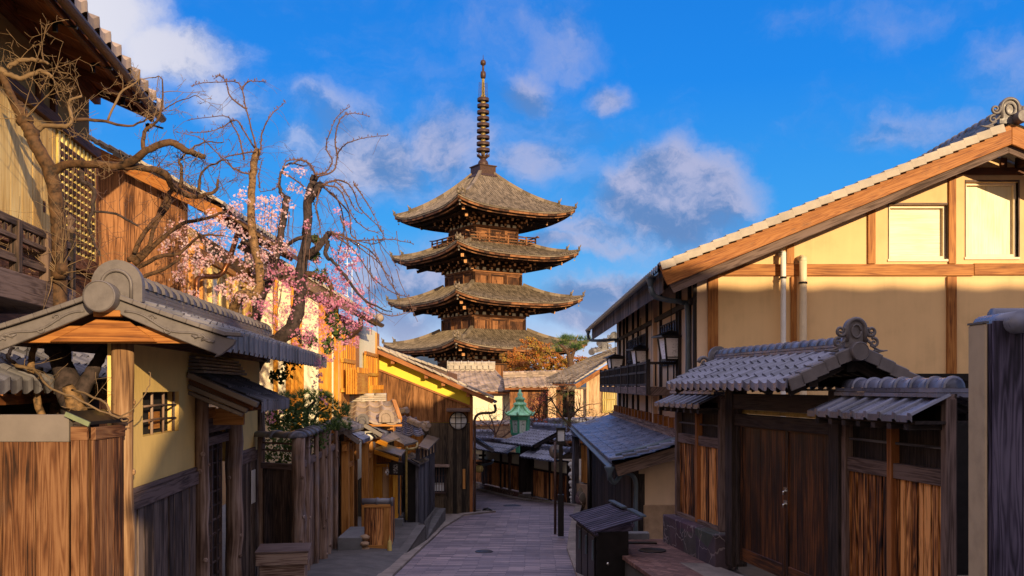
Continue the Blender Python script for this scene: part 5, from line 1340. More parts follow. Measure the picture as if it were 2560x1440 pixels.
# house A: deep eave, yellow boarded front with lattice and balcony
HA = Fr(-6.46 + .14 * 6, 6, -6.88, 15.0)
hA = T('eaved_house', 'old wooden house with deep red-brown eaves, yellow boarded upper front and balcony', 'house', V((-8.5, 11, -3)))
za = lambda px, py: HA.z(px, py)
m0, m1 = 0, HA.a(226)
lat0 = HA.a(131)
zt0, zt1, zb0 = HA.z(226, 380), HA.z(132, 322), -1.0
ztop = (zt0 + zt1) / 2; zlow = HA.z(190, 700)
mb = MB(); boards(mb, HA, 0, lat0 - .05, zlow + .35, ztop - .06, .38, .04, .02, .008, .004, .1); mb.build('panel_doors', 'w_yellow', hA, .003)
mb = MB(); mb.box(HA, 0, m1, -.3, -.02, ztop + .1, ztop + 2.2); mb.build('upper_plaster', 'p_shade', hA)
mb = MB(); mb.box(HA, 0, m1, -.3, .0, -3, ztop + .1); mb.build('core_wall', 'w_eavedk', hA)
mb = MB(); mb.box(HA, 0, m1 + .1, 0, .14, ztop - .06, ztop + .10); mb.box(HA, 0, m1 + .05, 0, .10, zlow + .15, zlow + .37); mb.box(HA, m1 - .02, m1 + .08, 0, .1, zlow, ztop)
for q in (HA.a(95), lat0): mb.box(HA, q - .05, q + .05, -.02, .06, ztop + .1, ztop + 1.6)
mb.each('frame_beam', 'w_eavedk', hA, .006)
mb = MB(); mb.box(HA, lat0, m1 - .02, .0, .03, zlow + .3, ztop - .06); lb = mb.build('lattice_panel', 'w_lattice', hA)
mb = MB(); n = 9
for i in range(n + 1): q = lerp(lat0 + .04, m1 - .06, i / n); mb.box(HA, q - .045, q + .045, .03, .085, zlow + .3, ztop - .06)
mb.build('lattice_uprights', 'w_lattice', lb, .003)
mb = MB()
for j in range(13):
    z_ = lerp(zlow + .45, ztop - .25, j / 12)
    for i in range(n): q = lerp(lat0 + .04, m1 - .06, (i + .5) / n); mb.box(HA, q - .075, q + .075, .031, .092, z_ - .035, z_ + .035)
mb.build('lattice_pegs', 'w_eavedk', lb)
mb = MB(); mb.box(HA, HA.a(96), HA.a(101), .065, .07, HA.z(98, 530), HA.z(98, 502)); mb.build('door_pull', 'w_eavedk', hA)
# balcony
bd = 1.0; bz = HA.z(110, 700, bd)
bA0, bA1 = 0, HA.a(190, bd)
mb = MB(); mb.box(HA, bA0, bA1, 0, bd, bz - .30, bz - .0); bb = mb.build('balcony_floor', 'w_rail', hA, .01)
mb = MB(); ht = HA.z(110, 578, bd) - bz
for z_, h_ in ((ht - .06, .08), (ht * .62, .05), (.10, .05)): mb.box(HA, bA0, bA1, bd - .08, bd - .02, bz + z_, bz + z_ + h_)
for i in range(7): q = lerp(.1, bA1 - .05, i / 6); mb.box(HA, q - .05, q + .05, bd - .10, bd, bz, bz + ht + (.0 if i < 6 else .14))
for i in range(34): q = lerp(.1, bA1 - .05, i / 33); mb.box(HA, q - .015, q + .015, bd - .065, bd - .035, bz + ht * .62, bz + ht)
mb.box(HA, bA0, bA1, bd - .07, bd - .04, bz + .15, bz + ht * .35)
mb.lathe([(.05, 0), (.07, .05), (.03, .1), (.075, .17), (.0, .24)], HA(bA1 - .05, bd - .05, bz + ht + .14), 10); mb.build('balustrade', 'w_dkgrey', bb, .004)
# eave
oe = 1.0; e1 = P(405, 296, 15.5); e0 = V((-5.9 + .14 * 9.5, 6., e1.z))
ue = (e1 - e0).normalized(); ne = V((ue.y, -ue.x, 0))
Er = Fr(e0.x, e0.y, e1.x, e1.y)
mb = MB(); gutter(mb, Er(0, 0, e1.z), Er(Er.L, 0, e1.z), .075); hAr = MB()
sA = .42
tiles(hAr, Er(0, -3.2, e1.z + .16 + 3.2 * sA), Er(Er.L - .05, -3.2, e1.z + .16 + 3.2 * sA), Er(0, .0, e1.z + .16), Er(Er.L - .05, 0, e1.z + .16), .50, .45, .10, .03, 'wave', .004, .14)
hAr = hAr.build('roof', 't_warm', hA); mb.build('gutter', 'm_brown', hAr)
mb = MB(); Lm = Er.L - .12
mb.prism([Er(0, -.10, e1.z + .02), Er(Lm, -.10, e1.z + .02), Er(Lm, -2.2, e1.z + .02 + 2.1 * sA), Er(0, -2.2, e1.z + .02 + 2.1 * sA)], UP * .04); mb.build('soffit', 'w_eave', hAr)
mb = MB()
for i in range(9): q = lerp(.3, Lm - .05, i / 8); mb.beam(Er(q, -.12, e1.z - .02), Er(q, -2.2, e1.z - .02 + 2.1 * sA), .07, .12)
mb.box(Er, 0, Lm, -.16, -.10, e1.z - .10, e1.z + .06); mb.box(Er, 0, Lm + .02, -1.05, -.95, e1.z + .16, e1.z + .36)
mb.build('eave_rafters', 'w_eave', hAr)
mb = MB(); 
for i in range(7): 
    q = lerp(.5, Lm - .1, i / 6); mb.beam(Er(q + .4, -.02, e1.z - .12), Er(q + .4, -.28, e1.z - .05), .03, .03); mb.beam(Er(q + .4, -.28, e1.z - .05), Er(q + .4, -.28, e1.z - .18), .04, .05)
mb.each('gutter_hook', 'm_black', hAr)
mb = MB(); mb.beam(Er(Lm + .0, -.05, e1.z + .10), Er(Lm, -2.4, e1.z + .10 + 2.4 * sA), .06, .20); mb.build('bargeboard', 'w_eavedk', hAr)
q0_, q1_ = HA.a(-60, 1.2), HA.a(232)
mb = MB(); tiles(mb, HA(q0_, .03, .74), HA(q1_, .03, .74), HA(q0_, 1.35, .02), HA(q1_ + .1, 1.35, -.02), .27, .26, .05, .03, 'wave', .005, .12); lA = mb.build('lower_roof', 't_grey', hA)
mb = MB(); mb.box(HA, q0_, q1_, .01, .10, -3.0, .66); mb.build('under_roof_shade', 'dark', lA)  # dark sheet standing in for the shade under the lower roof
mb = MB(); mb.box(HA, q0_, q1_, 1.10, 1.18, -.18, -.08)
for i in range(22): q = lerp(q0_ + .1, q1_ - .05, i / 21); mb.beam(HA(q, .05, .60), HA(q, 1.28, -.07), .05, .06)
mb.build('lower_rafters', 'w_eave', lA)
# house B: plank gable with window front
yB = 16.6; kB = yB / F
BG = Fr(P(200, 0, yB).x, yB, P(470, 0, yB).x, yB)
hB = T('plank_gable_house', 'house with tall brown plank gable and a sash window behind the blossom', 'house', V((-7.5, 19, -3)))
gz = lambda a: (HY - (372 + (P(0, 0, 1).x * 0 + ((BG(a, 0, 0).x * F / yB + 1280) - 225) * .49))) * kB
mb = MB(); boards(mb, BG, 0, BG.L, -2.5, lambda a: gz(a) - .12, .2, .025, 0, .004, .006, .15); mb.build('gable_planks', 'w_plank', hB)
BF = facade(470, yB, 622, 21.9)
mb = MB(); mb.box(BF, .02, BF.L + 1.2, -.2, 0, -2.5, 2.9); mb.build('front_wall', 'p_cream', hB)
mb = MB(); mb.prism([BG(0, .30, gz(0) - .14), BG(BG.L + .72, .30, gz(BG.L + .72) - .14), BG(BG.L + .72, .30, gz(BG.L + .72) + .08), BG(0, .30, gz(0) + .08)], BG.n * .04); 
rB = MB(); x_ = BG.L + .76
def tb(a, y, off): q = BG(a, 0, gz(a) + off); q.y = y; q.x += (y - yB) * -.02; return q
tiles(rB, tb(0, 22.2, .16), tb(0, yB - .4, .16), tb(x_, 22.2, .16), tb(x_, yB - .4, .16), .28, .3, .035, .02, 'wave', .004, .07)
rB = rB.build('roof', 't_edge', hB); mb.build('bargeboard', 'w_verge', rB, .005)
mb = MB(); n = 15
for i in range(n): 
    a0_, a1_ = lerp(0, x_, i / n), lerp(0, x_, (i + 1) / n); mb.beam(tb(a0_, yB - .40, .20), tb(a1_ + .02, yB - .40, .17), .2, .05)
mb.build('verge_tiles', 't_edge', rB, .006)
mb = MB(); mb.prism([tb(BG.L - .3, yB - .3, .0), tb(x_ - .03, yB - .3, .0), tb(x_ - .03, 22.1, .0), tb(BG.L - .3, 22.1, .0)], UP * .05)
for i in range(14): y = lerp(yB - .2, 22, i / 13); mb.beam(tb(BG.L - .3, y, -.05), tb(x_ - .06, y, -.05), .07, .09)
mb.build('eave_rafters', 'w_eavedk', rB)
mb = MB(); gutter(mb, tb(x_ + .06, yB - .3, .05), tb(x_ + .06, 22.2, .05), .07); mb.tube(smoothpath([tuple(tb(x_ + .02, 17.2, .0)), tuple(BF(.75, .45, 2.15)), tuple(BF(.3, .14, 2.0)), tuple(BF(.18, .1, 1.7)), tuple(BF(.18, .1, .2))]), .05, 10); mb.build('copper_gutter', 'm_copper', rB)
for (p0, p1, y0_, y1_, gl_) in ((520, 560, 645, 790, 'glassb'), (585, 618, 690, 800, 'glassb')):
    a0, a1 = BF.a(p0), BF.a(p1); z0, z1 = 1.0, 2.25
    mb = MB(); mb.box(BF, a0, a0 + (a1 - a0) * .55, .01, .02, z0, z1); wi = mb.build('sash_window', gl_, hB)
    mb = MB()
    for q in (a0 - .06, a0 + (a1 - a0) * .5, a1): mb.box(BF, q, q + .1, .0, .09, z0 - .05, z1)
    mb.box(BF, a0 - .06, a1 + .1, 0, .09, z1, z1 + .1); mb.box(BF, a0 + (a1 - a0) * .5, a1, .01, .05, z0, z1); mb.build('window_frame', 'w_yellow', wi, .004)
mb = MB()
for px in (474, 500, 570, 622): a = BF.a(px); mb.box(BF, a - .07, a + .07, 0, .07, -1, 2.7)
mb.box(BF, 0, BF.L + 1, 0, .12, 2.38, 2.55); mb.each('corner_board', 'w_shop', hB, .005)
# house C: white walls, brown eave
yC = 22.; kC = yC / F
CG = Fr(P(610, 0, yC).x, yC, P(843, 0, yC).x, yC)
cz = lambda a: (HY - (690 + ((CG(a, 0, 0).x * F / yC + 1280) - 740) * .58)) * kC
hC = T('white_walled_house', 'white plastered house with amber wooden shutters behind the cherry tree', 'house', V((-5.5, 25, -3.5)))
mb = MB(); wallpoly(mb, CG, [(0, -2.6), (CG.L, -2.6), (CG.L, cz(CG.L) - .1), (0, cz(0) - .1)], -.2, 0); mb.build('gable_wall', 'p_white', hC)
mb = MB()
for px, w_ in ((690, .1), (742, .26), (814, .30), (841, .1)): a = CG.a(px); mb.box(CG, a - w_ / 2, a + w_ / 2, 0, .05, -1.2, cz(a) - .1)
mb.box(CG, CG.a(715), CG.a(760), .0, .03, -.6, .9); mb.each('timber_post', 'w_amber', hC, .005)
CF = Fr(P(843, 0, yC).x, yC, P(944, 0, 30).x, 29.9)
mb = MB(); mb.box(CF, 0.02, CF.L, -.2, 0, -2.6, 1.75); mb.build('front_wall', 'p_white', hC)
mb = MB()
for p0, p1 in ((847, 868), (884, 893), (938, 944)):
    a0, a1 = CF.a(p0), CF.a(p1); mb.box(CF, a0, a1, 0, .06, -2, 1.7)
mb.each('timber_post', 'w_shop', hC, .005)
for (p0, p1, zz0, zz1) in ((848, 878, -.1, 1.35), (907, 936, -.25, .95)):
    a0, a1 = CF.a(p0), CF.a(p1)
    mb = MB(); mb.box(CF, a0, a1, .02, .05, zz0, zz1); ws = mb.build('shuttered_window', 'w_lattice', hC)
    mb = MB(); n = 6
    for i in range(n + 1): q = lerp(a0, a1, i / n); mb.box(CF, q - .06, q + .06, .05, .10, zz0, zz1)
    for z_ in (zz0, zz0 + .5 * (zz1 - zz0), zz1): mb.box(CF, a0 - .1, a1 + .1, .05, .12, z_ - .05, z_ + .05)
    mb.build('shutter_bars', 'w_amber', ws, .004)
    dq, hq = (.42, .50) if p0 < 900 else (.26, .22)
    mb = MB(); mb.box(CF, a0 + .1, a1 + .15, .15, dq, zz0 - .1, zz0 + hq)
    for i in range(12): q = lerp(a0 + .1, a1 + .1, i / 11); mb.box(CF, q - .04, q + .04, dq + .001, dq + .02, zz0 + hq - .08, zz0 + hq + .06)
    for i in range(5): mb.box(CF, a0 + .06, a0 + .099, lerp(.15, dq, i / 5), lerp(.15, dq, i / 5) + .03, zz0 - .1, zz0 + hq + .04)
    mb.build('window_railing', 'w_amber', ws, .004)
def tc(a, y, off): q = CG(a, 0, cz(a) + off); q.y = y; q.x -= (y - yC) * .025; return q
xc = CG.a(895)
rC = MB(); tiles(rC, tc(.0, 26.3, .12), tc(.0, yC - .4, .12), tc(xc, 26.3, .12), tc(xc, yC - .4, .12), .28, .3, .035, .02, 'wave', .004, .06); rC = rC.build('roof', 't_warm', hC)
mb = MB(); mb.beam(tc(0, yC - .38, .0), tc(xc, yC - .38, .0), .05, .26); mb.build('bargeboard', 'w_dkgrey', rC, .005)
mb = MB(); n = 14
for i in range(n): a0_, a1_ = lerp(0, xc, i / n), lerp(0, xc, (i + 1) / n); mb.beam(tc(a0_, yC - .36, .17), tc(a1_ + .02, yC - .36, .14), .22, .06)
mb.build('verge_tiles', 't_edge', rC, .006)
mb = MB(); mb.prism([tc(0, yC - .3, -.02), tc(xc - .03, yC - .3, -.02), tc(xc - .03, 26.2, -.02), tc(0, 26.2, -.02)], UP * .05)
for i in range(12): y = lerp(yC - .2, 26.1, i / 11); mb.beam(tc(CG.L - .3, y, -.08), tc(xc - .06, y, -.08), .07, .09)
mb.build('eave_rafters', 'w_eavedk', rC)
mb = MB(); gutter(mb, tc(xc + .06, yC - .4, .02), tc(xc + .06, 26.3, .02), .085); q = tc(xc + .04, yC + .1, -.12)
mb.tube(smoothpath([tuple(q), tuple(q - UP * .22), tuple(lerp(q, CF(.3, .1, 1.0), .55) - UP * .08), tuple(CF(.3, .1, 1.05))]), .06, 10); mb.build('copper_gutter', 'm_brown', rC)
mb = MB()   # roof ornament at the back corner
mb.lathe([(.12, 0), (.12, .2)], tc(xc - .02, 26.35, .18), 12, V((0, 1, 0))); mb.build('eave_end_tile', 't_warm', rC)
# house D: dark gabled house with lime strip
yD = 30.; kD = yD / F
DG = Fr(P(850, 0, yD).x, yD, P(1180, 0, yD).x, yD)
dz_ = lambda a: (HY - (852 + ((DG(a, 0, 0).x * F / yD + 1280) - 890) * .436)) * kD
hD = T('dark_gabled_house', 'dark board gabled house with lime plaster strip and round lattice window at the bend', 'house', V((-3.6, 34, -4.2)))
a_m = DG.a(1180)
zsep = lambda a: dz_(a) - .66 + .035 * a
zs2 = (HY - 1057) * kD
mb = MB(); boards(mb, DG, 0, a_m, zs2 + .012, lambda a: zsep(a), .125, .02, 0, .003, .004, .3); mb.build('board_cladding', 'w_dhouse', hD); mb = MB(); boards(mb, DG, 0, a_m, -4.25, zs2, .15, .02, .004, .003, .004, .3); mb.box(DG, 0, a_m, -.2, -.005, -4.2, -1.3); mb.build('lower_cladding', 'w_dshade', hD)  # upper boards toned as sunlit, lower boards as shaded
mb = MB(); wallpoly(mb, DG, [(0, -4.2), (a_m, -4.2), (a_m, dz_(a_m) - .05), (0, dz_(0) - .05)], -.25, -.02); 
mb.build('lime_strip', 'p_lime', hD)
mb = MB(); mb.beam(DG(.0, .05, zsep(0)), DG(a_m, .05, zsep(a_m)), .06, .06); mb.box(DG, a_m - .07, a_m + .03, -.06, .07, -4.25, zsep(a_m) + .34)
for px in (985, 1068, 1110, 1172): a = DG.a(px); mb.box(DG, a - .06, a + .06, 0, .35, dz_(a) - .22, dz_(a) - .08)
mb.each('trim_timber', 'w_eave', hD, .004)
xd_ = DG.a(1232)
def td(a, y, off): q = DG(a, 0, dz_(a) + off); q.y = y; q.x -= (y - yD) * .05; return q
rD = MB(); tiles(rD, td(-.3, 42, .1), td(-.3, yD - .45, .1), td(xd_, 42, .1), td(xd_, yD - .45, .1), .28, .3, .035, .02, 'wave', .004, .06); rD = rD.build('roof', 't_warm', hD)
mb = MB(); mb.beam(td(-.3, yD - .42, -.04), td(xd_, yD - .42, -.04), .05, .13); mb.build('bargeboard', 'w_eave', rD, .004)
mb = MB(); n = 19
for i in range(n): a0_, a1_ = lerp(-.3, xd_, i / n), lerp(-.3, xd_, (i + 1) / n); mb.beam(td(a0_, yD - .40, .13), td(a1_ + .02, yD - .40, .10), .24, .06)
mb.build('verge_tiles', 't_edge', rD, .006)
mb = MB(); mb.prism([td(-.3, yD - .3, -.03), td(xd_ - .03, yD - .3, -.03), td(xd_ - .03, 41, -.03), td(-.3, 41, -.03)], UP * .04)
for i in range(24): y = lerp(yD - .3, 41, i / 23); mb.beam(td(a_m, y, -.07), td(xd_ - .04, y, -.07), .06, .08)
mb.build('eave_rafters', 'w_eavedk', rD)
mb = MB(); gutter(mb, td(xd_ + .06, yD - .4, .02), td(xd_ + .06, 41.5, .02), .075); q = td(xd_ + .05, yD - .2, -.1)
mb.tube(smoothpath([tuple(q), tuple(q - UP * .25), tuple(DG(a_m + .25, .1, -.9)), tuple(DG(a_m + .09, .08, -1.1)), tuple(DG(a_m + .09, .08, -1.5)), tuple(DG(a_m + .09, .08, -4.1))]), .045, 8); mb.build('downpipe', 'm_brown', rD)
DS = Fr(*DG(a_m, -.02, 0).xy, *(DG(a_m, 0, 0) + V((-.7, 12, 0))).xy); mb = MB(); boards(mb, DS, 0, DS.L, -5, -.7, .2, .02, 0, .004); mb.build('side_boards', 'w_black', hD)
# round window
ca, czn = DG.a(1146), (HY - 1052) * kD
mb = MB(); mb.lathe([(.0, 0), (.275, 0), (.275, .02), (0, .02)], DG(ca, .026, czn), 32, DG.n); rw = mb.build('round_window', 'paper', hD)
mb = MB(); pts = [DG(ca + math.cos(2 * math.pi * i / 36) * .285, .04, czn + math.sin(2 * math.pi * i / 36) * .285) for i in range(37)]; mb.tube(pts, .02, 6)
for q in (-.09, .09): mb.box(DG, ca + q - .01, ca + q + .01, .05, .065, czn - .25, czn + .25)
for q in (-.09, .10): mb.box(DG, ca - .25, ca + .25, .05, .065, czn + q - .01, czn + q + .01)
mb.build('window_bars', 'w_black', rw)
mb = MB(); mb.box(DG, DG.a(1118), DG.a(1176), 0, .35, (HY - 1026) * kD, (HY - 1020) * kD); mb.beam(DG(DG.a(1118), .36, (HY - 1026) * kD), DG(DG.a(1176), .36, (HY - 1026) * kD), .03, .06); mb.build('window_hood', 'w_rail', hD, .004)
a0, a1 = DG.a(1084), DG.a(1112); z0, z1 = (HY - 1230) * kD, (HY - 1168) * kD
mb = MB(); mb.box(DG, a0, a1, .025, .04, z0, z1); lw_ = mb.build('low_window', 'glass', hD)
mb = MB()
for i in range(5): q = lerp(a0, a1, i / 4); mb.box(DG, q - .012, q + .012, .04, .06, z0, z1)
for i in range(4): q = lerp(z0, z1, i / 3); mb.box(DG, a0, a1, .04, .055, q - .01, q + .01)
mb.box(DG, a0 - .04, a1 + .04, .03, .10, z0 - .05, z0); mb.box(DG, a1, a1 + .05, .03, .1, z0, z1); mb.build('window_bars', 'w_rail', lw_)
mb = MB(); mb.box(DG, a0 + .04, a1 - .03, .041, .045, z0 + .04, z0 + .30); mb.build('blind', 'paper', lw_)
mb = MB(); mb.box(DG, a0 - .05, a1 + .17, .0, .25, z1 + .02, z1 + .10); mb.build('low_hood', 'w_box', hD, .005)
mb = MB(); mb.box(DG, DG.a(1157), DG.a(1163.5), .03, .05, (HY - 1222) * kD, (HY - 1172) * kD); mb.build('name_board', 'w_shop', hD, .003)
# higher roof behind the dark house
hb = T('rear_roof_house', 'pale verge of a second roof rising just behind the dark gabled house', 'house', V((-5, 44, -4)))
yE = 44.; kE = yE / F
mb = MB(); p0, p1 = P(800, 815, yE), P(1118, 925, yE); n = 20
for i in range(n): mb.beam(lerp(p0, p1, i / n), lerp(p0, p1, (i + 1) / n) - UP * .03, .5, .10)
mb.build('verge_tiles', 't_edge', hb)
mb = MB(); mb.prism([p0 + V((0, .2, -.1)), p1 + V((0, .2, -.1)), V((p1.x - .2, yE + .2, -5)), V((p0.x, yE + .2, -5))], V((0, 8, 0))); mb.build('walls', 'w_dhouse', hb)
mb = MB(); mb.beam(p0 + UP * -.16, p1 + UP * -.16, .3, .2); mb.build('bargeboard', 'w_rail', hb)
# ================================================================ SMALL GATES AND SHOPS OF THE LEFT SIDE
def slab_roof(mb, P00, P10, P01, P11, kind='wave', tw=.2, cl=.22, amp=.03): tiles(mb, P00, P10, P01, P11, tw, cl, amp, .02, kind, .003, .07)
XA = Fr(q2.x - .0, q2.y, q2.x - .12, 28.5)    # line of fronts beyond the log fence
# first small gate: two narrow orange posts and a little tiled roof
def minigate(y0, y1, d0, zt, label, zb, hood, mat='w_shop'):
    a0, a1 = (y0 - XA.o.y), (y1 - XA.o.y)
    t = T('garden_gate', label, 'gate', XA((a0 + a1) / 2, d0, zb))
    for a in (a0, a1):
        mb = MB(); mb.box(XA, a - .085, a + .085, d0 - .17, d0, zb, zt); mb.each('gate_post', mat, t, .006)
    mb = MB(); boards(mb, XA, a0 + .1, a1 - .1, zb + .1, zt - .5, .2, .02, d0 - .12, .004); mb.build('gate_boards', 'w_rail', t)
    mb = MB(); mb.box(XA, a0 - .2, a1 + .2, d0 - .14, d0 - .02, zt - .22, zt - .06); mb.box(XA, a0, a1, d0 - .10, d0 - .0, zt - .62, zt - .5); mb.each('cross_beam', mat, t, .005)
    rz_ = zt + .30; mb = MB(); w = hood
    tiles(mb, XA(a0 - .3, d0 - .1, rz_), XA(a1 + .3, d0 - .1, rz_), XA(a0 - .3, d0 + w, zt + .02), XA(a1 + .3, d0 + w, zt + .02), .19, .2, .028, .02, 'wave', .002, .08)
    tiles(mb, XA(a1 + .3, d0 - .1, rz_), XA(a0 - .3, d0 - .1, rz_), XA(a1 + .3, d0 - .1 - w, zt + .02), XA(a0 - .3, d0 - .1 - w, zt + .02), .19, .2, .028, .02, 'wave', .002, .08)
    r = mb.build('roof', 't_blue', t)
    mb = MB(); ridge(mb, XA(a0 - .3, d0 - .1, rz_), XA(a1 + .3, d0 - .1, rz_), .07, .2, 2, .04, .22, .012); mb.build('ridge', 't_blue', r)
    mb = MB(); onigawara(mb, XA(a0 - .36, d0 - .1, rz_ - .02), V((1, .05, 0)), UP, .24, plain_arch=True); disc(mb, XA(a0 - .50, d0 - .1, rz_ + .02), V((0, -1, 0)), .075, .15, 16); mb.build('ridge_ornament', 't_orn', r)
    mb = MB()
    for sg in (1, -1): mb.beam(XA(a0 - .32, d0 - .1, rz_ - .03), XA(a0 - .32, d0 - .1 + sg * (w + .05), zt - .02 - .0), .05, .10)
    mb.build('verge_board', 'm_grey', r, .004)
    return t
minigate(21.6, 22.3, .28, -1.30, 'narrow cedar garden gate with little tiled roof nearest the log fence', -3.9, .34)
minigate(23.2, 24.0, .52, -1.22, 'taller cedar garden gate with rounded ridge tile, next to the white globe lamp', -4.0, .42)
# flat tiled canopy slab behind
cs = T('tiled_canopy', 'blue grey tiled canopy slab above the narrow garden gates', 'canopy', P(880, 1060, 23.))
mb = MB(); a, b, c_, d_ = P(838, 1035, 24.6), P(876, 1028, 24.6 - 3.2), P(880, 1060, 24.4), P(928, 1062, 24.0)
s0 = P(834, 1040, 21.6); s1 = P(866, 1032, 25.5); s2 = P(878, 1071, 21.2); s3 = P(929, 1058, 24.2)
tiles(mb, s0, s1, s2, s3, .2, .25, .03, .02, 'wave', .002, .08); mb.build('roof_tiles', 't_blue', cs)
mb = MB(); mb.beam(s0 - UP * .06, s2 - UP * .08, .05, .10); mb.prism([s0 - UP * .06, s1 - UP * .06, s3 - UP * .1, s2 - UP * .1], UP * .04); mb.build('verge_board', 'm_grey', cs)
mb = MB(); mb.box(XA, -.1, 3.3, -.4, -.1, -4.1, -1.0); boards(mb, XA, -.1, 3.3, -4.1, -1.25, .18, .02, -.09, .004); mb.build('board_wall', 'w_shop', cs)
# low fence box with round tile on top, speckled base
y = 20.6; k5 = y / F; F5 = Fr(P(911, 0, y).x, y, P(974, 0, y).x, y)
lf_ = T('low_fence', 'low brown board fence with one round cap tile on a speckled stone base', 'fence', F5(F5.L / 2, 0, -3.75))
mb = MB(); boards(mb, F5, 0, F5.L - .12, (HY - 1372) * k5, (HY - 1268) * k5, .14, .03, 0, .005); boards(mb, Fr(*F5(F5.L, 0, 0).xy, *(F5(F5.L, 0, 0) + V((-.15, 1.8, 0))).xy), 0, 1.8, -3.7, (HY - 1268) * k5, .2, .03); mb.build('boards', 'w_gate', lf_)
mb = MB(); mb.box(F5, F5.L - .13, F5.L, -.1, .06, (HY - 1372) * k5, (HY - 1268) * k5); mb.box(F5, 0, F5.L, 0, .05, (HY - 1375) * k5, (HY - 1362) * k5); mb.box(F5, 0, F5.L + .03, -.1, .07, (HY - 1268) * k5, (HY - 1260) * k5); mb.build('frame', 'w_shop', lf_, .005)
mb = MB(); zz = (HY - 1254) * k5; mb.tube([F5(-.05, 0, zz), F5(F5.L + .05, 0, zz)], .075, 14); mb.tube([F5(F5.L * .5 - .02, 0, zz), F5(F5.L * .5 + .03, 0, zz)], .092, 14); mb.tube([F5(F5.L + .03, 0, zz), F5(F5.L + .07, 0, zz)], .10, 14); mb.build('cap_tile', 't_grey', lf_)
mb = MB(); mb.box(F5, -.02, F5.L + .02, -.4, .08, -4.0, (HY - 1376) * k5); mb.build('stone_base', 's_gran', lf_, .01)
# speckled plinth and stacked stones left of it
mb = MB(); Fp = Fr(P(872, 0, 20.2).x, 20.2, P(905, 0, 20.2).x, 20.2); mb.box(Fp, -.25, Fp.L, -1.6, 0, -4.2, -3.33); tag(mb.build('gate_plinth', 's_gran', bev=.01), 'speckled grey granite plinth under the cedar garden gate', 'plinth')
for i in range(5):
    y = 20.3; rock('stacked_stone', (P(912, 0, y).x, y - .05 * (i % 2), -3.86 + .13 * i), .105, ['lowest flat stone of the small pile by the granite plinth', 'second stone from the bottom of the small pile', 'middle stone of the small pile by the granite plinth', 'second stone from the top of the small pile', 'topmost stone of the small pile by the granite plinth'][i], 's_base', (1, 1, .6))
# shop with lean-to roofs, sign, posts
shop = T('shop_front', 'small cedar fronted shop with sheet metal canopies and a hanging black sign', 'shop', V((-3.6, 25, -4)))
y = 24.6; k6 = y / F; SH = Fr(P(905, 0, y).x, y, P(1010, 0, y).x, y)
sa = SH.a
mb = MB(); mb.box(SH, sa(905), sa(1000), -.3, -.25, -4.2, (HY - 1120) * k6); boards(mb, SH, sa(905), sa(936), (HY - 1250) * k6, (HY - 1130) * k6, .18, .02, -.1); mb.build('back_wall', 'w_shop', shop)
mb = MB()
for (p0, p1, y0, y1, d0) in ((940, 955, 1255, 1165, 0), (972, 984, 1248, 1165, -.02), (984, 995, 1335, 1185, .15), (932, 940, 1250, 1130, .02)): mb.box(SH, sa(p0), sa(p1), d0 - .14, d0, (HY - y0) * k6, (HY - y1) * k6)
mb.box(SH, sa(932), sa(1000), -.1, .0, (HY - 1168) * k6, (HY - 1160) * k6); mb.box(SH, sa(970), sa(996), 0, .1, (HY - 1292) * k6, (HY - 1284) * k6); mb.each('timber', 'w_amber', shop, .005)
mb = MB(); mb.box(SH, sa(955), sa(972), -.2, -.15, (HY - 1250) * k6, (HY - 1168) * k6); mb.build('door_curtain', 'p_grey', shop)
mb = MB(); mb.box(SH, sa(970), sa(984), -.15, -.1, (HY - 1300) * k6, (HY - 1248) * k6); mb.box(SH, sa(970), sa(1010), .1, .3, (HY - 1340) * k6, (HY - 1294) * k6); mb.each('stone_step', 's_gran', shop)
# upper and lower canopies
mb = MB()
def sheet(mb, a, b, c, d, th=.04): mb.prism([a, b, d, c], UP * th)
r0, r1, r2, r3 = P(935, 1096, 23.8), P(972, 1083, 26.5), P(962, 1106, 23.4), P(1045, 1100, 26.)
sheet(mb, P(930, 1092, 24.2), P(975, 1080, 25.6), P(968, 1107, 24.0), P(1000, 1098, 25.4)); 
cu = mb.build('upper_canopy', 'm_tin', shop)
mb = MB(); tiles(mb, P(970, 1090, 25.0), P(985, 1078, 27.), P(1010, 1112, 24.9), P(1045, 1104, 26.8), .12, .8, .012, .008, 'rib'); mb.build('corrugated_sheet', 'm_tin', cu)
mb = MB(); mb.beam(P(930, 1096, 24.1), P(968, 1112, 23.95), .04, .12); mb.build('canopy_board', 'w_amber', cu)
mb = MB(); sheet(mb, P(936, 1124, 24.0), P(964, 1112, 25.0), P(1003, 1143, 23.8), P(1014, 1128, 24.9), .035); cl_ = mb.build('lower_canopy', 'm_tin', shop)
mb = MB(); mb.beam(P(936, 1129, 23.98), P(996, 1150, 23.8), .04, .10); mb.build('canopy_board', 'w_amber', cl_)
mb = MB(); mb.tube(smoothpath([tuple(P(1043, 1108, 25.4)), tuple(P(1040, 1120, 25.2)), tuple(P(1020, 1124, 25.0)), tuple(P(1016, 1132, 25.0)), tuple(P(1016, 1300, 25.0))]), .035, 8); mb.build('downpipe', 'm_gold', shop)
mb = MB(); mb.lathe([(0, -.10), (.05, -.09), (.088, -.05), (.10, 0), (.088, .05), (.05, .09), (0, .10)], P(924, 1092, 23.2), 18); gl = T('globe_lamp', 'white globe lamp beside the rounded ridge tiles', 'lamp', P(924, 1092, 23.2) - UP * .1); mb.build('globe', 'white', gl)
mb = MB(); mb.tube([P(926, 1092, 23.25), P(948, 1090, 23.9)], .07, 10); mb.build('lamp_arm', 'm_grey', gl)
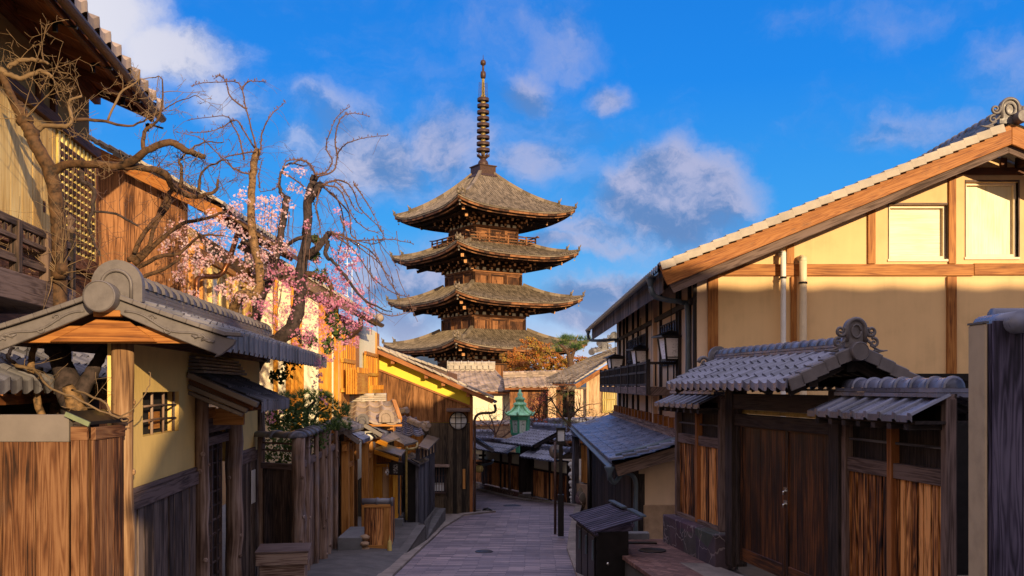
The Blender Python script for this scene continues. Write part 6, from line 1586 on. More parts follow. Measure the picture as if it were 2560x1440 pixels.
# wall of the shop at right with vertical sign writing
SW = Fr(P(996, 0, 24.7).x, 24.7, P(1015, 0, 27.).x, 27.)
mb = MB(); boards(mb, SW, 0, SW.L, -3.55, -1.9, .2, .02, 0, .004); mb.box(SW, 0, SW.L, -.2, -.01, -4.2, -1.9); mb.build('side_boards', 'w_bluegrey', shop)
mb = MB(); mb.box(SW, 0, SW.L, -.02, .1, -4.2, -3.5); mb.build('side_base', 's_conc', shop)
mb = MB(); vs_ = [SW(.5, .04, -3.1), SW(.95, .04, -3.1), SW(.95, .04, -2.0), SW(.5, .04, -2.0)]; mb.add(vs_, [(0, 1, 2, 3)], UP, False, [[(0, 0), (1, 0), (1, 1), (0, 1)]]); mb.build('wall_lettering', 'signtext', shop)
sg = T('hanging_sign', 'black hanging shop sign with pale blurred lettering on a bracket', 'sign', P(990, 1187, 23.9))
SG = Fr(P(973, 0, 23.9).x, 23.9, P(1005, 0, 23.8).x, 23.8); k7 = 23.9 / F
mb = MB(); mb.box(SG, 0, SG.L, -.04, 0, (HY - 1187) * k7, (HY - 1156) * k7); sb_ = mb.build('sign_board', 'm_black', sg)
mb = MB(); vs_ = [SG(.01, .004, (HY - 1186) * k7), SG(SG.L - .01, .004, (HY - 1186) * k7), SG(SG.L - .01, .004, (HY - 1157) * k7), SG(.01, .004, (HY - 1157) * k7)]; mb.add(vs_, [(0, 1, 2, 3)], UP, False, [[(0, 0), (1, 0), (1, 1), (0, 1)]]); mb.build('sign_face', 'signtext', sb_)
mb = MB(); mb.tube([SG(-.36, -.02, (HY - 1160) * k7), SG(SG.L, -.02, (HY - 1154) * k7)], .018, 6); mb.build('sign_bracket', 'm_brown', sg)
mb = MB()
for q, z_ in ((0, 0), (.035, -.05), (-.035, -.05), (.0, -.10)): mb.lathe([(0, -.035), (.03, -.015), (.03, .015), (0, .035)], P(968, 1176, 24) + V((q, 0, z_)), 10)
mb.tube([P(968, 1160, 24), P(968, 1176, 24)], .006, 4); tag(mb.build('wind_chime', 'white'), 'small white wind chime left of the black sign', 'wind chime')
# grey board house beyond the shop
gb = T('grey_board_house', 'low grey board house with sheet metal roof between the shop and the dark gable', 'house', V((-3.0, 27, -4)))
GW = Fr(P(1044, 0, 25.4).x, 25.4, P(1085, 0, 28.6).x, 28.6)
mb = MB(); boards(mb, GW, 0, GW.L, -3.95, lambda a: -2.05, .22, .025, 0, .01, .01, .2); mb.box(GW, 0, GW.L, -.2, -.01, -4.2, -2.0); mb.build('street_boards', 'w_bluegrey', gb)
GE = Fr(P(1014, 0, 25.4).x, 25.4, P(1044, 0, 25.4).x, 25.4); k8 = 25.4 / F
mb = MB(); mb.box(GE, 0, GE.L, -.1, 0, (HY - 1306) * k8, (HY - 1150) * k8); mb.build('doorway', 'dark', gb)
mb = MB(); mb.box(GE, GE.L - .05, GE.L + .02, -.02, .05, (HY - 1306) * k8, (HY - 1120) * k8); mb.box(GE, 0, .04, 0, .04, (HY - 1306) * k8, (HY - 1150) * k8)
for i in range(6): q = lerp(0, GW.L, i / 5); mb.box(GW, q - .03, q + .03, .02, .06, -2.05, -1.72)
mb.each('frame_timber', 'w_bluegrey', gb)
mb = MB(); mb.box(GW, 0, GW.L, -.05, .01, -2.05, -1.74); mb.build('upper_panes', 'p_grey', gb)
mb = MB(); sheet(mb, P(1046, 1118, 25.0), P(1068, 1090, 29.), P(1071, 1126, 25.0), P(1098, 1098, 29.), .04); mb.build('metal_roof', 'm_tin', gb)
mb = MB(); tiles(mb, P(1014, 1140, 25.6), P(1030, 1132, 26.4), P(1048, 1160, 25.0), P(1072, 1150, 26.6), .16, .3, .02, .015, 'rib'); hd = mb.build('door_hood', 'm_tin', gb)
mb = MB(); mb.beam(P(1014, 1146, 25.5), P(1048, 1165, 25.0), .04, .06); mb.build('hood_board', 'w_bluegrey', hd)
# tiled roofs of low buildings behind
k9 = 27.5 / F
lb1 = T('low_tiled_roof', 'warm lit tiled roof of a low building in front of the dark gabled house', 'outbuilding', P(940, 1100, 23.5))
mb = MB(); tiles(mb, P(868, 1006, 23.9), P(985, 1003, 23.9), P(855, 1058, 23.0), P(1002, 1058, 23.0), .36, .26, .07, .03, 'wave', .004, .06); rr1 = mb.build('roof', 't_warm', lb1)
mb = MB(); ridge(mb, P(845, 1004, 23.9), P(966, 1003, 23.9), .06, .2, 3, .05, .3, .0); mb.build('ridge', 't_edge', rr1)
mb = MB(); mb.beam(P(855, 1063, 23.05), P(1005, 1063, 23.05), .06, .06); mb.prism([P(866, 1012, 23.8), P(985, 1012, 23.8), P(985, 1078, 23.8), P(866, 1078, 23.8)], V((0, .3, 0))); mb.beam(P(984, 1004, 23.8), P(1000, 1050, 23.05), .1, .12); mb.build('eave_board', 'w_shop', rr1)
mb = MB(); onigawara(mb, P(966, 1056, 22.9), V((1, 0, 0)), UP, .30, plain_arch=True); mb.build('ridge_ornament', 't_warm', rr1)
lb2 = T('valley_roof', 'small dark tiled roof with jumbled ridge tiles beside the grey board house', 'outbuilding', P(1010, 1110, 28))
mb = MB(); tiles(mb, P(1000, 1040, 29.3), P(1040, 1046, 29.3), P(985, 1090, 27.6), P(1060, 1090, 27.6), .28, .2, .06, .03, 'wave', .006); rr2 = mb.build('roof', 't_blue', lb2)
for (a, b) in (((985, 1040), (1018, 1030)), ((1020, 1055), (1066, 1075)), ((1030, 1070), (1072, 1066))):
    mb = MB(); ridge(mb, P(*a, 28.6), P(*b, 28.2), .07, .18, 2, .05, .25, .015); disc(mb, P(b[0], b[1] - 3, 28.1), V((.4, -1, 0)), .08, .1, 14); mb.build('ridge', 't_warm', rr2)
mb = MB(); mb.box(Fr(P(985, 0, 28.9).x, 28.9, P(1060, 0, 28.9).x, 28.9), 0, .9, -.3, 0, -3.5, -1.5); mb.build('wall', 'w_shop', lb2)
# concrete ramps in front
rp_ = T('concrete_ramp', 'dark concrete ramp walls stepping down along the kerb below the shops', 'ramp', V((-2.6, 23, -4.2)))
for (x0, y0, z0, y1, z1, dx_) in ((-2.02, 19.3, -3.62, 24.6, -3.30, -.07), (-1.98, 24.0, -3.95, 28.2, -3.62, -.0)):
    pass
def wedge(pa, pb, Ya, Yb, wdt, drop):   # top edge from pixel pa to pb, falling to the street on the right
    a, b = P(*pa, Ya), P(*pb, Yb)
    ra, rb_ = V((a.x, a.y, rz(a.y) - .05)), V((b.x, b.y, rz(b.y) - .05))
    mb = MB(); mb.prism([a, b, rb_, ra], V((-wdt, 0, 0))); return mb
wedge((1003, 1402), (1064, 1312), 19.3, 22.3, .22, 0).build('ramp_wall', 's_conc', rp_, .01)
wedge((1065, 1350), (1114, 1270), 22.4, 27.3, .20, 0).build('ramp_wall', 's_conc', rp_, .01)
mb = MB(); mb.prism([P(975, 1390, 19.6), P(1003, 1402, 19.3), P(1064, 1312, 22.3), P(1048, 1306, 25.0), P(985, 1306, 25)], UP * -.06); mb.prism([P(1064, 1316, 22.35), P(1066, 1350, 22.35), P(1112, 1272, 27.3), P(1088, 1268, 28.5), P(1060, 1304, 25.6)], UP * -.06); mb.build('ramp_surface', 's_conc', rp_)
mb = MB(); mb.tube([P(972, 1384, 20.3), P(974, 1340, 20.3), P(976, 1384, 20.3)], .03, 6); mb.lathe([(.05, 0), (.06, .03), (.04, .34), (.02, .36)], P(974, 1392, 20.2), 10); tag(mb.build('marker_post', 'w_lattice'), 'small yellow marker beside the low fence base', 'marker')

# ================================================================ THE BEND: WALL WITH COPING, GATE, COPPER LANTERN
WX = Fr(P(1130, 0, 45.5).x, 45.5, P(1440, 0, 35).x, 35.)
wA = WX.a
bw = T('coped_wall', 'long dark board wall with white plaster band, tiled coping and stone footing at the bend', 'wall', WX(WX.L / 2, 0, -4.8))
aE = wA(1436); aC0 = wA(1302); aC1 = wA(1347)
zt = lambda a: lerp(-2.25, -2.55, a / WX.L)
def wbox(mb, a0, a1, d0, d1, z0, z1): mb.box(WX, a0, a1, d0, d1, z0, z1)
zw = -1.85
for (a0, a1, ztop_, d) in ((0, aC0, -2.88, 0), (aC1, aE, -2.88, .25)):
    mb = MB(); boards(mb, WX, a0, a1, -4.45, ztop_ - .48, .24, .03, d, .01, .01, .2); mb.build('board_panel', 'w_gate', bw)
    mb = MB(); mb.box(WX, a0, a1, d - .1, d - .0, ztop_ - .5, ztop_); mb.build('plaster_band', 'p_white', bw)
    mb = MB(); n = max(2, int((a1 - a0) / 1.6))
    for i in range(n + 1): q = lerp(a0, a1, i / n); mb.box(WX, q - .06, q + .06, d - .05, d + .06, -4.5, ztop_)
    mb.box(WX, a0, a1, d, d + .05, ztop_ - .54, ztop_ - .46); mb.each('wall_post', 'w_black', bw)
    mb = MB(); m = 2 if a0 == 0 else 1
    tiles(mb, WX(a1, d - .05, ztop_ + .38), WX(a0, d - .05, ztop_ + .38), WX(a1 + .05, d + .62, ztop_ + .03), WX(a0 - .0, d + .62, ztop_ + .03), .26, .4, .04, .02, 'wave', .003, .06)
    cp = mb.build('coping_roof', 't_blue', bw)
    mb = MB(); ridge(mb, WX(a0, d - .05, ztop_ + .36), WX(a1 + .1, d - .05, ztop_ + .36), .09, .25, 2, .05, .3, .02); disc(mb, WX(a1 + .14, d - .05, ztop_ + .46), WX.u, .11, .1, 14); mb.build('coping_ridge', 't_blue', cp)
    mb = MB(); mb.prism([WX(a0, d, ztop_), WX(a1, d, ztop_), WX(a1, d + .55, ztop_ + .02), WX(a0, d + .55, ztop_ + .02)], UP * .03); mb.build('coping_soffit', 'w_black', cp)
    mb = MB(); mb.box(WX, a0, a1, d - .1, d + .12, -5.1, -4.5); mb.build('stone_footing', 's_wallst', bw, .01)
mb = MB(); boards(mb, WX, aC0, aC1, -4.5, -3.2, .3, .03, -.75, .01); mb.box(WX, aC0, aC1, -.85, -.78, -3.2, -2.3); mb.build('recessed_door', 'w_door', bw)
mb = MB()
for i in range(3): mb.box(WX, aC0 + .1, aC1 + .2 - .2 * i, -.7, .75 - .28 * i, -5.0 + .14 * i, -4.86 + .14 * i)
mb.each('entrance_step', 's_wallst', bw, .01)
mb = MB(); e0_, e1_ = wA(1285) , wA(1368)
tiles(mb, WX(e1_ + .1, -.6, -1.80), WX(e0_ + .9, -.6, -1.80), WX(e1_, .65, -2.40), WX(e0_, .65, -2.40), .26, .26, .04, .025, 'wave', .004, .07); ger = mb.build('entrance_roof', 't_blue', bw)
mb = MB(); ridge(mb, WX(e0_ + .8, -.6, -1.83), WX(e1_ + .2, -.6, -1.83), .1, .3, 3, .06, .3, .02); mb.build('entrance_ridge', 't_blue', ger)
mb = MB(); mb.prism([WX(e1_ - .05, .6, -2.46), WX(e0_ + .05, .6, -2.46), WX(e0_ + .6, -.6, -1.90), WX(e1_ - .05, -.6, -1.90)], UP * .04); mb.beam(WX(e1_ - .02, .6, -2.44), WX(e1_ + .05, -.6, -1.90), .06, .12); mb.box(WX, aC0 + .02, aC0 + .1, -.7, .05, -4.5, -2.4); mb.box(WX, aC1 - .1, aC1 - .02, -.7, .3, -4.5, -2.45); mb.build('entrance_rafters', 'w_black', ger)
# number plate post
mb = MB(); q = wA(1278); mb.box(WX, q - .05, q + .05, .0, .12, -4.5, -2.85); mb.box(WX, q - .07, q + .07, .12, .14, -3.05, -2.9); mb.build('gate_column', 'w_rail', bw)
# string of white charms
ch = T('hanging_charms', 'vertical string of five white round charms on the board wall', 'hanging ornament', P(1427, 1240, 34.9))
for i, py in enumerate((1161, 1186, 1206, 1226, 1243)):
    mb = MB(); r = (.10, .10, .085, .07, .055)[i]; mb.lathe([(0, 0), (r, 0), (r, .02), (0, .03)], P(1427, py, 34.75), 18, V((0, -1, 0))); mb.lathe([(0, -.04), (r * .4, -.03), (r * .4, .02), (0, .04)], P(1427, py + 8, 34.72), 8); mb.build('charm', 'white', ch)
mb = MB(); mb.tube([P(1427, 1150, 34.8), P(1427, 1248, 34.8)], .012, 5); mb.build('cord', 'm_copper', ch)
# end posts and lit boarded bay
mb = MB(); e = Fr(P(1436, 0, 34.6).x, 34.6, P(1475, 0, 33.5).x, 33.5); ke = 34.6 / F
eb = T('end_bay', 'weathered post and small window bay closing the plank wall, above the reddish boulder', 'outbuilding', e(.3, 0, -4.7))
mb.box(e, 0, .18, -.1, .1, -4.6, -1.9); mb.build('post', 'w_bluegrey', eb)
mb = MB(); boards(mb, e, .2, e.L, -3.6, -2.2, .2, .02, -.2, .004); mb.build('board_panel', 'w_shop', eb)
mb = MB(); mb.box(e, .18, e.L, -.2, 0, -4.7, -3.65); mb.build('footing', 's_base', eb)
mb = MB(); tiles(mb, e(e.L, -.8, -1.3), e(-.1, -.8, -1.3), e(e.L, .3, -1.85), e(-.2, .3, -1.85), .26, .26, .04, .02); mb.build('roof', 't_blue', eb)
# small dark eave to the left, past the dark gabled house
se = T('side_shop', 'dark low shop eave with small sign and yellow lamp beyond the dark gabled house', 'shop', P(1200, 1200, 34))
Y = 34.
mb = MB(); tiles(mb, P(1150, 1072, Y + 4), P(1150, 1072, Y - .5), P(1232, 1122, Y + 4), P(1232, 1122, Y - .5), .28, .3, .03, .02); sr = mb.build('roof', 't_blue', se)
mb = MB(); mb.beam(P(1160, 1085, Y - .5), P(1234, 1128, Y - .5), .08, .12); mb.prism([P(1150, 1084, Y - .4), P(1230, 1130, Y - .4), P(1230, 1130, Y + 4), P(1150, 1084, Y + 4)], UP * .04); mb.build('bargeboard', 'w_bluegrey', sr)
mb = MB()
for py in (1140, 1158): mb.beam(P(1170, py, Y), P(1215, py - 2, Y), .06, .08)
mb.beam(P(1208, 1130, Y), P(1208, 1165, Y), .06, .06); mb.each('brace_beam', 'w_black', se)
mb = MB(); mb.tube(smoothpath([tuple(P(1184, 1168, Y)), tuple(P(1205, 1163, Y)), tuple(P(1228, 1158, Y - .3)), tuple(P(1232, 1150, Y - .4))]), .045, 8); mb.build('gutter', 'm_slate', se)
mb = MB(); mb.obox(P(1189, 1142, Y - .15), V((.11, 0, 0)), V((0, .01, 0)), UP * .11); sn = mb.build('shop_plate', 'white', se)
mb = MB(); c = P(1189, 1142, Y - .165)
for dx_ in (-.05, .05): mb.obox(c + V((dx_, 0, 0)), V((.01, 0, 0)), V((0, .003, 0)), UP * .07)
mb.obox(c + UP * .07, V((.06, 0, 0)), V((0, .003, 0)), UP * .01); mb.obox(c + UP * .02, V((.012, 0, 0)), V((0, .003, 0)), UP * .03); mb.build('plate_mark', 'm_black', sn)
mb = MB(); mb.lathe([(.05, -.14), (.13, -.1), (.16, 0), (.13, .1), (.05, .14)], P(1198, 1172, Y), 14); mb.build('paper_lantern', 'w_lattice', se)
mb = MB(); mb.lathe([(.07, .14), (.02, .24)], P(1198, 1172, Y), 8); mb.build('lantern_cap', 'm_black', se)
# green copper lantern
YL = 42.; kL = YL / F
gl_ = T('copper_lantern', 'tall green copper lantern with curved six-sided roof and finial above the coping', 'lantern', P(1300, 1150, YL))
def hexa(r, z, rot=.35): return [V((P(1300, 0, YL).x + math.cos(rot + math.pi / 3 * k) * r, YL + math.sin(rot + math.pi / 3 * k) * r, (HY - z) * kL)) for k in range(6)]
def hexloft(mb, prof, rot=.35):
    vs = []
    for r, z in prof: vs += hexa(r * kL, z, rot)
    n = len(prof); mb.add(vs, [(i * 6 + k, i * 6 + (k + 1) % 6, (i + 1) * 6 + (k + 1) % 6, (i + 1) * 6 + k) for i in range(n - 1) for k in range(6)] + [(5, 4, 3, 2, 1, 0), tuple((n - 1) * 6 + k for k in range(6))], UP)
mb = MB(); hexloft(mb, [(32, 1040), (36, 1038), (36, 1036), (27, 1031), (19, 1026), (14, 1020), (11, 1014), (10, 1011)]); lrf = mb.build('roof', 'm_green', gl_)
mb = MB()
for k in range(6):
    e0, e1, e2 = hexa(30 * kL, 1037)[k], hexa(36 * kL, 1035)[k], hexa(40 * kL, 1029)[k]; mb.tube([hexa(10 * kL, 1006)[k], hexa(15 * kL, 1018)[k], hexa(24 * kL, 1028)[k], e1, e2], [.05, .05, .06, .06, .02], 6)
mb.build('roof_ribs', 'm_green', lrf)
mb = MB(); mb.lathe([(.20, 0), (.19, .12), (.27, .16), (.06 + .04, .28), (.13, .40), (.06, .48), (.03, .62)], P(1300, 1012, YL) + UP * .1, 14); hexloft(mb, [(13, 1014), (18, 1012), (18, 1009), (9, 1003)]); mb.build('finial', 'm_green', lrf)
mb = MB(); hexloft(mb, [(27, 1046), (27, 1040)]); hexloft(mb, [(25, 1050), (25, 1046)]); hexloft(mb, [(20, 1090), (24, 1086), (24, 1081)]); hexloft(mb, [(13, 1110), (15, 1100), (20, 1094), (20, 1090)]); hexloft(mb, [(10, 1200), (12, 1110)])
for k in range(6): mb.beam(hexa(24.5 * kL, 1048)[k], hexa(21.5 * kL, 1084)[k], .09, .09)
mb.build('frame', 'm_greendk', gl_)
mb = MB(); a_, b_ = hexa(20.5 * kL, 1084), hexa(23 * kL, 1048)
mb.add(a_ + b_, [(k, (k + 1) % 6, 6 + (k + 1) % 6, 6 + k) for k in range(6)], UP, False, [[(0, 0), (1, 0), (1, 1), (0, 1)]] * 6); mb.build('glass_panes', 'glassgreen', gl_)
# ================================================================ BUILDINGS BEYOND THE BEND
def roofblock(name, label, ridge_px, eave_px, Yr, Ye, wallmat, wall_bot, mat='t_warm', tw=.3, ridge_l=3, wall_inset=.3):
    (r0, r1), (e0, e1) = ridge_px, eave_px
    t = T(name, label, 'house', P(e0[0], wall_bot, Ye))
    mb = MB(); A, B, D_, E_ = P(*r0, Yr), P(*r1, Yr), P(*e0, Ye), P(*e1, Ye)
    tiles(mb, A, B, D_, E_, tw, .32, .055, .03, 'hon', .006, .08); r = mb.build('roof', mat, t)
    mb = MB(); ridge(mb, A, B, .12, .34, ridge_l, .09, .34, .03); mb.build('ridge', mat, r)
    mb = MB(); w0_, w1_ = V((D_.x + wall_inset, Ye + .7, 0)), V((E_.x - wall_inset, Ye + .7, 0)); fr = Fr(w0_.x, w0_.y, w1_.x, w1_.y)
    mb.box(fr, 0, fr.L, -.2, 0, (HY - wall_bot) / F * Ye, D_.z + .1); mb.build('wall', wallmat, t)
    mb = MB(); mb.prism([D_ - UP * .1, E_ - UP * .1, V((E_.x, Ye + 1, E_.z + .1)), V((D_.x, Ye + 1, D_.z + .1))], UP * .05); mb.box(fr, -wall_inset, fr.L + wall_inset, .55, .65, D_.z - .16, D_.z - .04); mb.build('eave', 'w_eave', r)
    return t, fr
t1, f1 = roofblock('white_storehouse', 'white walled storehouse with brown round-tiled roof left of the maple', ((1118, 925), (1238, 925)), ((1090, 978), (1285, 978)), 62, 58, 'p_white', 1060, tw=.5)
mb = MB(); ridge(mb, P(1118, 928, 62), P(1238, 928, 62), .16, .5, 5, .1, .45, .05)
for i in range(8): mb.obox(P(lerp(1126, 1228, i / 7), 918, 61.7), V((.14, 0, 0)), V((0, .02, 0)), UP * .13)
mb.build('tall_ridge', 't_edge', t1)
mb = MB(); mb.box(f1, 0, f1.L, 0, .08, (HY - 1075) / F * 58, (HY - 1052) / F * 58); mb.build('timber_band', 'w_eave', t1)
t2, f2_ = roofblock('boarded_gatehouse', 'low boarded building with tiled roof between storehouse and grey-roofed house', ((1258, 944), (1405, 940)), ((1262, 968), (1420, 966)), 60, 57, 'w_plank', 1060, tw=.42)
mb = MB(); boards(mb, f2_, 0, f2_.L, -3.2, -.35, .28, .05, .02, .01); mb.build('board_cladding', 'w_plank', t2)
mb = MB(); mb.box(f2_, 0, f2_.L, .4, .5, (HY - 974) / F * 57, (HY - 969) / F * 57); mb.build('eave_board', 'w_yellow', t2)
# grey-roofed house at right with boarded gable end and barred window
Yg = 56.; kg = Yg / F
t3 = T('grey_roofed_house', 'house with large grey tiled roof, pale board gable and barred window behind the lean-to', 'house', P(1450, 1100, Yg))
GG = Fr(P(1432, 0, Yg).x, Yg, P(1570, 0, Yg).x, Yg)
mb = MB(); tiles(mb, P(1478, 893, Yg + 5), P(1620, 838, Yg + 4), P(1345, 957, Yg + 3), P(1437, 957, Yg - .3), .36, .32, .055, .03, 'wave', .005, .08); r3 = mb.build('roof', 't_pag', t3)
n = 14
mb = MB()
for i in range(n): a, b = lerp(P(1437, 957, Yg - .3), P(1600, 855, Yg - .3), i / n), lerp(P(1437, 957, Yg - .3), P(1600, 855, Yg - .3), (i + 1) / n); mb.beam(a + UP * .08, b + UP * .05, .4, .08)
mb.build('verge_tiles', 't_edge', r3)
mb = MB(); mb.beam(P(1440, 966, Yg - .3), P(1600, 866, Yg - .3), .08, .26); mb.build('bargeboard', 'w_orange', r3)
mb = MB(); mb.beam(P(1345, 962, Yg + 2.9), P(1437, 962, Yg - .3), .1, .12); mb.build('eave_board', 'w_eave', r3)
mb = MB(); boards(mb, GG, GG.a(1470), GG.L, (HY - 1055) * kg, lambda a: (HY - 962) * kg + (a - GG.a(1440)) * .60, .17, .04, -.1, .005, .01); mb.build('gable_boards', 'w_tan', t3)
mb = MB(); mb.box(GG, GG.a(1438), GG.a(1470), -.4, -.3, -2.6, -.2); mb.box(GG, GG.a(1440), GG.L, -.4, -.15, -4, -2.1); mb.build('recessed_wall', 'p_pale', t3)
mb = MB(); mb.box(GG, GG.a(1466), GG.a(1472), -.1, .1, -2.6, .3); mb.box(Fr(P(1370, 0, Yg + 1).x, Yg + 1, 9, Yg + 1), 0, .5, -.2, 0, -3, 0); mb.each('timber', 'p_grey', t3)
mb = MB(); mb.box(GG, GG.a(1516), GG.a(1538), -.05, -.03, (HY - 1025) * kg, (HY - 972) * kg); bw3 = mb.build('barred_window', 'white', t3)
mb = MB()
for i in range(9): q = lerp(GG.a(1508), GG.a(1546), i / 8); mb.box(GG, q - .03, q + .03, .05, .1, (HY - 1032) * kg, (HY - 968) * kg)
for py in (970, 1000, 1030): mb.box(GG, GG.a(1505), GG.a(1548), .06, .1, (HY - py) * kg, (HY - py) * kg + .06)
mb.build('window_bars', 'w_lattice', bw3)
mb = MB(); mb.box(Fr(P(1350, 0, Yg + 3).x, Yg + 3, 9, Yg + 3), 0, 4, -.3, 0, -4, -.3); mb.build('rear_wall', 'w_black', t3)
for (a, b, nm) in (((1480, 884), (1512, 878), 0), ((1500, 862), (1535, 855), 1)):
    mb = MB(); ridge(mb, P(*a, Yg + 3.6), P(*b, Yg + 3.6), .12, .4, 3, .08, .3, .03); disc(mb, P(a[0] - 2, a[1] - 4, Yg + 3.4), V((-.5, -1, 0)), .2, .2, 16); onigawara(mb, P(b[0], b[1] - 2, Yg + 3.4), V((1, 0, 0)), UP, .6); mb.build('ridge', 't_grey', r3)
# pinkish lit garden wall with tiles in front of those buildings
gw_ = T('lit_garden_wall', 'low reddish garden wall with tile courses below the white storehouse', 'wall', P(1240, 1100, 50))
Y = 50; WW = Fr(P(1150, 0, Y).x, Y, P(1520, 0, Y).x, Y)
mb = MB(); mb.box(WW, 0, WW.L, -.2, 0, -3.8, (HY - 1064) / F * Y); mb.build('wall_body', 's_base', gw_)
mb = MB(); tiles(mb, P(1150, 1055, Y + .5), P(1520, 1040, Y + .5), P(1150, 1064, Y - .1), P(1520, 1052, Y - .1), .3, .3, .04, .02); mb.build('coping', 't_warm', gw_)
t4, f4 = roofblock('low_garden_house', 'low grey-violet tiled roof behind the copper lantern', ((1300, 1060), (1500, 1058)), ((1290, 1100), (1520, 1100)), 48, 45.5, 'w_black', 1150, 't_blue', .3, 2)
t5, f5 = roofblock('far_left_roof', 'small blue-grey tiled roof at the dark house corner beyond the bend', ((1150, 1088), (1236, 1088)), ((1150, 1112), (1228, 1112)), 49, 47, 'p_white', 1160, 't_blue', .3, 2)

# ---- unseen houses added behind the viewer, sized to keep the street in shade
def shade_house(x0, x1, y, zr, label):
    t = T('shading_house', label, 'house', V(((x0 + x1) / 2, y, -3)))
    f = Fr(x0, y + 3, x1, y + 3)
    mb = MB(); mb.box(f, 0, f.L, 0, 6, -3, zr - 2.2); mb.prism([f(0, 0, zr - 2.2), f(0, 6, zr - 2.2), f(0, 3, zr - .2)], f.u * f.L); mb.build('wall', 'p_pale', t)
    mb = MB(); tiles(mb, f(0, 3, zr), f(f.L, 3, zr), f(0, -.6, zr - 2.5), f(f.L, -.6, zr - 2.5), 1.2, 1.2, .06, .03); tiles(mb, f(f.L, 3, zr), f(0, 3, zr), f(f.L, 6.6, zr - 2.5), f(0, 6.6, zr - 2.5), 1.2, 1.2, .06, .03); mb.build('roof', 't_grey', t)
shade_house(4.5, 11.6, -6., 5.7, 'lower gabled neighbour house behind the viewer on the right of the street')
shade_house(11.8, 48., -6., 8.1, 'tall long neighbour house behind the viewer on the right of the street')
# ================================================================ TREES
def limb(mb, pts, sub=4, n=8, jit=.012, rough=.06, fy=1.0):
    """pts: (px, py, Y, radius_px); smooth tapered tube"""
    sp = smoothpath([tuple(P(a, b, c)) + (r * c / F,) for a, b, c, r in pts], sub)
    q = [V(s[:3]) + V((R.uniform(-1, 1), R.uniform(-1, 1), R.uniform(-1, 1))) * jit * (0 if i in (0, len(sp) - 1) else 1) for i, s in enumerate(sp)]
    mb.tube(q, [max(.002, s[3]) for s in sp], n, rough=rough); return q, [max(.002, s[3]) for s in sp]
def twigs(mb, path, rs, count, length, depth=2, spread=1.0, lift=.0, r0=None, plane=.45, droop=0.):
    for _ in range(count):
        i = R.randint(max(1, len(path) // 5), len(path) - 1); p = path[i]; t = (path[i] - path[i - 1]).normalized()
        dv = V((R.uniform(-1, 1), R.uniform(-1, 1) * plane, R.uniform(-1, 1) + lift)).normalized()
        dv = (t * .55 + dv * spread).normalized(); L = length * R.uniform(.5, 1.25); r = (r0 or rs[i] * .45) * R.uniform(.7, 1)
        grow(mb, p, dv, L, r, depth, plane, droop)
def grow(mb, p, d, L, r, depth, plane, droop):
    n = 5; pts = [p]; q = p.copy(); dd = d.copy()
    for k in range(n):
        dd = (dd + V((R.uniform(-1, 1), R.uniform(-1, 1) * plane, R.uniform(-1, 1))) * .22 - UP * droop).normalized(); q = q + dd * L / n; pts.append(q.copy())
    mb.tube(pts, [max(.0022, r * (1 - .8 * k / n)) for k in range(n + 1)], 4 if r < .01 else 5, cap=False)
    if depth > 0:
        for k in (2, 3, 4, 5):
            if R.random() < .75:
                d2 = (dd * .5 + V((R.uniform(-1, 1), R.uniform(-1, 1) * plane, R.uniform(-1, 1)))).normalized(); grow(mb, pts[k], d2, L * R.uniform(.35, .65), r * .5, depth - 1, plane, droop)
def leafcloud(mb, c, rad_, n, size, kind='quad', flat=1.0):
    for _ in range(n):
        v = V((R.gauss(0, 1), R.gauss(0, 1), R.gauss(0, 1))); v = v.normalized() * R.random() ** .4
        p = V(c) + V((v.x * rad_[0], v.y * rad_[1], v.z * rad_[2])); s = size * R.uniform(.6, 1.3)
        a = V((R.uniform(-1, 1), R.uniform(-1, 1), R.uniform(-1, 1) * flat)).normalized(); b = a.orthogonal().normalized()
        if kind == 'quad': mb.add([p - a * s, p - b * s * .6, p + a * s, p + b * s * .6], [(0, 1, 2, 3)], a)
        else: mb.add([p - b * s * .06, p + b * s * .06, p + a * s + UP * s * .5], [(0, 1, 2)], a)
def flower(mb, p, s):
    a = V((R.uniform(-1, 1), R.uniform(-1, 1), R.uniform(-1, 1))).normalized(); b = a.orthogonal().normalized(); c = a.cross(b)
    vs = [p - a * s * .25]; 
    for k in range(5):
        an = 2 * math.pi * k / 5 + R.random() * .3
        for da, rr in ((-.42, .75), (0, 1.), (.42, .75)): vs.append(p + b * math.cos(an + da) * s * rr + c * math.sin(an + da) * s * rr)
    mb.add(vs, [(0, 1 + 3 * k, 2 + 3 * k, 3 + 3 * k) for k in range(5)], a)
# ---- bare pollarded tree in front of the eaved house
YA = 10.6
ta = T('pollarded_tree', 'bare brown pollarded tree with knotted limbs in front of the yellow boarded house', 'tree', P(150, 1200, YA))
mb = MB(); limb(mb, [(150, 1240, YA, 24), (150, 900, YA, 23), (148, 760, YA, 20), (149, 640, YA, 19), (142, 520, YA, 18), (126, 430, YA, 17), (92, 365, YA - .1, 16), (62, 305, YA - .1, 15), (36, 258, YA - .15, 11), (12, 205, YA - .2, 9), (-12, 160, YA - .2, 8)], 5, 12, .006, .05)
limb(mb, [(148, 700, YA, 20), (150, 680, YA - .08, 18), (156, 672, YA - .2, 14)], 3, 12); 
for px, py, r in ((62, 300, 22), (80, 335, 20), (55, 280, 15), (150, 680, 24), (45, 262, 14)): mb.lathe([(r * .25 * YA / F, -r * .8 * YA / F), (r * .85 * YA / F, -r * .45 * YA / F), (r * YA / F, 0), (r * .8 * YA / F, r * .5 * YA / F), (r * .2 * YA / F, r * .8 * YA / F)], P(px, py, YA - .1), 9, V((R.uniform(-.5, .5), -.3, 1)))
mb.build('trunk', 'bark', ta)
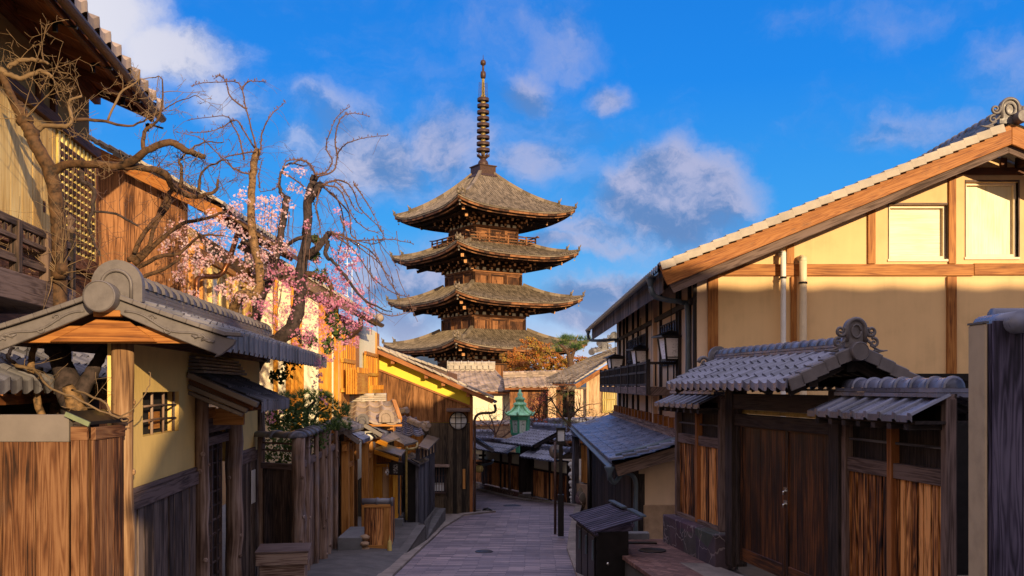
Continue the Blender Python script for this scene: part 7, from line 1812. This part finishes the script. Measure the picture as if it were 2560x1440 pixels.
LI = [[(132, 432, YA, 13), (165, 412, YA, 11), (230, 410, YA - .1, 10), (310, 413, YA - .1, 11), (365, 378, YA - .2, 9), (425, 357, YA - .2, 9), (470, 378, YA - .2, 8), (512, 392, YA - .2, 7)],
 [(308, 416, YA - .1, 8), (370, 422, YA, 8), (412, 434, YA, 9), (435, 468, YA + .2, 8), (480, 490, YA + .3, 6), (535, 480, YA + .3, 4), (545, 448, YA + .3, 3)],
 [(84, 335, YA, 10), (112, 314, YA, 6), (165, 315, YA - .1, 6), (180, 300, YA - .1, 5), (172, 255, YA - .1, 4), (205, 240, YA - .1, 3)],
 [(180, 300, YA - .1, 5), (250, 300, YA, 4), (320, 316, YA, 3), (380, 290, YA, 2), (430, 260, YA, 1.4), (490, 238, YA, 1)],
 [(0, 175, YA - .2, 9), (30, 190, YA - .2, 7), (60, 195, YA - .2, 6), (100, 178, YA - .2, 6), (130, 192, YA - .2, 4)], [(20, 170, YA - .2, 7), (50, 152, YA - .2, 6), (90, 150, YA - .2, 5), (120, 160, YA - .3, 3)],
 [(360, 380, YA - .2, 6), (362, 330, YA - .2, 5), (400, 290, YA - .2, 3), (405, 200, YA - .2, 1.6), (380, 195, YA - .2, 1)], [(270, 300, YA, 3), (300, 235, YA, 3), (340, 205, YA, 2), (350, 175, YA, 1.2)],
 [(205, 410, YA, 7), (205, 450, YA, 6), (235, 475, YA, 5), (232, 520, YA, 5), (222, 570, YA, 4), (250, 640, YA, 3)],
 [(232, 528, YA, 3), (290, 535, YA, 3), (345, 565, YA + .1, 2.5)], [(330, 655, YA + 1, 7), (352, 595, YA + 1, 6), (395, 540, YA + 1, 6), (425, 480, YA + 1, 6), (445, 472, YA + 1, 5)],
 [(320, 650, YA + 1, 7), (370, 620, YA + 1, 6), (385, 570, YA + 1, 5), (430, 500, YA + 1, 5)], [(335, 660, YA + 1, 8), (400, 600, YA + 1, 6), (455, 560, YA + 1, 5), (520, 545, YA + 1, 4), (560, 530, YA + 1, 3)],
 [(340, 672, YA + 1, 6), (400, 640, YA + 1, 5), (450, 632, YA + 1, 4), (500, 590, YA + 1, 3), (560, 590, YA + 1, 2)], [(340, 700, YA + 1, 6), (420, 668, YA + 1, 4), (455, 640, YA + 1, 3)],
 [(450, 470, YA, 5), (455, 420, YA, 4), (450, 400, YA, 3), (500, 360, YA, 2), (560, 355, YA, 1)], [(500, 480, YA, 4), (505, 430, YA, 3), (560, 400, YA, 2), (580, 420, YA, 1)]]
for i, l in enumerate(LI):
    mb = MB(); q, rs = limb(mb, l, 5, 8, .008, .08); big = l[0][3] > 6
    mb.build('branch', 'bark' if i in (0, 1) else ('twigl' if i in (2, 4, 5, 7) else 'barkdk' if i in (8, 9) else 'bark'), ta)
    mb = MB(); twigs(mb, q, rs, (12, 22, 7, 6, 8, 8, 5, 4, 10, 6, 7, 8, 8, 8, 5, 9, 9)[i], .34, 2, 1.0, .15, .006); mb.build('twig_spray', 'twigl' if i < 8 and i != 1 else 'twig', ta)
mb = MB()
for px, py in ((150, 690), (130, 700), (60, 300), (150, 680)):
    for _ in range(7): grow(mb, P(px, py, YA - .15), V((R.uniform(-1, 1), -.2, R.uniform(-.3, 1))).normalized(), .7, .007, 1, .3, 0)
mb.build('twig_spray', 'twigl', ta)
# dark twisted stock behind the near fence, below the carved gable
ts = T('twisted_stump', 'dark twisted old stump with cut golden stubs behind the near plank fence', 'tree', P(180, 1200, 9.5))
mb = MB(); limb(mb, [(185, 1150, 9.3, 30), (190, 1040, 9.3, 32), (175, 980, 9.4, 34), (160, 920, 9.5, 26), (140, 870, 9.6, 26), (120, 840, 9.7, 20)], 4, 12, .01, .15); limb(mb, [(185, 1010, 9.3, 22), (225, 940, 9.4, 18), (245, 900, 9.5, 14), (262, 870, 9.6, 12)], 4, 10, .01, .12); mb.build('trunk', 'barkdk', ts)
mb = MB(); limb(mb, [(200, 1045, 9.2, 24), (185, 1000, 9.15, 22), (168, 965, 9.1, 13)], 4, 10, .01, .1); limb(mb, [(110, 1060, 9.2, 9), (95, 1000, 9.2, 10), (78, 930, 9.2, 9), (82, 880, 9.2, 8), (100, 850, 9.3, 6)], 4, 8); mb.build('cut_limb', 'barkgold', ts)
mb = MB(); q, rs = limb(mb, [(35, 870, 9.2, 4), (20, 890, 9.1, 5), (45, 915, 9.0, 5), (85, 925, 8.9, 4), (120, 965, 8.6, 3), (200, 1000, 8.4, 3), (280, 1038, 8.3, 2), (330, 1040, 8.3, 1)], 5, 6); twigs(mb, q, rs, 7, .4, 1, 1, .4, .005)
limb(mb, [(180, 975, 8.8, 3), (250, 1000, 8.5, 3), (290, 1045, 8.4, 3), (320, 1050, 8.4, 2)], 4, 6); limb(mb, [(300, 1045, 8.35, 2), (345, 1010, 8.3, 1.6), (375, 960, 8.3, 1.4), (372, 930, 8.3, 1)], 4, 5); mb.build('vine', 'twigl', ts)
# ---- weeping cherry
YC = 15.6
tcx = T('weeping_cherry', 'weeping cherry with dark knobbly pruned limbs, drooping whips and pink blossom', 'tree', P(720, 1300, YC))
TR = [([(640, 860, YC + .4, 14), (585, 800, YC + .3, 13), (600, 740, YC, 13), (640, 735, YC, 12), (650, 690, YC, 11), (634, 600, YC, 11), (628, 530, YC, 10), (632, 440, YC, 9), (636, 400, YC, 9), (643, 378, YC, 9)], 'barkgold'),
 ([(600, 860, YC + .5, 14), (640, 800, YC + .3, 13), (648, 752, YC + .3, 12), (680, 690, YC + .3, 10), (700, 600, YC + .3, 9), (708, 547, YC + .3, 9), (717, 492, YC + .3, 9)], 'barkdk'),
 ([(600, 1320, YC + 1, 20), (606, 1020, YC + .9, 19), (640, 905, YC + .6, 18), (680, 862, YC + .2, 18), (715, 835, YC, 18), (738, 800, YC, 17), (750, 740, YC, 15), (752, 680, YC, 14), (766, 600, YC, 12), (770, 505, YC, 11), (780, 465, YC, 10), (788, 438, YC, 10)], 'barkdk'),
 ([(769, 510, YC, 9), (785, 485, YC - .1, 9), (800, 463, YC - .1, 10)], 'barkdk'), ([(764, 640, YC, 10), (790, 622, YC - .1, 9), (812, 598, YC - .1, 8), (824, 580, YC - .1, 8)], 'barkdk'),
 ([(752, 690, YC, 9), (775, 685, YC, 8), (815, 700, YC - .1, 7), (828, 720, YC - .1, 6), (826, 750, YC - .1, 4), (815, 790, YC - .1, 3)], 'bark'),
 ([(820, 600, YC - .1, 6), (815, 640, YC - .1, 5), (835, 655, YC - .2, 4), (870, 700, YC - .3, 4), (905, 745, YC - .4, 3), (950, 770, YC - .5, 2), (980, 780, YC - .5, 1)], 'barkdk'),
 ([(705, 620, YC + .2, 6), (740, 600, YC, 5), (768, 590, YC, 6)], 'barkdk'), ([(660, 700, YC, 7), (690, 690, YC, 6), (745, 680, YC, 6)], 'barkdk'), ([(716, 495, YC + .3, 6), (702, 480, YC + .3, 5), (700, 440, YC + .3, 3), (722, 410, YC + .3, 2), (760, 415, YC, 1.5)], 'barkdk'),
 ([(742, 830, YC, 10), (700, 850, YC, 8), (660, 880, YC, 6)], 'barkdk')]
tips = []
for l, mm in TR:
    mb = MB(); q, rs = limb(mb, l, 6, 10, .010, .16); 
    for _ in range(max(3, len(q) // 4)):
        i = R.randint(0, len(q) - 1); s = rs[i]
        mb.lathe([(s * .2, -s), (s * .8, -s * .5), (s * 1.12, 0), (s * .8, s * .5), (s * .2, s)], q[i], 8, V((R.uniform(-1, 1), R.uniform(-1, 1), 1)))
    mb.build('trunk' if l[0][3] >= 13 else 'branch', mm, tcx)
    mb = MB(); twigs(mb, q, rs, 9 if l[0][3] > 8 else 5, .5, 1, 1.0, -.1, .006, .5, .12); mb.build('twig_spray', 'twig', tcx)
WH = [[(642, 376), (630, 330), (615, 270), (605, 225), (590, 205), (545, 205), (500, 208), (480, 217)], [(640, 376), (612, 330), (590, 300), (560, 315), (520, 330), (470, 332)], [(652, 375), (655, 335), (670, 300), (690, 275), (714, 256)],
 [(604, 225), (618, 205), (640, 203), (665, 204)], [(628, 435), (590, 425), (560, 400), (530, 370), (500, 345), (440, 330)], [(615, 272), (575, 240), (565, 205), (550, 190), (535, 196)], [(610, 400), (600, 350), (580, 310), (560, 290), (470, 300)], [(640, 378), (600, 385), (560, 395), (530, 430)],
 [(787, 436), (815, 430), (830, 400), (815, 370), (825, 330), (845, 290), (875, 265)], [(795, 442), (835, 425), (845, 385), (865, 360), (910, 345), (970, 338)], [(845, 395), (838, 350), (850, 300), (880, 283), (925, 292)], [(790, 440), (775, 410), (745, 400), (715, 405), (700, 440), (690, 470), (650, 480)],
 [(805, 462), (840, 455), (870, 490), (885, 520), (905, 535)], [(805, 463), (850, 475), (880, 540), (920, 575), (950, 580)], [(808, 466), (870, 530), (880, 590), (930, 610), (960, 600)], [(805, 466), (845, 500), (860, 560), (870, 620), (850, 660)], [(800, 470), (790, 520), (800, 570), (790, 620)],
 [(826, 582), (860, 590), (900, 620), (950, 660), (985, 720)], [(828, 580), (880, 600), (940, 640), (970, 700), (1000, 740)], [(828, 582), (870, 600), (930, 600), (980, 598), (1035, 610)], [(826, 584), (880, 620), (930, 690), (980, 730), (1035, 745)], [(885, 460), (900, 480), (930, 530), (955, 580)], [(800, 465), (845, 450), (880, 470), (900, 520), (940, 560), (960, 590)],
 [(730, 410), (760, 400), (790, 440)], [(650, 470), (648, 440), (655, 400)], [(905, 745), (930, 770), (980, 790), (1040, 775)], [(700, 430), (740, 450), (770, 480), (790, 520), (800, 560)], [(850, 540), (860, 580), (845, 640), (855, 700)]]
mb = MB(); whips = []
for i, l in enumerate(WH):
    Yw = YC + R.uniform(-.5, .3); n = len(l); q, rs = limb(mb, [(a, b, Yw + j * R.uniform(-.05, .05), lerp(2.3, .8, j / (n - 1))) for j, (a, b) in enumerate(l)], 6, 5, .006, .1)
    whips.append(q)
    for _ in range(4): grow(mb, q[R.randint(4, len(q) - 3)], V((R.uniform(-1, 1), 0, -.3)).normalized(), .35, .004, 0, .3, .1)
    for p in q[::1]:   # buds
        for _2 in range(2): s = .011; dv = V((R.uniform(-1, 1), R.uniform(-1, 1), R.uniform(-1, 1))) * .02; mb.add([p + dv + V((-s, 0, 0)), p + dv + V((s, 0, 0)), p + dv * 2 + UP * s * 2], [(0, 1, 2)], UP)
for _ in range(45):   # hanging threads
    px, py = R.uniform(660, 1000), R.uniform(470, 700)
    if px > 860: py = R.uniform(560, 720)
    Yw = YC + R.uniform(-.4, .3); L_ = R.uniform(50, 150); dx = R.uniform(5, 60) * (1 if px > 780 else -.3)
    limb(mb, [(px, py, Yw, 1.3), (px + dx * .25, py + L_ * .3, Yw, 1.1), (px + dx * .6, py + L_ * .6, Yw, 1.), (px + dx, py + L_, Yw, .7)], 4, 4, .008, 0)
mb.build('weeping_whips', 'twig', tcx)
# blossom clusters
pale = [(440, 580, 26, 30), (500, 555, 34, 26), (560, 560, 30, 26), (470, 620, 22, 22), (600, 520, 34, 18), (650, 540, 34, 24), (690, 520, 40, 28), (640, 500, 26, 14), (735, 428, 22, 12), (725, 470, 14, 14), (760, 480, 16, 10), (490, 660, 30, 26), (455, 690, 22, 26), (520, 640, 28, 22), (550, 610, 26, 26), (600, 640, 30, 24), (640, 650, 30, 30), (470, 740, 30, 12), (600, 700, 30, 20), (560, 735, 30, 20), (620, 745, 26, 18), (665, 620, 22, 26), (700, 610, 20, 20), (590, 590, 30, 22), (540, 540, 24, 16), (410, 610, 14, 14), (680, 560, 22, 30), (610, 480, 20, 10), (505, 600, 22, 22)]
pink = [(640, 770, 34, 18), (690, 780, 36, 24), (740, 770, 36, 30), (700, 720, 34, 24), (740, 710, 28, 24), (790, 760, 30, 26), (830, 740, 30, 32), (860, 690, 30, 34), (880, 650, 26, 24), (850, 640, 24, 24), (830, 690, 24, 24), (880, 740, 30, 34), (900, 790, 26, 30), (860, 800, 30, 26), (800, 810, 30, 30), (760, 820, 30, 24), (720, 830, 30, 24), (880, 840, 20, 26), (920, 800, 12, 20), (790, 860, 24, 30), (820, 880, 20, 20), (870, 770, 24, 24), (840, 590, 12, 8), (870, 560, 8, 6), (905, 735, 20, 16), (680, 680, 26, 20), (720, 670, 18, 18), (845, 525, 8, 6), (800, 920, 12, 26), (795, 960, 10, 22), (780, 650, 18, 14), (690, 1020, 16, 20), (675, 1045, 12, 12), (770, 560, 10, 16), (925, 770, 10, 24), (800, 700, 20, 16), (745, 860, 24, 20), (850, 860, 16, 16), (810, 1000, 7, 8), (730, 640, 14, 14), (940, 700, 6, 5), (820, 770, 34, 24)]
for lst, mat_ in ((pale, 'bl_pale'), (pink, 'bl_pink')):
    mb = MB()
    for (px, py, rx, ry) in lst:
        Yc = YC + R.uniform(-.35, .35) - (.1 if mat_ == 'bl_pale' else 0)
        if py > 1000: Yc = 17.6
        m = int(rx * ry / 42) + 3
        for _ in range(m):
            a = R.uniform(0, 6.283); r = R.random() ** .6; x, y = px + math.cos(a) * rx * r * 1.15, py + math.sin(a) * ry * r * 1.15; Yw = Yc + R.uniform(-.3, .3)
            c = P(x, y, Yw)
            for _2 in range(R.randint(5, 9)): flower(mb, c + V((R.gauss(0, 1), R.gauss(0, 1), R.gauss(0, 1))) * .030, R.uniform(.016, .025))
    mb.build('blossoms', mat_, tcx)
mb = MB()
for (px, py, rx, ry) in ((785, 640, 16, 18), (800, 690, 20, 20), (830, 800, 16, 26), (790, 600, 10, 10), (850, 830, 20, 20), (730, 900, 30, 26), (770, 850, 26, 20), (700, 940, 30, 20), (820, 860, 14, 26)):
    c = P(px, py, YC + .3); k_ = YC / F; leafcloud(mb, c, (rx * k_, .25, ry * k_), 90, .045)
mb.build('young_leaves', 'lf_green', tcx)
# ---- pine shrub behind the log fence
YS = 18.2; kS = YS / F
ps = T('garden_pine', 'bushy green garden pine with long needles behind the log fence', 'tree', P(770, 1180, YS))
mb = MB(); limb(mb, [(760, 1250, YS, 12), (770, 1120, YS, 9), (765, 1040, YS, 6), (790, 1000, YS, 3)], 4, 8); 
for px, py in ((710, 1045), (820, 1020)): limb(mb, [(768, 1080, YS, 3), (lerp(768, px, .5), py + 15, YS, 4), (px, py, YS, 2)], 4, 6)
mb.build('trunk', 'barkdk', ps)
mb = MB(); mb2 = MB()
for _ in range(400):
    u = R.random(); px = lerp(672, 872, u); top = 975 + 30 * abs(u - .5) * 1.3 + (20 if u > .8 else 0); py = R.uniform(top, 1078); c = P(px, py, YS + R.uniform(-.5, .5))
    ax = V((R.uniform(-1, 1), R.uniform(-1, 1) * .5, R.uniform(.1, 1))).normalized()
    for _2 in range(26):
        d_ = (ax + V((R.uniform(-1, 1), R.uniform(-1, 1), R.uniform(-1, 1))) * .7).normalized(); b = d_.orthogonal().normalized() * .004; s = R.uniform(.09, .17)
        (mb2 if R.random() < .35 else mb).add([c - b, c + b, c + d_ * s], [(0, 1, 2)], d_)
mb.build('needles', 'lf_pine', ps); mb2.build('needles', 'lf_pinel', ps)
mb = MB(); leafcloud(mb, P(720, 1040, 17.8), (.55, .3, .32), 600, .04); leafcloud(mb, P(700, 1130, 17.2), (.4, .3, .5), 500, .04); leafcloud(mb, P(760, 1090, 17.6), (.5, .3, .4), 400, .04)
hs = mb.build('shrub_leaves', 'lf_green'); tag(hs, 'broad-leaved green shrub seen through the fence grille', 'shrub')
# ---- trees beyond the bend
def crown_tree(name, label, base, lobes, leafmat, size, nleaf, trunkpts, Y, kind='quad', mats2=None, tw=0):
    t = T(name, label, 'tree', P(*base, Y)); k = Y / F
    mb = MB(); 
    for tp in trunkpts:
        q, rs = limb(mb, [(a, b, Y + c, r) for a, b, c, r in tp], 4, 7, .02)
        if tw: twigs(mb, q, rs, tw, 1.0, 2, 1, .2, .03, 1.)
    mb.build('trunk', 'bark', t)
    A, B = MB(), MB()
    for (px, py, rx, ry) in lobes:
        c0 = P(px, py, Y + R.uniform(-1, 1))
        n = max(6, int(rx * ry / 14))
        for _ in range(n):
            v = V((R.gauss(0, 1), R.gauss(0, 1), R.gauss(0, 1))).normalized() * R.random() ** .5
            c = c0 + V((v.x * rx * k, v.y * rx * k * .9, v.z * ry * k)); s = R.uniform(.25, .5) * k * 22
            leafcloud(A if R.random() < .6 else B, c, (s, s, s * .55), nleaf, size, kind)
    A.build('crown', leafmat, t); B.build('crown', mats2 or leafmat, t); return t
crown_tree('maple_tree', 'broad orange-leaved maple in front of the pagoda lower roof', (1340, 960), [(1340, 880, 60, 26), (1290, 905, 40, 22), (1390, 905, 40, 24), (1350, 915, 60, 22), (1420, 905, 34, 20), (1275, 890, 26, 12), (1330, 855, 34, 10), (1455, 900, 20, 14), (1300, 930, 40, 14), (1400, 930, 40, 12)], 'lf_maple', .10, 16, [[(1345, 990, 0, 9), (1345, 930, 0, 7), (1320, 880, 0, 3)], [(1350, 950, 0, 6), (1390, 900, 0, 3)], [(1340, 940, 0, 6), (1290, 905, 0, 2)]], 82, 'quad', 'lf_maple2')
crown_tree('pine_tree', 'dark green spreading pine with bare forked trunk right of the maple', (1425, 940), [(1425, 848, 34, 9), (1400, 860, 22, 8), (1450, 862, 22, 8), (1430, 870, 30, 7), (1468, 850, 10, 8), (1395, 875, 14, 5), (1410, 845, 14, 6)], 'lf_pine', .24, 40, [[(1427, 950, 0, 9), (1426, 905, 0, 8), (1418, 880, 0, 5), (1400, 862, 0, 3)], [(1426, 900, 0, 6), (1436, 878, 0, 4), (1452, 860, 0, 2)]], 72, 'spike', 'lf_pinel')
crown_tree('garden_pine', 'thin airy pine behind the tiled coping in front of the grey-roofed house', (1420, 1090), [(1420, 985, 30, 10), (1395, 1000, 22, 12), (1450, 1010, 30, 10), (1425, 1030, 40, 14), (1380, 1030, 24, 12), (1470, 1035, 30, 14), (1420, 1060, 40, 12)], 'lf_dk', .14, 5, [[(1420, 1110, 0, 5), (1422, 1050, 0, 4), (1418, 1010, 0, 3), (1420, 975, 0, 2)], [(1420, 1060, 0, 3), (1390, 1020, 0, 2), (1375, 990, 0, 1)], [(1422, 1050, 0, 3), (1450, 1020, 0, 2), (1480, 1010, 0, 1)], [(1420, 1090, 0, 3), (1470, 1060, 0, 2), (1500, 1045, 0, 1)]], 46, 'spike', 'lf_pinel', 10)
crown_tree('red_shrub', 'reddish budding shrub beside the copper lantern', (1350, 1100), [(1345, 1000, 20, 16), (1335, 1025, 26, 16), (1365, 985, 14, 14), (1350, 1045, 24, 14)], 'lf_red', .05, 4, [[(1350, 1110, 0, 3), (1348, 1050, 0, 2), (1350, 990, 0, 1)], [(1350, 1080, 0, 2), (1330, 1030, 0, 1)], [(1350, 1070, 0, 2), (1370, 1000, 0, 1)]], 45, 'quad', 'lf_red', 14)
for (nm, lab, pts, Y) in (('bare_shrub', 'leafless twiggy shrub before the white storehouse wall', [[(1240, 1120, 3), (1235, 1070, 2), (1222, 1030, 1)], [(1238, 1090, 2), (1255, 1050, 1.6), (1262, 1015, 1)], [(1236, 1080, 2), (1215, 1060, 1.5), (1200, 1050, 1)], [(1240, 1100, 2), (1275, 1080, 1.5), (1285, 1050, 1)]], 43.5),
    ('bare_shrub', 'tangled leafless branches beside the lamp head behind the coping', [[(1430, 1130, 3), (1410, 1100, 2), (1390, 1085, 1)], [(1440, 1130, 3), (1450, 1095, 2), (1440, 1070, 1)], [(1420, 1130, 2), (1400, 1110, 2), (1370, 1095, 1)]], 38.)):
    t = T(nm, lab, 'shrub', P(pts[0][0][0], pts[0][0][1], Y)); mb = MB()
    for l in pts: q, rs = limb(mb, [(a, b, Y, r) for a, b, r in l], 5, 6, .02); twigs(mb, q, rs, 14, .7, 2, 1, .3, .014, .8)
    mb.build('stems', 'twig', t)
# television aerial above the white-walled house
mb = MB(); Y = 26.; mb.tube([P(868, 780, Y), P(868, 625, Y)], .012, 5); mb.tube([P(880, 800, Y), P(880, 655, Y)], .01, 5)
for py in (628, 645, 660): mb.tube([P(845, py, Y), P(892, py - 3, Y)], .008, 4)
for i in range(6): mb.tube([P(850 + i * 8, 620, Y), P(850 + i * 8, 634, Y)], .006, 4)
mb.tube([P(872, 742, Y), P(858, 735, Y), P(860, 748, Y)], .015, 4)
tag(mb.build('aerial', 'white'), 'thin white television aerial above the white-walled house roof', 'aerial')
